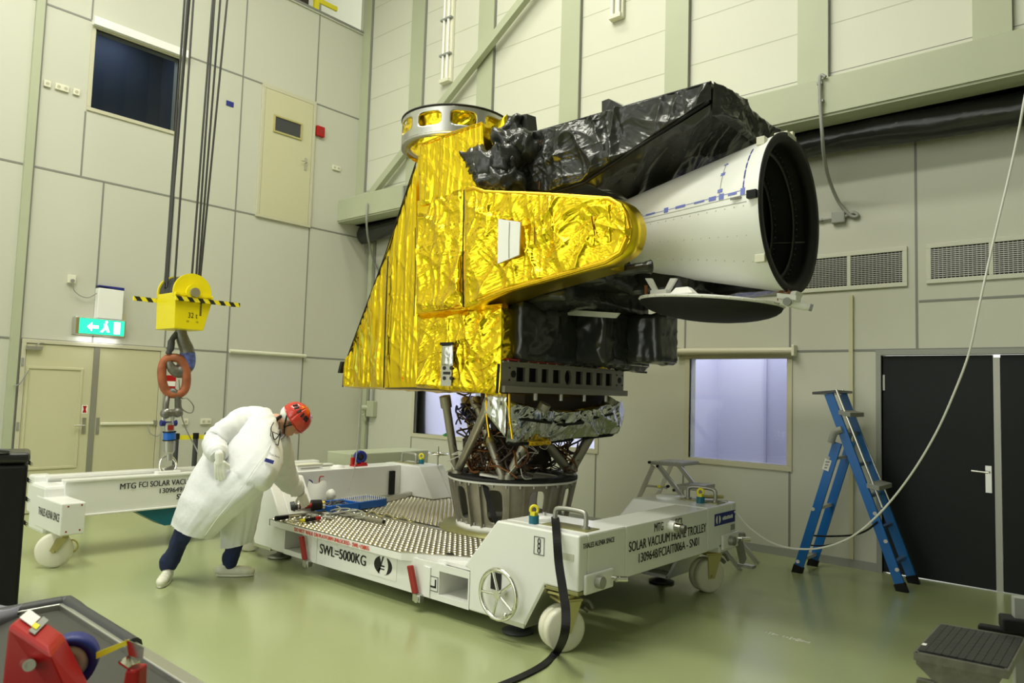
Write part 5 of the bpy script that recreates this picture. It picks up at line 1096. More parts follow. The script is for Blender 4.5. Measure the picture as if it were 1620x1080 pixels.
a = ax(266.5, 390, -7.85); c = ax(299, 0, -7.85); z = 2.75; rope(a+(c-a)*((z-a.z)/(c.z-a.z)), c, 0.018)
# hook
HX = -7.84; h = lambda px, py, x=HX: ax(px, py, x)
m = MB(); path = smoothpath([h(286, 519), h(287, 530), h(291, 542), h(296, 555), h(296, 571), h(290, 583), h(281, 587), h(272, 582), h(267, 571)], 6)
n = len(path); rr = [pline([(0, 0.055), (0.15, 0.062), (0.4, 0.075), (0.55, 0.088), (0.7, 0.08), (0.85, 0.055), (1, 0.025)], i/(n-1)) for i in range(n)]
m.tube(path, rr, 14); hk = part('hook', m, 'steel', cb)
i0, i1 = int(n*0.40), int(n*0.60); part('painted_band', MB().tube(path[i0:i1], [r+0.003 for r in rr[i0:i1]], 14, cap=False), 'hookblue', hk)
m = MB(); m.tube(smoothpath([h(280, 527), h(272, 538), h(270, 550), h(266, 560)], 5), [0.03]*6+[0.038]*6+[0.03]*4, 10); part('safety_latch', m, 'darkgrey', hk)
# orange oblong link
m = MB(); cpx, cpy = 275.5, 594.5; pts = []
for i in range(36):
    t = 2*PI*i/36; sx = 19.5*math.copysign(abs(math.cos(t))**0.75, math.cos(t)); sy = 29*math.copysign(abs(math.sin(t))**0.85, math.sin(t)); pts.append(h(cpx+sx+sy*0.06, cpy+sy, HX+0.012*sx/4))
m.tube(pts, 0.046, 12, closed=True); tag(part('lifting_link', m, 'orange', None), 'worn orange oblong lifting link hanging in the crane hook', 'lifting link')
# grey shackle
t = thing('shackle', 'large grey green shackle hanging in the orange lifting link', 'shackle', h(273, 640))
m = MB(); m.tube(smoothpath([h(262, 655), h(263, 638), h(266, 624, HX-0.04), h(273, 618, HX), h(280, 624, HX+0.02), h(281, 640), h(281, 655)], 6), 0.030, 10); part('bow', m, 'steel', t)
m = MB(); m.cyl(h(257, 654), h(287, 652), 0.040, n=14); m.ball(h(262, 654), 0.055, 14, 10); m.ball(h(281, 652), 0.055, 14, 10); part('pin', m, 'steel', t)
t = thing('shackle', 'small silver shackle with dark blue pin ends below the grey shackle', 'shackle', h(267, 668))
m = MB(); m.tube(smoothpath([h(259, 668), h(259, 656), h(265, 649, HX+0.03), h(272, 655), h(274, 668)], 6), 0.022, 10); part('bow', m, 'alu', t)
m = MB(); m.cyl(h(254, 669), h(260, 669), 0.032, n=14); m.cyl(h(273, 669), h(279, 669), 0.032, n=14); m.cyl(h(258, 669), h(275, 669), 0.018); part('pin', m, 'navy', t)
t = thing('load_cell', 'steel load cell with a bright blue middle hanging below the shackles', 'load cell', h(268, 690))
m = MB(); m.cyl(h(267, 668), h(268, 683), 0.05, n=18); m.cyl(h(268, 694), h(268, 712), 0.060, 0.055, n=18); m.ball(h(268, 711), 0.055, 14, 8); m.cyl(h(268, 711), h(268, 728), 0.03, n=12); part('body', m, 'alu_dull', t)
m = MB(); m.cyl(h(268, 683), h(268, 695), 0.062, n=20); part('blue_band', m, 'blue', t)
for y in (682, 695): part('black_collar', MB().cyl(h(268, y), h(268, y+1.5), 0.067, n=20), 'black', t)
part('red_label', MB().obox(h(270, 676, HX+0.05), V((0.004, 0, 0)), V((0, 0.03, 0)), V((0, 0, 0.025))), 'redhandle', t)
t = thing('bow_shackle', 'chrome bow shackle fastening the load cell to the white frame', 'shackle', h(266, 745))
m = MB(); pts = [h(265.5+13*math.cos(2*PI*i/24), 735+13.5*math.sin(2*PI*i/24), HX+0.05*math.sin(2*PI*i/24)) for i in range(24)]; m.tube(pts, 0.014, 10, closed=True); part('bow', m, 'chrome', t)
m = MB(); m.cyl(h(262, 746), h(275, 742), 0.02, n=12); m.obox(h(270, 741), V((0.02, 0, 0)), V((0, 0.05, 0.02)), V((0, -0.01, 0.02))); part('pin', m, 'steel', t)
tag(link('load_cell_cable', MB().tube(smoothpath([h(283, 600, HX+0.1), h(286, 628), h(296, 630, HX+0.1), h(306, 642), h(304, 652), h(296, 652), h(287, 645), h(286, 632), h(287, 655), h(295, 680), h(308, 705), h(321, 731, -7.7)], 6), 0.007, 6), 'conduit'), 'thin grey cable looping from the grey shackle towards the worker', 'cable')

# ------------------------------------------------------------------ white vacuum frame on the left
vf = thing('vacuum_frame', 'long white lifting frame beam on casters hanging below the crane hook', 'lifting frame', (-7.9, 3.8, 0))
FX1 = -7.72; FY0, FY1 = 2.50, 5.50
m = MB(); m.box((FX1-0.08, FY0, 0.41), (FX1-0.005, FY1, 0.74)); m.box((FX1-0.12, FY0, 0.725), (FX1+0.01, FY1, 0.75)); m.box((FX1-0.12, FY0, 0.395), (FX1+0.012, FY1, 0.415)); part('front_beam', m, 'white', vf, 0.006)
m = MB(); m.box((FX1-0.42, FY0-0.05, 0.41), (FX1-0.34, FY1, 0.74)); m.box((FX1-0.44, FY0-0.05, 0.735), (FX1-0.30, FY1, 0.765)); part('rear_beam', m, 'white', vf, 0.006)
m = MB(); m.box((FX1-0.36, FY0, 0.45), (FX1-0.05, FY1, 0.70)); part('web', m, 'white_matt', vf)
m = MB(); m.box((FX1-0.45, 2.34, 0.26), (FX1-0.02, FY0+0.03, 0.70)); part('end_flange', m, 'white', vf, 0.03)
m = MB(); m.box((FX1-0.60, 2.36, 0.40), (FX1-0.40, FY0+0.03, 0.76)); part('end_flange', m, 'white', vf, 0.02)
m = MB(); m.box((-7.95, 2.335, 0.315), (-7.27, 2.535, 0.60)); o = part('end_arm', m, 'white', vf, 0.012)
m = MB()
for y, z in ((2.39, 0.57), (2.50, 0.575), (2.385, 0.35), (2.495, 0.355)): m.cyl((-7.272, y, z), (-7.268, y, z), 0.008, n=8)
part('bolt', m, 'redhandle', o)
text(vf, 'THALES ALENIA SPACE', (-7.86, 2.335, 0.435), V((1, 0, 0)), V((0, 0, 1)), 0.56, 0.07, bold=0.01)
text(vf, 'MTG', (FX1, 2.99, 0.625), V((0, 1, 0)), V((0, 0, 1)), 0.15, 0.058, bold=0.008); text(vf, 'FCI SOLAR VACUUM FRAME', (FX1, 3.17, 0.63), V((0, 1, 0)), V((0, 0, 1)), 0.82, 0.056, bold=0.01)
text(vf, '1309649/FCIAIT006A', (FX1, 3.38, 0.555), V((0, 1, 0)), V((0, 0, 1)), 0.62, 0.050, bold=0.01); text(vf, 'SWL=5000KG', (FX1, 3.56, 0.478), V((0, 1, 0)), V((0, 0, 1)), 0.42, 0.055, bold=0.02)
part('lug', MB().box((FX1-0.12, 3.36, 0.745), (FX1-0.02, 3.60, 0.775)), 'white', vf, 0.008)
m = MB(); m.prism([(FX1-0.02, 3.15, 0.395), (FX1-0.02, 3.46, 0.215), (FX1-0.02, 3.95, 0.215), (FX1-0.02, 3.95, 0.395)], (-0.25, 0, 0)); part('guide_plate', m, 'teal', vf, 0.003)
c = V((-7.50, 2.375, 0.155)); axd = V((0.88, -0.47, 0)); trd = V((0.47, 0.88, 0)); top_ = c+trd*0.07+V((0, 0, 0.16))
m = MB(); m.obox(V((top_.x, top_.y, 0.308)), V((0.07, 0, 0)), V((0, 0.07, 0)), V((0, 0, 0.007))); m.cyl((top_.x, top_.y, 0.26), (top_.x, top_.y, 0.31), 0.04)
m.hull2([V((top_.x, top_.y, 0.27))+trd*a+axd*0.045 for a in (-0.05, 0.04)]+[c+trd*a+axd*0.045 for a in (0.03, -0.03)], [V((top_.x, top_.y, 0.27))+trd*a+axd*0.053 for a in (-0.05, 0.04)]+[c+trd*a+axd*0.053 for a in (0.03, -0.03)]); m.cyl(c-axd*0.05, c+axd*0.06, 0.016); fk = part('caster', m, 'zinc', vf)
m = MB(); m.lathe(c, axd, [(0.02, -0.035), (0.13, -0.035), (0.15, -0.022), (0.155, -0.006), (0.155, 0.006), (0.15, 0.022), (0.13, 0.035), (0.02, 0.035)], 40); part('wheel', m, 'nylon', fk)
m = MB(); m.tube([c+trd*0.14+V((0.02*math.cos(k*PI/8), 0.04*math.cos(k*PI/8), 0.03+0.055*math.sin(k*PI/8))) for k in range(16)], 0.009, 6, closed=True); part('brake_ring', m, 'zinc', fk)
# trestle foot carrying the far end of the frame
m = MB(); m.box((FX1-0.3, 5.3, 0.0), (FX1-0.1, 5.45, 0.40)); part('foot', m, 'white', vf, 0.01)

# ------------------------------------------------------------------ barrier posts behind the frame
for k, (y, lab) in enumerate(((4.42, 'dark grey barrier post with yellow belt directly right of the load cell'), (4.68, 'dark grey barrier post with yellow belt, middle of the three posts'), (4.84, 'dark grey barrier post with yellow belt partly hidden by the bent worker'))):
    x = -9.7
    t = thing('barrier_post', lab, 'barrier post', (x, y, 0), 'barrier posts with yellow belts')
    m = MB(); m.cyl((x, y, 0.02), (x, y, 0.98), 0.032, n=18); part('pole', m, 'darkgrey', t)
    m = MB(); m.lathe((x, y, 0), (0, 0, 1), [(0, 0), (0.12, 0), (0.12, 0.02), (0.04, 0.04), (0, 0.04)], 24); part('foot', m, 'black', t)
    m = MB(); m.cyl((x, y, 0.955), (x, y, 1.03), 0.038, n=18); part('belt_head', m, 'black', t)
    m = MB(); m.box((x-0.006, y+0.03, 0.945), (x+0.002, (4.64 if k == 0 else 4.80 if k == 1 else 5.9), 1.005)); part('belt', m, 'tapeyellow', t)
# ------------------------------------------------------------------ the bent worker
def seg(m, a, ra, b, rb, n=14, cap=True, flat=None):
    a, b = V(a), V(b)
    m.cyl(a, b, ra, rb, n=n)
    if cap: m.ball(a, ra, n, 8); m.ball(b, rb, n, 8)
    return m
def melt(name, m, key, parent, vox, smooth=4):
    o = part(name, m, key, parent)
    r = o.modifiers.new('melt', 'REMESH'); r.mode = 'VOXEL'; r.voxel_size = vox; r.use_smooth_shade = True
    s = o.modifiers.new('soften', 'SMOOTH'); s.factor = 0.5; s.iterations = smooth
    return o
FR = V((0.62, 0.78, 0)).normalized(); SD = V((0.78, -0.62, 0))       # facing direction; SD points to his right side
per = thing('person', 'person in white lab coat and red helmet bending over the trolley with gloved hands', 'person', (-6.3, 3.15, 0))
shR, shL = ay(388, 676, 3.36), ay(428, 680, 3.62); neck = ay(436, 667, 3.58); head = ay(459, 667, 3.70)
pel = ay(338, 735, 3.20); chest = ay(400, 685, 3.44); mid = ay(368, 700, 3.32)
elR, wrR = ay(341, 703, 3.08), ay(347, 728, 2.98); hdR = ay(348, 745, 2.96)
elL, wrL = ay(453, 756, 3.86), ay(477, 781, 4.03); hdL = ay(484, 800, 4.08)
hipR, hipL = ay(338, 752, 3.14), ay(364, 756, 3.30)
knR, knL = ay(297, 828, 2.98), ay(379, 835, 3.40)
anR, anL = V((-6.42, 2.93, 0.11)), V((-6.20, 3.37, 0.10))
# body: one continuous skin surface
m = MB()
seg(m, pel, 0.125, mid, 0.12); seg(m, mid, 0.12, chest, 0.13); seg(m, chest, 0.13, neck, 0.075); seg(m, shR, 0.075, shL, 0.075); seg(m, shR, 0.07, chest, 0.12); seg(m, shL, 0.07, chest, 0.12)
seg(m, neck, 0.056, head, 0.06)
seg(m, pel, 0.11, hipR, 0.085); seg(m, pel, 0.11, hipL, 0.085); seg(m, hipR, 0.085, knR, 0.055); seg(m, knR, 0.055, anR, 0.032); seg(m, hipL, 0.085, knL, 0.055); seg(m, knL, 0.055, anL, 0.032)
seg(m, shR, 0.055, elR, 0.043); seg(m, elR, 0.043, wrR, 0.024); seg(m, shL, 0.055, elL, 0.043); seg(m, elL, 0.043, wrL, 0.024); seg(m, wrR, 0.022, lerp(wrR, hdR, 0.25), 0.012); seg(m, wrL, 0.022, lerp(wrL, hdL, 0.25), 0.012)
for a, b in ((anR, V((-6.30, 2.84, 0.035))), (anL, V((-6.14, 3.46, 0.035)))): seg(m, a, 0.02, b, 0.012)
CRW = (CR*0.72+V((0, 0, 1))*0.62).normalized(); FCE = (CR*0.64+V((0, 0, -1))*0.77).normalized(); SDE = CRW.cross(FCE).normalized()
if SDE.dot(SD) < 0: SDE = -SDE
hc = head+CRW*0.01
m.ball(hc+CRW*0.035-FCE*0.005, (0.074, 0.098, 0.10), 24, 16, axes=(SDE, FCE, CRW))
m.ball(hc-CRW*0.055+FCE*0.035, (0.058, 0.066, 0.07), 20, 14, axes=(SDE, FCE, CRW))             # jaw
m.ball(hc-CRW*0.105+FCE*0.075, (0.026, 0.022, 0.022), 12, 8, axes=(SDE, FCE, CRW))             # chin
m.ball(hc-CRW*0.020+FCE*0.108, (0.015, 0.026, 0.022), 12, 8, axes=(SDE, FCE, CRW)); m.ball(hc+CRW*0.008+FCE*0.095, (0.010, 0.018, 0.03), 12, 8, axes=(SDE, FCE, CRW))   # nose
m.ball(hc+CRW*0.030+FCE*0.082, (0.055, 0.018, 0.013), 14, 8, axes=(SDE, FCE, CRW))             # brow
m.ball(hc-CRW*0.062+FCE*0.098, (0.026, 0.012, 0.008), 12, 8, axes=(SDE, FCE, CRW)); m.ball(hc-CRW*0.078+FCE*0.095, (0.022, 0.012, 0.008), 12, 8, axes=(SDE, FCE, CRW))   # lips
for s in (-1, 1): m.ball(hc+SDE*(0.074*s)-CRW*0.012-FCE*0.012, (0.012, 0.022, 0.034), 12, 8, axes=(SDE, FCE, CRW))
melt('body', m, 'skin', per, 0.0075, 3)
m = MB()
for s in (-1, 1): m.ball(hc+SDE*(0.031*s)+CRW*0.012+FCE*0.086, 0.0115, 12, 8)
part('eyes', m, 'white_matt', per)
m = MB()
for s in (-1, 1): m.ball(hc+SDE*(0.031*s)+CRW*0.012+FCE*0.0955, 0.005, 8, 6)
part('pupils', m, 'ink', per)
m = MB()
for s in (-1, 1): m.ball(hc+SDE*(0.060*s)+CRW*0.015+FCE*0.005, (0.02, 0.035, 0.04), 12, 8, axes=(SDE, FCE, CRW))
m.ball(hc-FCE*0.06-CRW*0.0, (0.06, 0.04, 0.06), 14, 10, axes=(SDE, FCE, CRW)); part('hair', m, 'hair', per)
m = MB(); m.ball(hc+CRW*0.015-FCE*0.045, (0.096, 0.098, 0.095), 24, 16, axes=(SDE, FCE, CRW)); m.v = [v+V((1, 1, 1))*0.012*crumple(v, 'crinkle', 90) for v in m.v]; part('bouffant_cap', m, 'bouffant', per)
# climbing helmet
m = MB(); HC = hc+CRW*0.060+FCE*0.004
def dome(u, v):
    a = 2*PI*u; ph = v*1.80; rx, ry, rz = 0.118, 0.145, 0.132
    p = V((rx*math.sin(ph)*math.cos(a), ry*math.sin(ph)*math.sin(a), rz*math.cos(ph)))
    if ph > 1.5: p.z = rz*math.cos(1.5)-(ph-1.5)*0.14-0.02*math.sin(a)*(ph-1.5)/0.3
    return HC+SDE*p.x+FCE*p.y+CRW*p.z
m.grid(dome, 48, 18); he = part('helmet', m, 'helmet', per); so = he.modifiers.new('shell', 'SOLIDIFY'); so.thickness = 0.008
for s in (-1, 1):
    m = MB()
    for k in range(6):
        t = lerp(-0.75, 0.95, k/5)
        a = math.atan2(t, s*0.9); p = dome(a/(2*PI), 0.46); q2 = dome(a/(2*PI), 0.62); d2 = (q2-p); out = (p-HC).normalized()
        m.obox((p+q2)/2+out*0.004, d2*0.55, out*0.005, d2.cross(out).normalized()*0.0085)
    part('vent_slots', m, 'ink', he)
m = MB(); m.tube([dome(i/40, 0.99) for i in range(40)], 0.006, 6, closed=True); part('helmet_rim', m, 'helmet', he)
for s in (1,):
    m = MB(); e = hc+SDE*0.080; m.tube(smoothpath([dome(0.06 if SDE.dot(SD) > 0 else 0.06, 0.97), e-CRW*0.05+FCE*0.02, hc-CRW*0.105+FCE*0.055+SDE*0.03, hc-CRW*0.115+FCE*0.055-SDE*0.03, hc-SDE*0.08-CRW*0.03+FCE*0.02], 6), 0.006, 6); m.tube(smoothpath([dome(0.93, 0.97), e-CRW*0.055+FCE*0.01, e-CRW*0.05+FCE*0.02], 6), 0.006, 6); part('chin_strap', m, 'black', per)
# lab coat: cloth lofted over the body, front edge open, two tails over the legs
def loft(m, secs, n=56, k=8, fold=0.024, seed=0.0, cap=True, ff=1.0):
    C = smoothpath([(ay(*l, y)+ay(*r, y))*0.5 for l, r, y, h in secs], k); A = smoothpath([(ay(*r, y)-ay(*l, y))*0.5 for l, r, y, h in secs], k)
    H = [v.x for v in smoothpath([V((h, 0, 0)) for l, r, y, h in secs], k)]; L = len(C); vs = []
    for i in range(L):
        tg = (C[min(i+1, L-1)]-C[max(i-1, 0)]).normalized(); a = A[i]; bn = tg.cross(a.normalized()).normalized()
        if bn.dot(CF) > 0: bn = -bn
        for j in range(n):
            t = 2*PI*j/n; c, s = math.cos(t), math.sin(t); cc = math.copysign(abs(c)**0.85, c); ss = math.copysign(abs(s)**0.85, s)
            o = a*cc+bn*(H[i]*ss); d = o.normalized(); arc = math.atan2(s, c)
            f = noise.noise(V((arc*2.6*ff+seed, i*0.035, seed)))*0.8+ridge(noise.noise(V((arc*4.5*ff, i*0.05+arc*0.4, seed+5))), 1.5)*0.6+noise.noise(V((arc*1.5, i*0.22, seed+2)))*0.5
            vs.append(C[i]+o+d*(fold*f))
    fs = [(i*n+j, i*n+(j+1) % n, (i+1)*n+(j+1) % n, (i+1)*n+j) for i in range(L-1) for j in range(n)]
    m.add(vs, fs, None, True)
    if cap: m.add([vs[j] for j in range(n)], [tuple(range(n))[::-1]]); m.add([lerp(C[-2], vs[(L-2)*n+j], 0.92) for j in range(n)], [tuple(range(n))])
m = MB()
loft(m, [((424, 655), (439, 673), 3.57, 0.075), ((408, 651), (442, 690), 3.52, 0.13), ((386, 653), (444, 708), 3.46, 0.165), ((366, 664), (442, 727), 3.39, 0.175), ((348, 687), (433, 747), 3.31, 0.175), ((333, 715), (416, 768), 3.23, 0.175), ((324, 742), (396, 775), 3.17, 0.150)], seed=1.0)
loft(m, [((350, 694), (428, 740), 3.31, 0.155), ((331, 722), (412, 767), 3.22, 0.172), ((309, 768), (376, 800), 3.10, 0.165), ((297, 800), (348, 824), 3.04, 0.155), ((286, 828), (321, 852), 3.0, 0.135)], seed=4.0)
loft(m, [((350, 722), (414, 762), 3.26, 0.15), ((352, 755), (405, 780), 3.27, 0.155), ((357, 787), (401, 798), 3.32, 0.145), ((360, 822), (397, 826), 3.37, 0.125), ((360, 862), (390, 860), 3.41, 0.11)], seed=8.0)
def sleeve(pts, rad, seed):
    P = smoothpath(pts, 9); L = len(P); n = 26; t_ = MB(); t_.tube(P, [pline([(i/(len(rad)-1), r) for i, r in enumerate(rad)], k/(L-1)) for k in range(L)], n)
    vs = []
    for i, v in enumerate(t_.v):
        k = min(i//n, L-1); d = (v-P[k]).normalized() if (v-P[k]).length > 1e-6 else V((0, 0, 0))
        f = ridge(noise.noise(v*14+V((seed, 0, k*0.25))), 1.3)*0.7+noise.noise(V((k*0.45, seed, v.z*3)))*0.9
        vs.append(v+d*0.013*f)
    t_.v = vs; b_ = len(m.v); m.v += t_.v; m.f += [tuple(i+b_ for i in f) for f in t_.f]; m.mi += t_.mi; m.sm += t_.sm
sleeve([ay(402, 668, 3.42), ay(384, 672, 3.32), ay(360, 684, 3.18), ay(344, 698, 3.10), ay(340, 707, 3.05), ay(344, 716, 3.01), ay(346, 722, 2.99)], [0.10, 0.125, 0.118, 0.11, 0.098, 0.082, 0.055], 3)
sleeve([ay(434, 690, 3.60), ay(442, 712, 3.68), ay(447, 738, 3.78), ay(453, 756, 3.86), ay(464, 768, 3.94), ay(474, 777, 4.01)], [0.10, 0.115, 0.11, 0.105, 0.09, 0.062], 6)
co = part('lab_coat', m, 'coat', per)
tx = bpy.data.textures.new('cloth_folds', 'CLOUDS'); tx.noise_scale = 0.09; tx.noise_depth = 1
# coat details
toC = (CAM-chest).normalized()
m = MB(); m.tube(smoothpath([ay(430, 700, 3.36), ay(420, 718, 3.26), ay(405, 738, 3.17), ay(382, 772, 3.08), ay(360, 800, 3.00), ay(345, 818, 2.95), ay(325, 846, 2.9)], 6), 0.003, 5); part('coat_edge', m, 'white_matt', per)
for px, py, nm, key, w_, h_ in ((426, 729, 'pocket_badge', 'navy', 0.075, 0.03),):
    c = ay(px, py, 3.26); xd = (V((0.75, 0.66, 0))*0.9+V((0, 0, -0.25))).normalized(); yd = xd.cross(toC).normalized()*-1
    part(nm, MB().obox(c, xd*w_/2, yd*h_/2, toC*0.002), key, per)
text(per, 'Thales Alenia', ay(426, 719, 3.27), (V((0.75, 0.66, 0))*0.9+V((0, 0, -0.30))), V((0, 0, 1)), 0.09, 0.02, 'ink', 'badge_writing')
m = MB(); m.tube([neck+(SD*math.cos(t*PI/10)+FCE.cross(SD)*math.sin(t*PI/10))*0.078-FR*0.015 for t in range(20)], 0.016, 8, closed=True); part('black_collar', m, 'black', per)
for a, b in ((elR, wrR), (elL, wrL)):
    m = MB(); m.cyl(lerp(a, b, 0.55), lerp(a, b, 0.98), 0.047, 0.040, n=18); part('knit_cuff', m, 'cuff', per)
# trousers
m = MB(); seg(m, hipR, 0.085, knR, 0.082); seg(m, knR, 0.082, anR+V((0, 0, 0.02)), 0.068); seg(m, anR+V((0, 0, 0.05)), 0.078, anR+V((-0.01, 0, 0.02)), 0.07)
seg(m, hipL, 0.085, knL, 0.080); seg(m, knL, 0.080, anL+V((0, 0, 0.02)), 0.066); seg(m, anL+V((0, 0, 0.06)), 0.074, anL+V((0, 0, 0.03)), 0.068); seg(m, pel, 0.10, hipR, 0.085); seg(m, pel, 0.10, hipL, 0.085)
tr_ = melt('trousers', m, 'jeans', per, 0.011, 4)
dm = tr_.modifiers.new('folds', 'DISPLACE'); dm.texture = tx; dm.strength = 0.022; dm.mid_level = 0.5
# shoes
def shoe(heel, toe):
    heel, toe = V(heel), V(toe); d = (toe-heel).normalized(); m = MB(); L = (toe-heel).length
    for t, r, z in ((0.05, 0.040, 0.055), (0.20, 0.046, 0.062), (0.40, 0.044, 0.058), (0.62, 0.047, 0.05), (0.82, 0.047, 0.045), (0.93, 0.036, 0.040)):
        m.ball(heel+d*(L*t)+V((0, 0, z)), (r, r, min(r, z-0.006)), 16, 10)
    m.cyl(heel+d*(L*0.05)+V((0, 0, 0.05)), heel+d*(L*0.85)+V((0, 0, 0.045)), 0.042, 0.042, n=16); m.ball(heel+d*(L*0.18)+V((0, 0, 0.085)), (0.05, 0.05, 0.03), 14, 8)
    o = melt('shoe', m, 'shoe', per, 0.008, 4)
    s = MB(); n = V((-d.y, d.x, 0)); out = []
    for i in range(28):
        a = 2*PI*i/28; out.append(heel+d*(L*0.5+L*0.53*math.cos(a))+n*(0.047*math.sin(a)*(1.0 if math.cos(a) > -0.2 else 0.9))+V((0, 0, 0.003)))
    s.prism(out, (0, 0, 0.016)); part('sole', s, 'shoe', o, 0.004)
shoe((-6.46, 2.955, 0), (-6.20, 2.765, 0)); shoe((-6.26, 3.29, 0), (-6.075, 3.53, 0))
# gloved hands: palm, four unequal curled fingers, side thumb
def hand(wr, dirv, palmn, side, curl, name):
    wr, d, pn, sd = V(wr), V(dirv).normalized(), V(palmn).normalized(), V(side).normalized(); sd = (sd-d*sd.dot(d)).normalized(); pn = d.cross(sd)*(1 if d.cross(sd).dot(V(palmn)) > 0 else -1)
    m = MB(); k0 = wr+d*0.02; k1 = wr+d*0.095
    for t in (-0.030, -0.010, 0.010, 0.030): seg(m, k0+sd*t*0.8, 0.019, k1+sd*t*1.05, 0.0125, 10)
    for (t, L) in ((-0.033, 0.066), (-0.011, 0.080), (0.011, 0.085), (0.033, 0.072)):
        p = k1+sd*t; dd = d; r = 0.0112
        for j, f in enumerate((0.45, 0.30, 0.25)):
            ang = curl*(0.6, 0.9, 0.8)[j]; dd = (dd*math.cos(ang)+pn*math.sin(ang)).normalized(); e = p+dd*(L*f); seg(m, p, r, e, r*0.93, 10); p = e; r *= 0.93
    th = k0+sd*0.036; t1 = th+(d*0.62+sd*0.62+pn*0.35).normalized()*0.045; t2 = t1+(d*0.9+sd*0.1+pn*0.35).normalized()*0.032; seg(m, th, 0.0145, t1, 0.012, 10); seg(m, t1, 0.012, t2, 0.0105, 10)
    seg(m, wr-d*0.05, 0.034, wr+d*0.02, 0.032, 14)
    return melt(name, m, 'glove', per, 0.004, 1)
hand(wrR, (0.1*CR+V((0, 0, -1))), FR*-0.4+SD*-0.7, FR, 0.42, 'glove')
hand(wrL, (hdL-wrL), V((0, 0, -1))*0.6-CR*0.5, -SD*0.3-CR*0.3+V((0.3, -0.6, 0)), 0.75, 'glove')
# spectacles hanging at the neck
t = thing('spectacles', 'black rimmed spectacles hanging on a cord at the bent worker chest', 'spectacles', ay(435, 694, 3.40))
m = MB(); fr1 = [ay(429, 682, 3.38), ay(426, 699, 3.36), ay(440, 704, 3.40), ay(443, 688, 3.42)]; m.tube(fr1, 0.005, 6, closed=True); part('rim', m, 'black', t)
m = MB(); m.tube(smoothpath([ay(431, 684, 3.37), ay(434, 695, 3.37), ay(440, 690, 3.38), ay(444, 682, 3.41)], 5), 0.005, 6); m.tube(smoothpath([ay(442, 668, 3.46), ay(443, 680, 3.42), ay(443, 690, 3.42)], 4), 0.005, 6); m.tube(smoothpath([ay(433, 668, 3.44), ay(429, 676, 3.39), ay(429, 683, 3.38)], 4), 0.004, 6); part('temple', m, 'black', t)
part('lens', MB().prism(fr1, toC*0.002), 'glass', t)
# ------------------------------------------------------------------ tools and parts lying on the trolley platform
PS = PZ+0.013
def flat(px, py, z=PS): return az(px, py, z)
def bin_(name, a, b, depth, hgt, lab, grp=None):
    a, b = V(a), V(b); d = (b-a).normalized(); n = V((-d.y, d.x, 0)); L = (b-a).length; t = thing(name, lab, 'bin', (a+b)/2+n*depth/2, grp); th = 0.004; zc = V((0, 0, 1)); m = MB()
    m.obox((a+b)/2+n*depth/2+zc*th, d*L/2, n*depth/2, zc*th)
    for c, u, v in (((a+b)/2, d*L/2, n*th), ((a+b)/2+n*depth, d*L/2, n*th), (a+n*depth/2, d*th, n*depth/2), (b+n*depth/2, d*th, n*depth/2)): m.obox(c+zc*hgt/2, u, v, zc*hgt/2)
    part('tub', m, 'blue', t)
    m = MB(); pts = [a+zc*hgt, b+zc*hgt, b+n*depth+zc*hgt, a+n*depth+zc*hgt]; m.tube(pts, 0.007, 6, closed=True); part('rim', m, 'blue', t); return a, d, n, L, depth
A1 = bin_('parts_bin', flat(520, 812), flat(567, 806), 0.30, 0.07, 'blue parts bin nearest the gloved hand holding a heap of dark bolts')
A2 = bin_('parts_bin', flat(569, 805.5), flat(611, 799), 0.30, 0.07, 'blue parts bin nearest the support ring filled with white pegs')
rnd = random.Random(5)
def pegs(A, name, label, cat, key, n1, n2, h):
    a, d, n, L, dp = A; m = MB()
    for i in range(n1):
        for j in range(n2): p = a+d*(L*(i+0.5)/n1)+n*(dp*(j+0.5)/n2)+V((0, 0, 0.012)); m.cyl(p, p+V((0, 0, h)), 0.014, 0.003, n=8)
    tag(link(name, m, key), label, cat, None, 'stuff')
pegs(A2, 'white_pegs', 'rows of pointed white plastic pegs in the blue bin', 'pegs', 'white_matt', 13, 10, 0.085)
m = MB(); a, d, n, L, dp = A1
for k in range(70):
    p = a+d*(L*rnd.uniform(0.12, 0.9))+n*(dp*rnd.uniform(0.12, 0.9))+V((0, 0, 0.02+rnd.uniform(0, 0.06))); dd = V((rnd.uniform(-1, 1), rnd.uniform(-1, 1), rnd.uniform(-0.4, 0.4))).normalized()*0.025; m.cyl(p-dd, p+dd, 0.006, n=6); m.cyl(p+dd, p+dd*1.3, 0.011, n=6)
tag(link('bolts', m, 'steel'), 'heap of dark steel bolts in the blue bin', 'bolts', None, 'stuff')
m = MB(); c = flat(519, 795)+V((0, 0, 0.06)); m.ball(c, (0.06, 0.06, 0.07), 16, 12); m.v = [v+V((1, 1, 1))*0.02*crumple(v, 'crinkle', 95) for v in m.v]
tag(link('plastic_bag', m, 'clearplastic'), 'small crumpled clear bag beside the heap of bolts', 'bag')
bgc = flat(496, 797)
m = MB(); m.grid(lambda u, v: bgc+V((0.75, 0.66, 0))*lerp(-0.13, 0.13, u)+V((0, 0, lerp(0, 0.235+0.02*math.sin(u*9), v)))+V((-0.66, 0.75, 0))*(0.055*math.sin(PI*u)*(1.1-v)), 16, 14); m.grid(lambda u, v: bgc+V((0.75, 0.66, 0))*lerp(-0.13, 0.13, u)+V((0, 0, lerp(0, 0.235+0.02*math.sin(u*9), v)))-V((-0.66, 0.75, 0))*(0.055*math.sin(PI*u)*(1.1-v)), 16, 14); m.v = [v+V((1, 1, 0))*0.015*crumple(v, 'drape', 96) for v in m.v]
pbag = tag(link('plastic_bag', m, 'clearplastic'), 'upright cloudy white plastic bag behind the reaching gloved hand', 'bag')
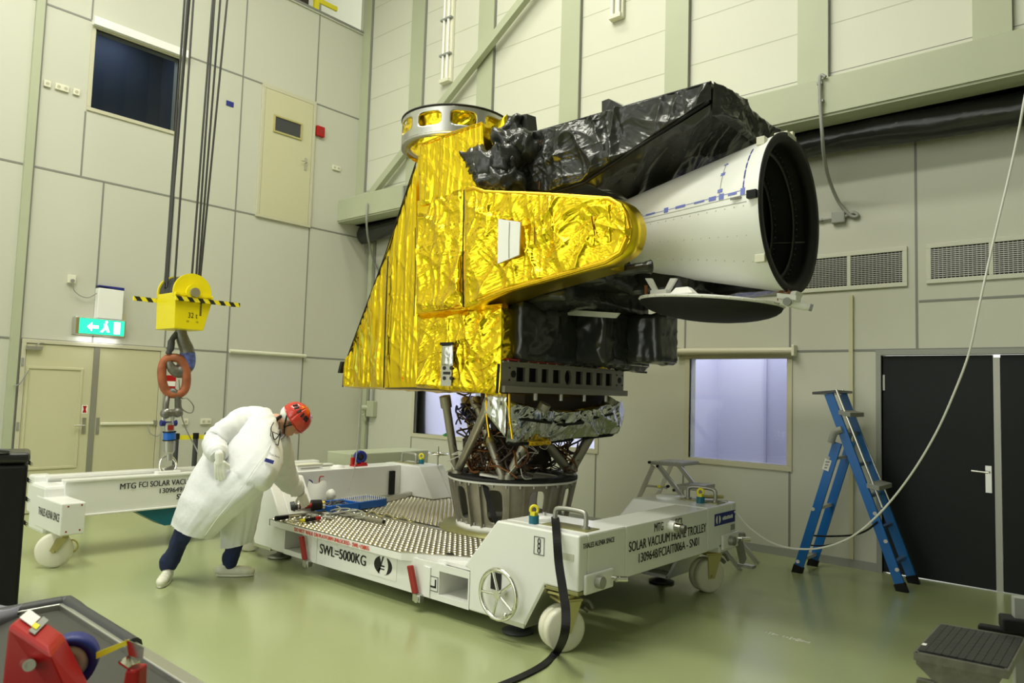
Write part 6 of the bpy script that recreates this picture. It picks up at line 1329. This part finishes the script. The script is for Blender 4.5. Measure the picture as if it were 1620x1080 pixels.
part('red_clip', MB().tube(smoothpath([bgc+V((0.75, 0.66, 0))*x+V((0, 0, z)) for x, z in ((0.10, 0.30), (0.06, 0.295), (0.05, 0.25), (0.06, 0.20), (0.09, 0.19))], 5), 0.006, 6), 'red', pbag)
part('blue_handle', MB().tube(smoothpath([bgc+V((0.75, 0.66, 0))*x+V((0, 0, z)) for x, z in ((-0.11, 0.22), (-0.08, 0.255), (-0.04, 0.25), (-0.02, 0.225))], 5), 0.006, 6), 'navy', pbag)
def bar(name, p0, p1, r, key, lab, cat, sq=False, dz=0.0):
    p0, p1 = V(p0)+V((0, 0, r+dz)), V(p1)+V((0, 0, r+dz)); m = MB()
    if sq: d = (p1-p0); m.obox((p0+p1)/2, d/2, V((-d.y, d.x, 0)).normalized()*r, V((0, 0, r)))
    else: m.cyl(p0, p1, r, n=14); m.cyl(p1, p1+(p1-p0).normalized()*0.002, r*0.8, n=12, m='ink'); m.cyl(p0, p1, r*0.99, n=14, m=key)
    return tag(link(name, m, key), lab, cat)
bar('square_tube', flat(513, 787), flat(640, 773), 0.03, 'alu_dull', 'long dull square metal tube lying along the left trolley beam', 'tube', True)
bar('square_tube', flat(596, 796), flat(662, 781), 0.026, 'alu', 'shorter bright metal tube lying beside the blue bin of pegs', 'tube', True)
bar('square_tube', flat(625, 776), flat(688, 768), 0.026, 'alu_dull', 'dull metal bracket bar nearest the far left corner of the trolley', 'tube', True)
bar('metal_pipe', flat(533, 812), flat(607, 829), 0.022, 'strut', 'brown metal pipe lying across the front platform pointing at the camera', 'pipe')
m = MB()
for k in range(5):
    c = flat(527+k*9, 812+k*1.5)+V((0, 0, 0.035)); m.tube([c+V((0.10*math.cos(t*PI/9)*(1+0.2*k % 2), 0.05*math.sin(t*PI/9+k), 0.028*math.sin(t*PI/9*1.0+k*0.8))) for t in range(18)], 0.009, 6, closed=True)
tag(link('wire_sling', m, 'alu_dull'), 'tangled steel wire sling loops on the platform in front of the blue bins', 'sling')
m = MB(); pts = [flat(565, 808)+V((0, 0, 0.01))]
for k in range(14): pts.append(flat(572+k*6.5, 810+k*1.2+3*math.sin(k*1.7))+V((0, 0, 0.012)))
m.tube(smoothpath(pts, 5), 0.008, 6); tag(link('chain', m, 'zinc'), 'thin yellowish chain lying from the wire sling towards the support ring', 'chain')
m = MB()
for k in range(7):
    c = flat(560+k*7, 777+k*0.6)+V((0, 0, 0.05)); m.tube([c+V((0.75, 0.66, 0))*(0.085*math.cos(t*PI/8))+V((0, 0, 0.075+0.085*math.sin(t*PI/8)+(0.05 if k == 2 else 0))) for t in range(16)], 0.006, 6, closed=True)
tag(link('rope_coil', m, 'wire_white'), 'loose coils of thin white rope on the grey tubes by the left beam', 'rope')
tag(link('white_string', MB().tube(smoothpath([ay(571, 613, 4.75), ay(569, 650, 4.78), ay(566, 700, 4.85), ay(561, 740, 4.95), ay(554, 768, 5.0), ay(551, 778, 5.02)], 6), 0.005, 6), 'wire_white'), 'thin white cord hanging from the golden wedge down to the rope coil', 'cord')
t = thing('impact_wrench', 'dark pneumatic wrench held under the reaching gloved hand', 'tool', flat(478, 812))
a, b = flat(458, 815)+V((0, 0, 0.08)), flat(512, 812)+V((0, 0, 0.09)); d = (b-a).normalized()
m = MB(); m.cyl(a, lerp(a, b, 0.12), 0.05, 0.055, n=16); m.cyl(lerp(a, b, 0.12), lerp(a, b, 0.28), 0.04, 0.03, n=14); part('hose_end', m, 'darkgrey', t)
m = MB(); m.cyl(lerp(a, b, 0.28), lerp(a, b, 0.62), 0.026, n=14); part('red_grip', m, 'redhandle', t)
m = MB(); m.cyl(lerp(a, b, 0.62), lerp(a, b, 0.92), 0.055, 0.05, n=18); part('motor_housing', m, 'black', t)
m = MB(); m.cyl(lerp(a, b, 0.92), lerp(a, b, 1.0), 0.048, n=18); m.cyl(lerp(a, b, 0.2), lerp(a, b, 0.24), 0.045, n=18); part('chrome_collar', m, 'chrome', t)
bar('pry_bar', flat(436, 821), flat(515, 812), 0.016, 'steel', 'dark steel bar lying under the pneumatic wrench at the platform corner', 'tool')
t = thing('rubber_grip_tool', 'black rubber gripped tool at the left front corner of the platform', 'tool', flat(446, 823))
part('grip', MB().cyl(flat(436, 824)+V((0, 0, 0.022)), flat(455, 821)+V((0, 0, 0.022)), 0.022, 0.018, n=12), 'black', t)
part('shaft', MB().cyl(flat(455, 821)+V((0, 0, 0.022)), flat(476, 819)+V((0, 0, 0.022)), 0.010, n=10), 'alu', t)
t = thing('screwdriver', 'screwdriver with yellow, black and red handle on the studded platform', 'tool', flat(488, 826))
ds = lambda x: lerp(flat(462, 829), flat(506, 822), x)+V((0, 0, 0.018))
part('shaft', MB().cyl(ds(0.0), ds(0.3), 0.006, n=8), 'alu', t); part('yellow_ring', MB().cyl(ds(0.28), ds(0.42), 0.017, n=12), 'tapeyellow', t); part('grip', MB().cyl(ds(0.42), ds(0.80), 0.018, n=12), 'black', t); part('red_cap', MB().cyl(ds(0.80), ds(1.0), 0.019, n=12), 'red', t)
m = MB()
for k in range(26):
    p = flat(478+rnd.uniform(-6, 55), 817+rnd.uniform(-4, 6))+V((0, 0, 0.014)); dd = V((rnd.uniform(-1, 1), rnd.uniform(-1, 1), 0)).normalized()*rnd.uniform(0.02, 0.05); m.cyl(p-dd, p+dd, rnd.uniform(0.006, 0.012), n=6)
tag(link('loose_hardware', m, 'alu_dull'), 'scattered loose bolts and fittings around the tools at the platform corner', 'hardware', None, 'stuff')

# things standing on the left trolley beam
BT = 0.776
def onbeam(px, py, X=-7.05): p = ax(px, py, X); return V((X, p.y, BT))
t = thing('tape_dispenser', 'red tape dispenser with a blue roll on the left trolley beam', 'tape dispenser', onbeam(568, 737))
c = onbeam(568, 737); m = MB(); m.box(c+V((-0.05, -0.10, 0)), c+V((0.05, 0.09, 0.03))); m.box(c+V((-0.04, -0.10, 0.03)), c+V((-0.0, -0.06, 0.11))); m.box(c+V((-0.05, 0.0, 0.03)), c+V((0.05, 0.08, 0.05))); part('base', m, 'red', t, 0.006)
m = MB(); m.lathe(c+V((-0.02, 0.015, 0.115)), (1, -0.3, 0), [(0.035, 0), (0.075, 0), (0.075, 0.05), (0.035, 0.05)], 28, closed=True); part('tape_roll', m, 'navy', t)
m = MB(); m.lathe(c+V((-0.021, 0.015, 0.115)), (1, -0.3, 0), [(0.012, -0.002), (0.034, -0.002), (0.034, 0.054), (0.012, 0.054)], 20, closed=True); part('hub', m, 'black', t)
c = onbeam(484, 746); t = thing('white_box', 'flat white box on the left trolley beam behind the worker arm', 'box', c)
part('tray', MB().box(c+V((-0.06, -0.16, 0)), c+V((0.08, 0.16, 0.06))), 'white_matt', t, 0.006); part('lid', MB().box(c+V((-0.065, -0.165, 0.06)), c+V((0.085, 0.165, 0.075))), 'plastic', t, 0.004); part('slot', MB().box(c+V((0.081, -0.12, 0.025)), c+V((0.083, 0.12, 0.035))), 'conduit', t)
c = onbeam(456, 746); m = MB(); m.cyl(c, c+V((0, 0, 0.09)), 0.05, n=20); m.cyl(c+V((0, 0, 0.09)), c+V((0, 0, 0.105)), 0.04, n=20); tag(link('plastic_jar', m, 'clearplastic'), 'cloudy white jar beside the flat white box on the beam', 'jar')
c = onbeam(534, 743); m = MB(); m.lathe(c, (0, 0, 1), [(0, 0), (0.08, 0), (0.08, 0.02), (0.055, 0.025), (0.055, 0.035), (0, 0.035)], 28); tag(link('white_disc', m, 'white_matt'), 'round white disc on the left beam between the white box and the tape dispenser', 'cap')
m = MB(); m.box((-8.0, 5.6, 0.0), (-7.5, 6.9, 0.88)); tag(link('equipment_crate', m, 'steel_green', None, 0.01), 'pale olive crate behind the left trolley beam', 'crate')

# ------------------------------------------------------------------ blue ladder by the black doors
lad = thing('folding_ladder', 'blue and aluminium folding ladder standing open beside the black double doors', 'ladder', (-2.25, 7.7, 0))
YN, YF = 7.50, 7.93
def rail(a, b, w_, th, key, nm='rail', capb=True):
    a, b = V(a), V(b); d = (b-a).normalized(); s = V((0, 1, 0)).cross(d).normalized()
    m = MB(); c = (a+b)/2; m.obox(c, d*((b-a).length/2), s*w_/2, V((0, th/2, 0))); o = part(nm, m, key, lad, 0.003)
    if capb: part('rubber_foot', MB().obox(a+d*0.03, d*0.045, s*(w_/2+0.008), V((0, th/2+0.008, 0))), 'black', o, 0.006)
    return o
gL = lambda x, y: V((ay(x, y, YN).x, 0, ay(x, y, YN).z))
tr0, tr1 = gL(1428, 930), gL(1311, 622); tl0, tl1 = gL(1261, 904), gL(1325, 700)
tr0.z = tl0.z = 0.0
for Y, nm in ((YN, 'n'), (YF, 'f')):
    off = V((0, Y, 0)); k = 0.0 if nm == 'n' else 0.02
    rail(tr0+off, tr1+off-V((0, 0, 0)), 0.085, 0.03, 'ladderblue'); rail(tl0+off, tl1+off, 0.085, 0.03, 'ladderblue')
dr, dl = tr1-tr0, tl1-tl0
for t in (0.13, 0.30, 0.46, 0.62, 0.78): p = tr0+dr*t; o = part('rung', MB().obox(p+V((0, (YN+YF)/2, 0)), V((0.02, 0, 0)), V((0, (YF-YN)/2-0.012, 0)), V((0, 0, 0.015))), 'alu', lad)
for t in (0.10, 0.50, 0.88): p = tl0+dl*t; part('rung', MB().obox(p+V((0, (YN+YF)/2, 0)), V((0.02, 0, 0)), V((0, (YF-YN)/2-0.012, 0)), V((0, 0, 0.015))), 'alu', lad)
m = MB(); p = tr1+V((0, 0, 0.01)); m.obox(p+V((-0.03, (YN+YF)/2, 0)), V((0.12, 0, 0.012)), V((0, (YF-YN)/2+0.03, 0)), V((0, 0, 0.013))); part('top_tray', m, 'blackgloss', lad, 0.004)
m = MB(); a, b = gL(1322, 692), gL(1340, 678); m.tube(smoothpath([gL(1316, 700)+V((0, YN-0.03, 0)), gL(1322, 684)+V((0, YN-0.03, 0)), gL(1334, 679)+V((0, YN-0.03, 0))], 5), 0.035, 8); m.tube(smoothpath([gL(1316, 700)+V((0, YF+0.03, 0)), gL(1322, 684)+V((0, YF+0.03, 0)), gL(1334, 679)+V((0, YF+0.03, 0))], 5), 0.035, 8); part('hinge', m, 'conduit', lad)
m = MB()
for (x0, y0_, x1, y1_, Y) in ((1323, 616, 1396, 803, YN-0.02), (1333, 616, 1408, 795, YF)): m.tube([ay(x0, y0_, Y), ay(x1, y1_, Y)], 0.012, 8)
part('handrail', m, 'chrome', lad)
for px, py in ((1337, 654), (1382, 770)):
    c = ay(px, py, YN-0.02); part('bracket', MB().obox(c+V((0, 0.2, 0)), V((0.055, 0, -0.01)), V((0, 0.225, 0)), V((0, 0, 0.022))), 'conduit', lad, 0.004)
c = ay(1308, 735, YN-0.018); o = part('sticker', MB().obox(c, (dl.normalized())*0.055, V((0.03, 0, -0.01)), V((0, 0.002, 0))), 'white_matt', lad)
m = MB()
for k in range(3): m.obox(c+dl.normalized()*(0.03-0.03*k)+V((0, -0.003, 0)), dl.normalized()*0.008, V((0.02-0.004*k, 0, 0)), V((0, 0.001, 0)))
part('sticker_print', m, 'conduit', o)
for px, py in ((1286, 805), (1262, 888), (1384, 812), (1401, 856), (1419, 901), (1310, 724)): part('rung_socket', MB().cyl(ay(px, py, YN-0.016), ay(px, py, YN-0.024), 0.018, n=10), 'alu', lad)
tag(link('black_cable', MB().tube(smoothpath([ay(1288, 847, 7.75), ay(1310, 848, 7.6), ay(1350, 846, 7.46), ay(1372, 838, 7.46), ay(1388, 825, 7.46)], 6), 0.009, 6), 'black'), 'black cable tied across the blue ladder legs', 'cable')
tag(link('black_cable', MB().tube(smoothpath([ay(1280, 862, 7.72), ay(1300, 863, 7.6), ay(1320, 860, 7.5), ay(1335, 856, 7.47)], 6), 0.007, 6), 'black'), 'thin black cable low between the left legs of the blue ladder', 'cable')

# ------------------------------------------------------------------ aluminium step stool behind the trolley
st = thing('step_stool', 'small aluminium step stool standing behind the far right trolley corner', 'step stool', (-4.2, 7.2, 0))
SY = 7.15; g2 = lambda x, y, Y=SY: ay(x, y, Y); dyv = V((0, 0.42, 0))
p0, p1 = g2(1029, 734), g2(1077, 737)
m = MB(); m.obox((p0+p1)/2+dyv/2+V((0, 0, 0.012)), (p1-p0)/2, dyv/2, V((0, 0, 0.018)))
for k in range(9): c = lerp(p0, p1, (k+0.5)/9); m.obox(c+dyv/2+V((0, 0, 0.032)), (p1-p0)/2*0.06, dyv/2*0.96, V((0, 0, 0.004)))
part('top_step', m, 'alu_dull', st, 0.003)
m = MB(); s0, s1 = g2(1066, 770), g2(1103, 773); m.obox((s0+s1)/2+dyv/2, (s1-s0)/2, dyv/2, V((0, 0, 0.022))); part('lower_step', m, 'alu_dull', st, 0.003)
def leg(a, b, Y0): a, b = V(a), V(b); b = a+(b-a)*(a.z/(a.z-b.z)); d = (b-a); s = V((0, 1, 0)).cross(d).normalized(); part('leg', MB().obox((a+b)/2, d/2, s*0.024, V((0, 0.012, 0))), 'alu', st, 0.002)
for dy in (V((0, 0, 0)), dyv): leg(g2(1033, 737)+dy, g2(1005, 800)+dy, 0); leg(g2(1042, 737)+dy, g2(1080, 785)+dy, 0)
m = MB(); m.obox(lerp(g2(1022, 768), g2(1056, 771), 0.5), (g2(1056, 771)-g2(1022, 768))/2, V((0, 0.008, 0)), V((0, 0, 0.012))); part('brace', m, 'alu', st)
part('yellow_catch', MB().obox(g2(1044, 769)-V((0, 0.012, 0)), V((0.02, 0, 0)), V((0, 0.006, 0)), V((0, 0, 0.012))), 'tapeyellow', st)
for x, y in ((1028, 731), (1041, 737), (1057, 769), (1067, 775)): part('joint_cap', MB().cyl(g2(x, y)-V((0, 0.02, 0)), g2(x, y)+V((0, 0.01, 0)), 0.016, n=10), 'black', st)

# ------------------------------------------------------------------ white cable sweeping to the right
pts = [V((-3.0, 6.05, 0.80)), V((-2.86, 6.22, 0.802)), ay(1148, 797, 6.28), ay(1165, 812, 6.25), ay(1190, 838, 6.2), ay(1225, 860, 6.15), ay(1265, 868, 6.1), ay(1305, 865, 6.05), ay(1350, 847, 6.0), ay(1395, 808, 5.95), ay(1440, 752, 5.9), ay(1480, 686, 5.85), ay(1510, 620, 5.8), ay(1534, 555, 5.75), ay(1550, 480, 5.7), ay(1572, 380, 5.65), ay(1597, 275, 5.6), ay(1612, 205, 5.55), ay(1622, 150, 5.5), ay(1650, 0, 5.4), ay(1680, -200, 5.3)]
tag(link('white_cable', MB().tube(smoothpath(pts, 8), 0.0075, 8), 'wire_white'), 'long white cable sagging from the far trolley corner up past the black doors', 'cable')
bar('brass_fitting', V((-3.02, 6.02, 0.79)), V((-2.88, 6.2, 0.79)), 0.016, 'zinc', 'brass hose fitting on the far right trolley corner', 'fitting', False, 0.03)

# ------------------------------------------------------------------ foreground: cart with tape dispenser, case, step tread
cart = thing('tool_cart', 'grey tool cart with dark rubber bumper at the lower left edge of the picture', 'cart', az(60, 1060, 0.0))
TZ = 0.85; a = az(100, 957, TZ); b = az(302, 1083, TZ); d = (b-a).normalized(); n = V((-d.y, d.x, 0))
if n.dot(V((-0.75, -0.66, 0))) < 0: n = -n
Lc = 1.25; Wc = 0.75; zc = V((0, 0, 1))
c = a+d*Lc/2+n*Wc/2
m = MB(); m.obox(c-zc*0.02, d*Lc/2, n*Wc/2, zc*0.012); part('top', m, 'tray', cart, 0.004)
m = MB(); m.obox(a+d*Lc/2-n*0.0-zc*0.01, d*Lc/2, n*0.022, zc*0.022); m.obox(a+n*Wc/2-zc*0.01, n*Wc/2, d*0.022, zc*0.022); part('edge', m, 'alu', cart, 0.004)
m = MB(); cor = a; m.tube(smoothpath([cor+n*0.22, cor+n*0.05-d*0.015, cor-d*0.01-n*0.012, cor+d*0.05-n*0.018, cor+d*0.62-n*0.014], 6), [0.030]*19+[0.026]*6, 10); part('bumper', m, 'darkgrey', cart)
for u in (0.06, Lc-0.06):
    for v in (0.06, Wc-0.06):
        p = a+d*u+n*v; part('leg', MB().box((p.x-0.02, p.y-0.02, 0), (p.x+0.02, p.y+0.02, TZ-0.03)), 'tray', cart)
part('shelf', MB().obox(V((c.x, c.y, 0.25)), d*Lc/2, n*Wc/2, zc*0.01), 'tray', cart)
rp_ = lambda px, py, s: CAM+ray(px, py)*s
t = thing('tape_dispenser', 'big red tape dispenser with blue roll on the cart in the foreground', 'tape dispenser', az(90, 1075, TZ))
A, B, C_, D_ = rp_(13, 985, 1.86), rp_(45, 959, 1.98), rp_(101, 1000, 1.86), rp_(76, 1030, 1.74)
base = [V((p.x, p.y, TZ-0.005)) for p in (lerp(A, B, 0.0)+(-CR)*0.01, B, C_+CR*0.13, D_+CR*0.11)]
m = MB(); m.hull2([A, B, C_, D_][::-1], base[::-1]); part('body', m, 'red', t, 0.016, 3)
nu = ((C_-A).cross(B-A)).normalized(); nu = nu if nu.z > 0 else -nu
S = lambda u, v, o=0.004: lerp(lerp(A, D_, u), lerp(B, C_, u), v)+nu*o
m = MB(); m.prism([S(0.10, 0.35), S(0.10, 0.85), S(0.42, 0.85), S(0.42, 0.35)], nu*0.002); part('white_label', m, 'white_matt', t)
m = MB(); m.prism([S(0.45, 0.15), S(0.45, 0.95), S(0.60, 0.95), S(0.60, 0.15)], nu*0.002); part('silver_label', m, 'conduit', t)
m = MB(); m.prism([S(0.44, 0.30, 0.007), S(0.44, 0.52, 0.007), S(0.56, 0.52, 0.007), S(0.56, 0.30, 0.007)], nu*0.002); part('yellow_label', m, 'tapeyellow', t)
ra = (CR*0.35-V((CF.x, CF.y, 0)).normalized()*0.94).normalized(); rc = rp_(112, 1044, 1.90)
m = MB(); m.lathe(rc, ra, [(0.045, -0.03), (0.064, -0.03), (0.064, 0.03), (0.045, 0.03)], 40, closed=True); part('blue_roll', m, 'navy', t)
m = MB(); m.lathe(rc, ra, [(0.015, -0.02), (0.044, -0.02), (0.044, 0.02), (0.015, 0.02)], 30, closed=True); part('roll_core', m, 'nylon', t)
m = MB(); P0, P1 = rp_(152, 1032, 1.83), rp_(204, 1011, 1.82); m.hull2([P0, P0-CU*0.016, P0-CU*0.016+CF*0.002, P0+CF*0.002], [P1, P1-CU*0.012, P1-CU*0.012+CF*0.002, P1+CF*0.002]); part('tape_strip', m, 'tapeyellow', t)
m = MB(); m.hull2([rp_(200, 1012, 1.80), rp_(228, 1024, 1.78), rp_(226, 1044, 1.78), rp_(203, 1036, 1.80)], [rp_(196, 1010, 1.84), rp_(224, 1020, 1.82), rp_(222, 1040, 1.82), rp_(200, 1033, 1.84)]); m.hull2([rp_(187, 1045, 1.80), rp_(208, 1034, 1.84), rp_(222, 1044, 1.82), rp_(203, 1056, 1.78)], [p-V((0, 0, 0.006)) for p in (rp_(187, 1045, 1.80), rp_(208, 1034, 1.84), rp_(222, 1044, 1.82), rp_(203, 1056, 1.78))]); part('cutter', m, 'chrome', t)
P = rp_(212, 1055, 1.80); m = MB(); m.hull2([V((P.x, P.y, TZ-0.005))+CR*s+V((CF.x, CF.y, 0))*q_ for s, q_ in ((-0.03, -0.02), (0.025, -0.02), (0.025, 0.03), (-0.03, 0.03))], [P+CR*s+V((CF.x, CF.y, 0))*q_ for s, q_ in ((-0.012, -0.02), (0.02, -0.02), (0.02, 0.03), (-0.012, 0.03))]); part('cutter_post', m, 'red', t, 0.006)
m = MB(); P2 = rp_(150, 1085, 1.8); m.obox(V((P2.x, P2.y, TZ+0.012)), CR*0.12, V((-0.66, 0.75, 0))*0.05, V((0, 0, 0.015))); part('base_plate', m, 'red', t, 0.006)
m = MB(); m.cyl(rp_(40, 1050, 1.80), rp_(46, 1052, 1.74), 0.014, n=16); m.cyl(rp_(46, 1052, 1.74), rp_(49, 1053, 1.72), 0.008, n=12); part('axle_knob', m, 'chrome', t)
m = MB(); P = az(8, 985, TZ); m.grid(lambda u, v: P+(-CR)*lerp(0.02, 0.4, u)+V((CF.x, CF.y, 0))*lerp(-0.2, 0.12, v)+V((0, 0, 0.03+0.015*noise.noise(V((u*4, v*4, 1))))), 12, 12); o = link('plastic_sheet', m, 'sheet'); so = o.modifiers.new('t', 'SOLIDIFY'); so.thickness = 0.05; so.offset = -1; tag(o, 'pale lilac packing sheet at the left edge behind the red tape dispenser', 'sheet')
cs = thing('equipment_case', 'tall black equipment case at the left edge of the picture', 'case', az(10, 970, 0))
e = az(27, 968, 0); top_z = ax(36, 716, e.x).z; dE = -V((e.x, e.y, 0)).normalized(); lft = V((dE.y, -dE.x, 0)); lft = lft if lft.dot(CR) < 0 else -lft
m = MB(); m.obox(e+lft*0.3+dE*-0.2+V((0, 0, top_z*0.46)), lft*0.3, dE*0.2, V((0, 0, top_z*0.46))); part('body', m, 'black', cs, 0.02)
m = MB(); m.obox(e+lft*0.29+dE*-0.2+V((0, 0, top_z*0.965)), lft*0.300, dE*0.205, V((0, 0, top_z*0.035))); part('lid', m, 'blackgloss', cs, 0.03, 3)
m = MB(); m.tube(smoothpath([e+lft*0.30+V((0, 0, top_z)), e+lft*0.22+V((0, 0, top_z+0.02)), e+lft*0.12+V((0, 0, top_z+0.01))], 5), 0.014, 8); part('handle', m, 'darkgrey', cs)
m = MB()
for k, z in enumerate((0.93, 0.82, 0.70, 0.55)):
    m = MB()
    for j in range(5): p = e+dE*0.002+V((0, 0, top_z*z+j*0.006)); m.cyl(p-lft*0.0, p-lft*(0.02+0.01*(j % 2))-V((0, 0, 0.02)), 0.005, 0.001, n=5)
    part('frayed_edge', m, 'black', cs)
stp = thing('step_platform', 'aluminium step with black ribbed tread at the lower right edge of the picture', 'step', az(1520, 1075, 0))
SZ = 0.93; Q = [az(x, y, SZ) for x, y in ((1449, 1034), (1490, 989), (1620, 1011), (1592, 1063))]; cen = sum(Q, V((0, 0, 0)))/4
m = MB(); m.hull2([lerp(p, cen, 0.04)+zc*0.004 for p in Q][::-1], [lerp(p, cen, 0.04)-zc*0.012 for p in Q][::-1])
for k in range(11):
    u = (k+0.5)/11; p, q_ = lerp(Q[0], Q[3], u), lerp(Q[1], Q[2], u); p, q_ = lerp(p, q_, 0.05), lerp(p, q_, 0.95); dd = (q_-p); m.obox((p+q_)/2+zc*0.006, dd/2, V((-dd.y, dd.x, 0)).normalized()*0.010, zc*0.003)
part('tread', m, 'blackpaint', stp)
m = MB()
for i in range(4): p, q_ = Q[i], Q[(i+1) % 4]; dd = q_-p; m.obox((p+q_)/2-zc*0.006, dd/2*1.02, V((-dd.y, dd.x, 0)).normalized()*0.006, zc*0.012)
A_ = [Q[0], Q[3], lerp(Q[0], Q[3], 0.85)-zc*0.07, lerp(Q[0], Q[3], 0.45)-zc*0.09, lerp(Q[0], Q[3], 0.22)-zc*0.075, lerp(Q[0], Q[3], 0.0)-zc*0.03]; nn = (Q[1]-Q[0]).normalized(); m.hull2([p for p in A_], [p+nn*0.012 for p in A_]); part('frame', m, 'steel', stp)
m = MB(); m.box(lerp(Q[0], Q[1], 0.2)+zc*0.006, lerp(Q[0], Q[1], 0.2)+V((0.012, 0.02, 0.010))); part('tread_tag', m, 'white_matt', stp)
for u in (0.12, 0.5, 0.95):
    p = lerp(Q[0], Q[3], u)-zc*0.07; e_ = V((p.x-0.22, p.y+0.10, 0)); dd = e_-p; part('leg', MB().obox((p+e_)/2, dd/2, (Q[3]-Q[0]).normalized()*0.025, V((0, 0, 1)).cross((Q[3]-Q[0])).normalized()*0.012), 'steel', stp, 0.003)
p = lerp(Q[1], Q[2], 0.93)+nn*0.08; m = MB(); m.obox(V((p.x, p.y, (SZ+0.12)/2)), V((0.02, 0.007, 0)), V((-0.007, 0.02, 0)), V((0, 0, (SZ+0.12)/2))); part('post', m, 'grey', stp)
m = MB(); m.obox(V((p.x-0.01, p.y-0.01, SZ+0.03)), V((0.045, 0.015, 0)), V((-0.012, 0.04, 0)), V((0, 0, 0.022))); m.obox(lerp(p, Q[1], 0.1)+zc*0.0, (Q[2]-Q[1]).normalized()*0.10, nn*0.02, zc*0.010); part('clamp', m, 'black', stp, 0.006)
for u in (0.62, 0.80): c = lerp(Q[0], Q[3], u)-zc*0.10; part('wheel', MB().cyl(c-nn*0.02, c+nn*0.03, 0.028, n=18), 'darkgrey', stp)
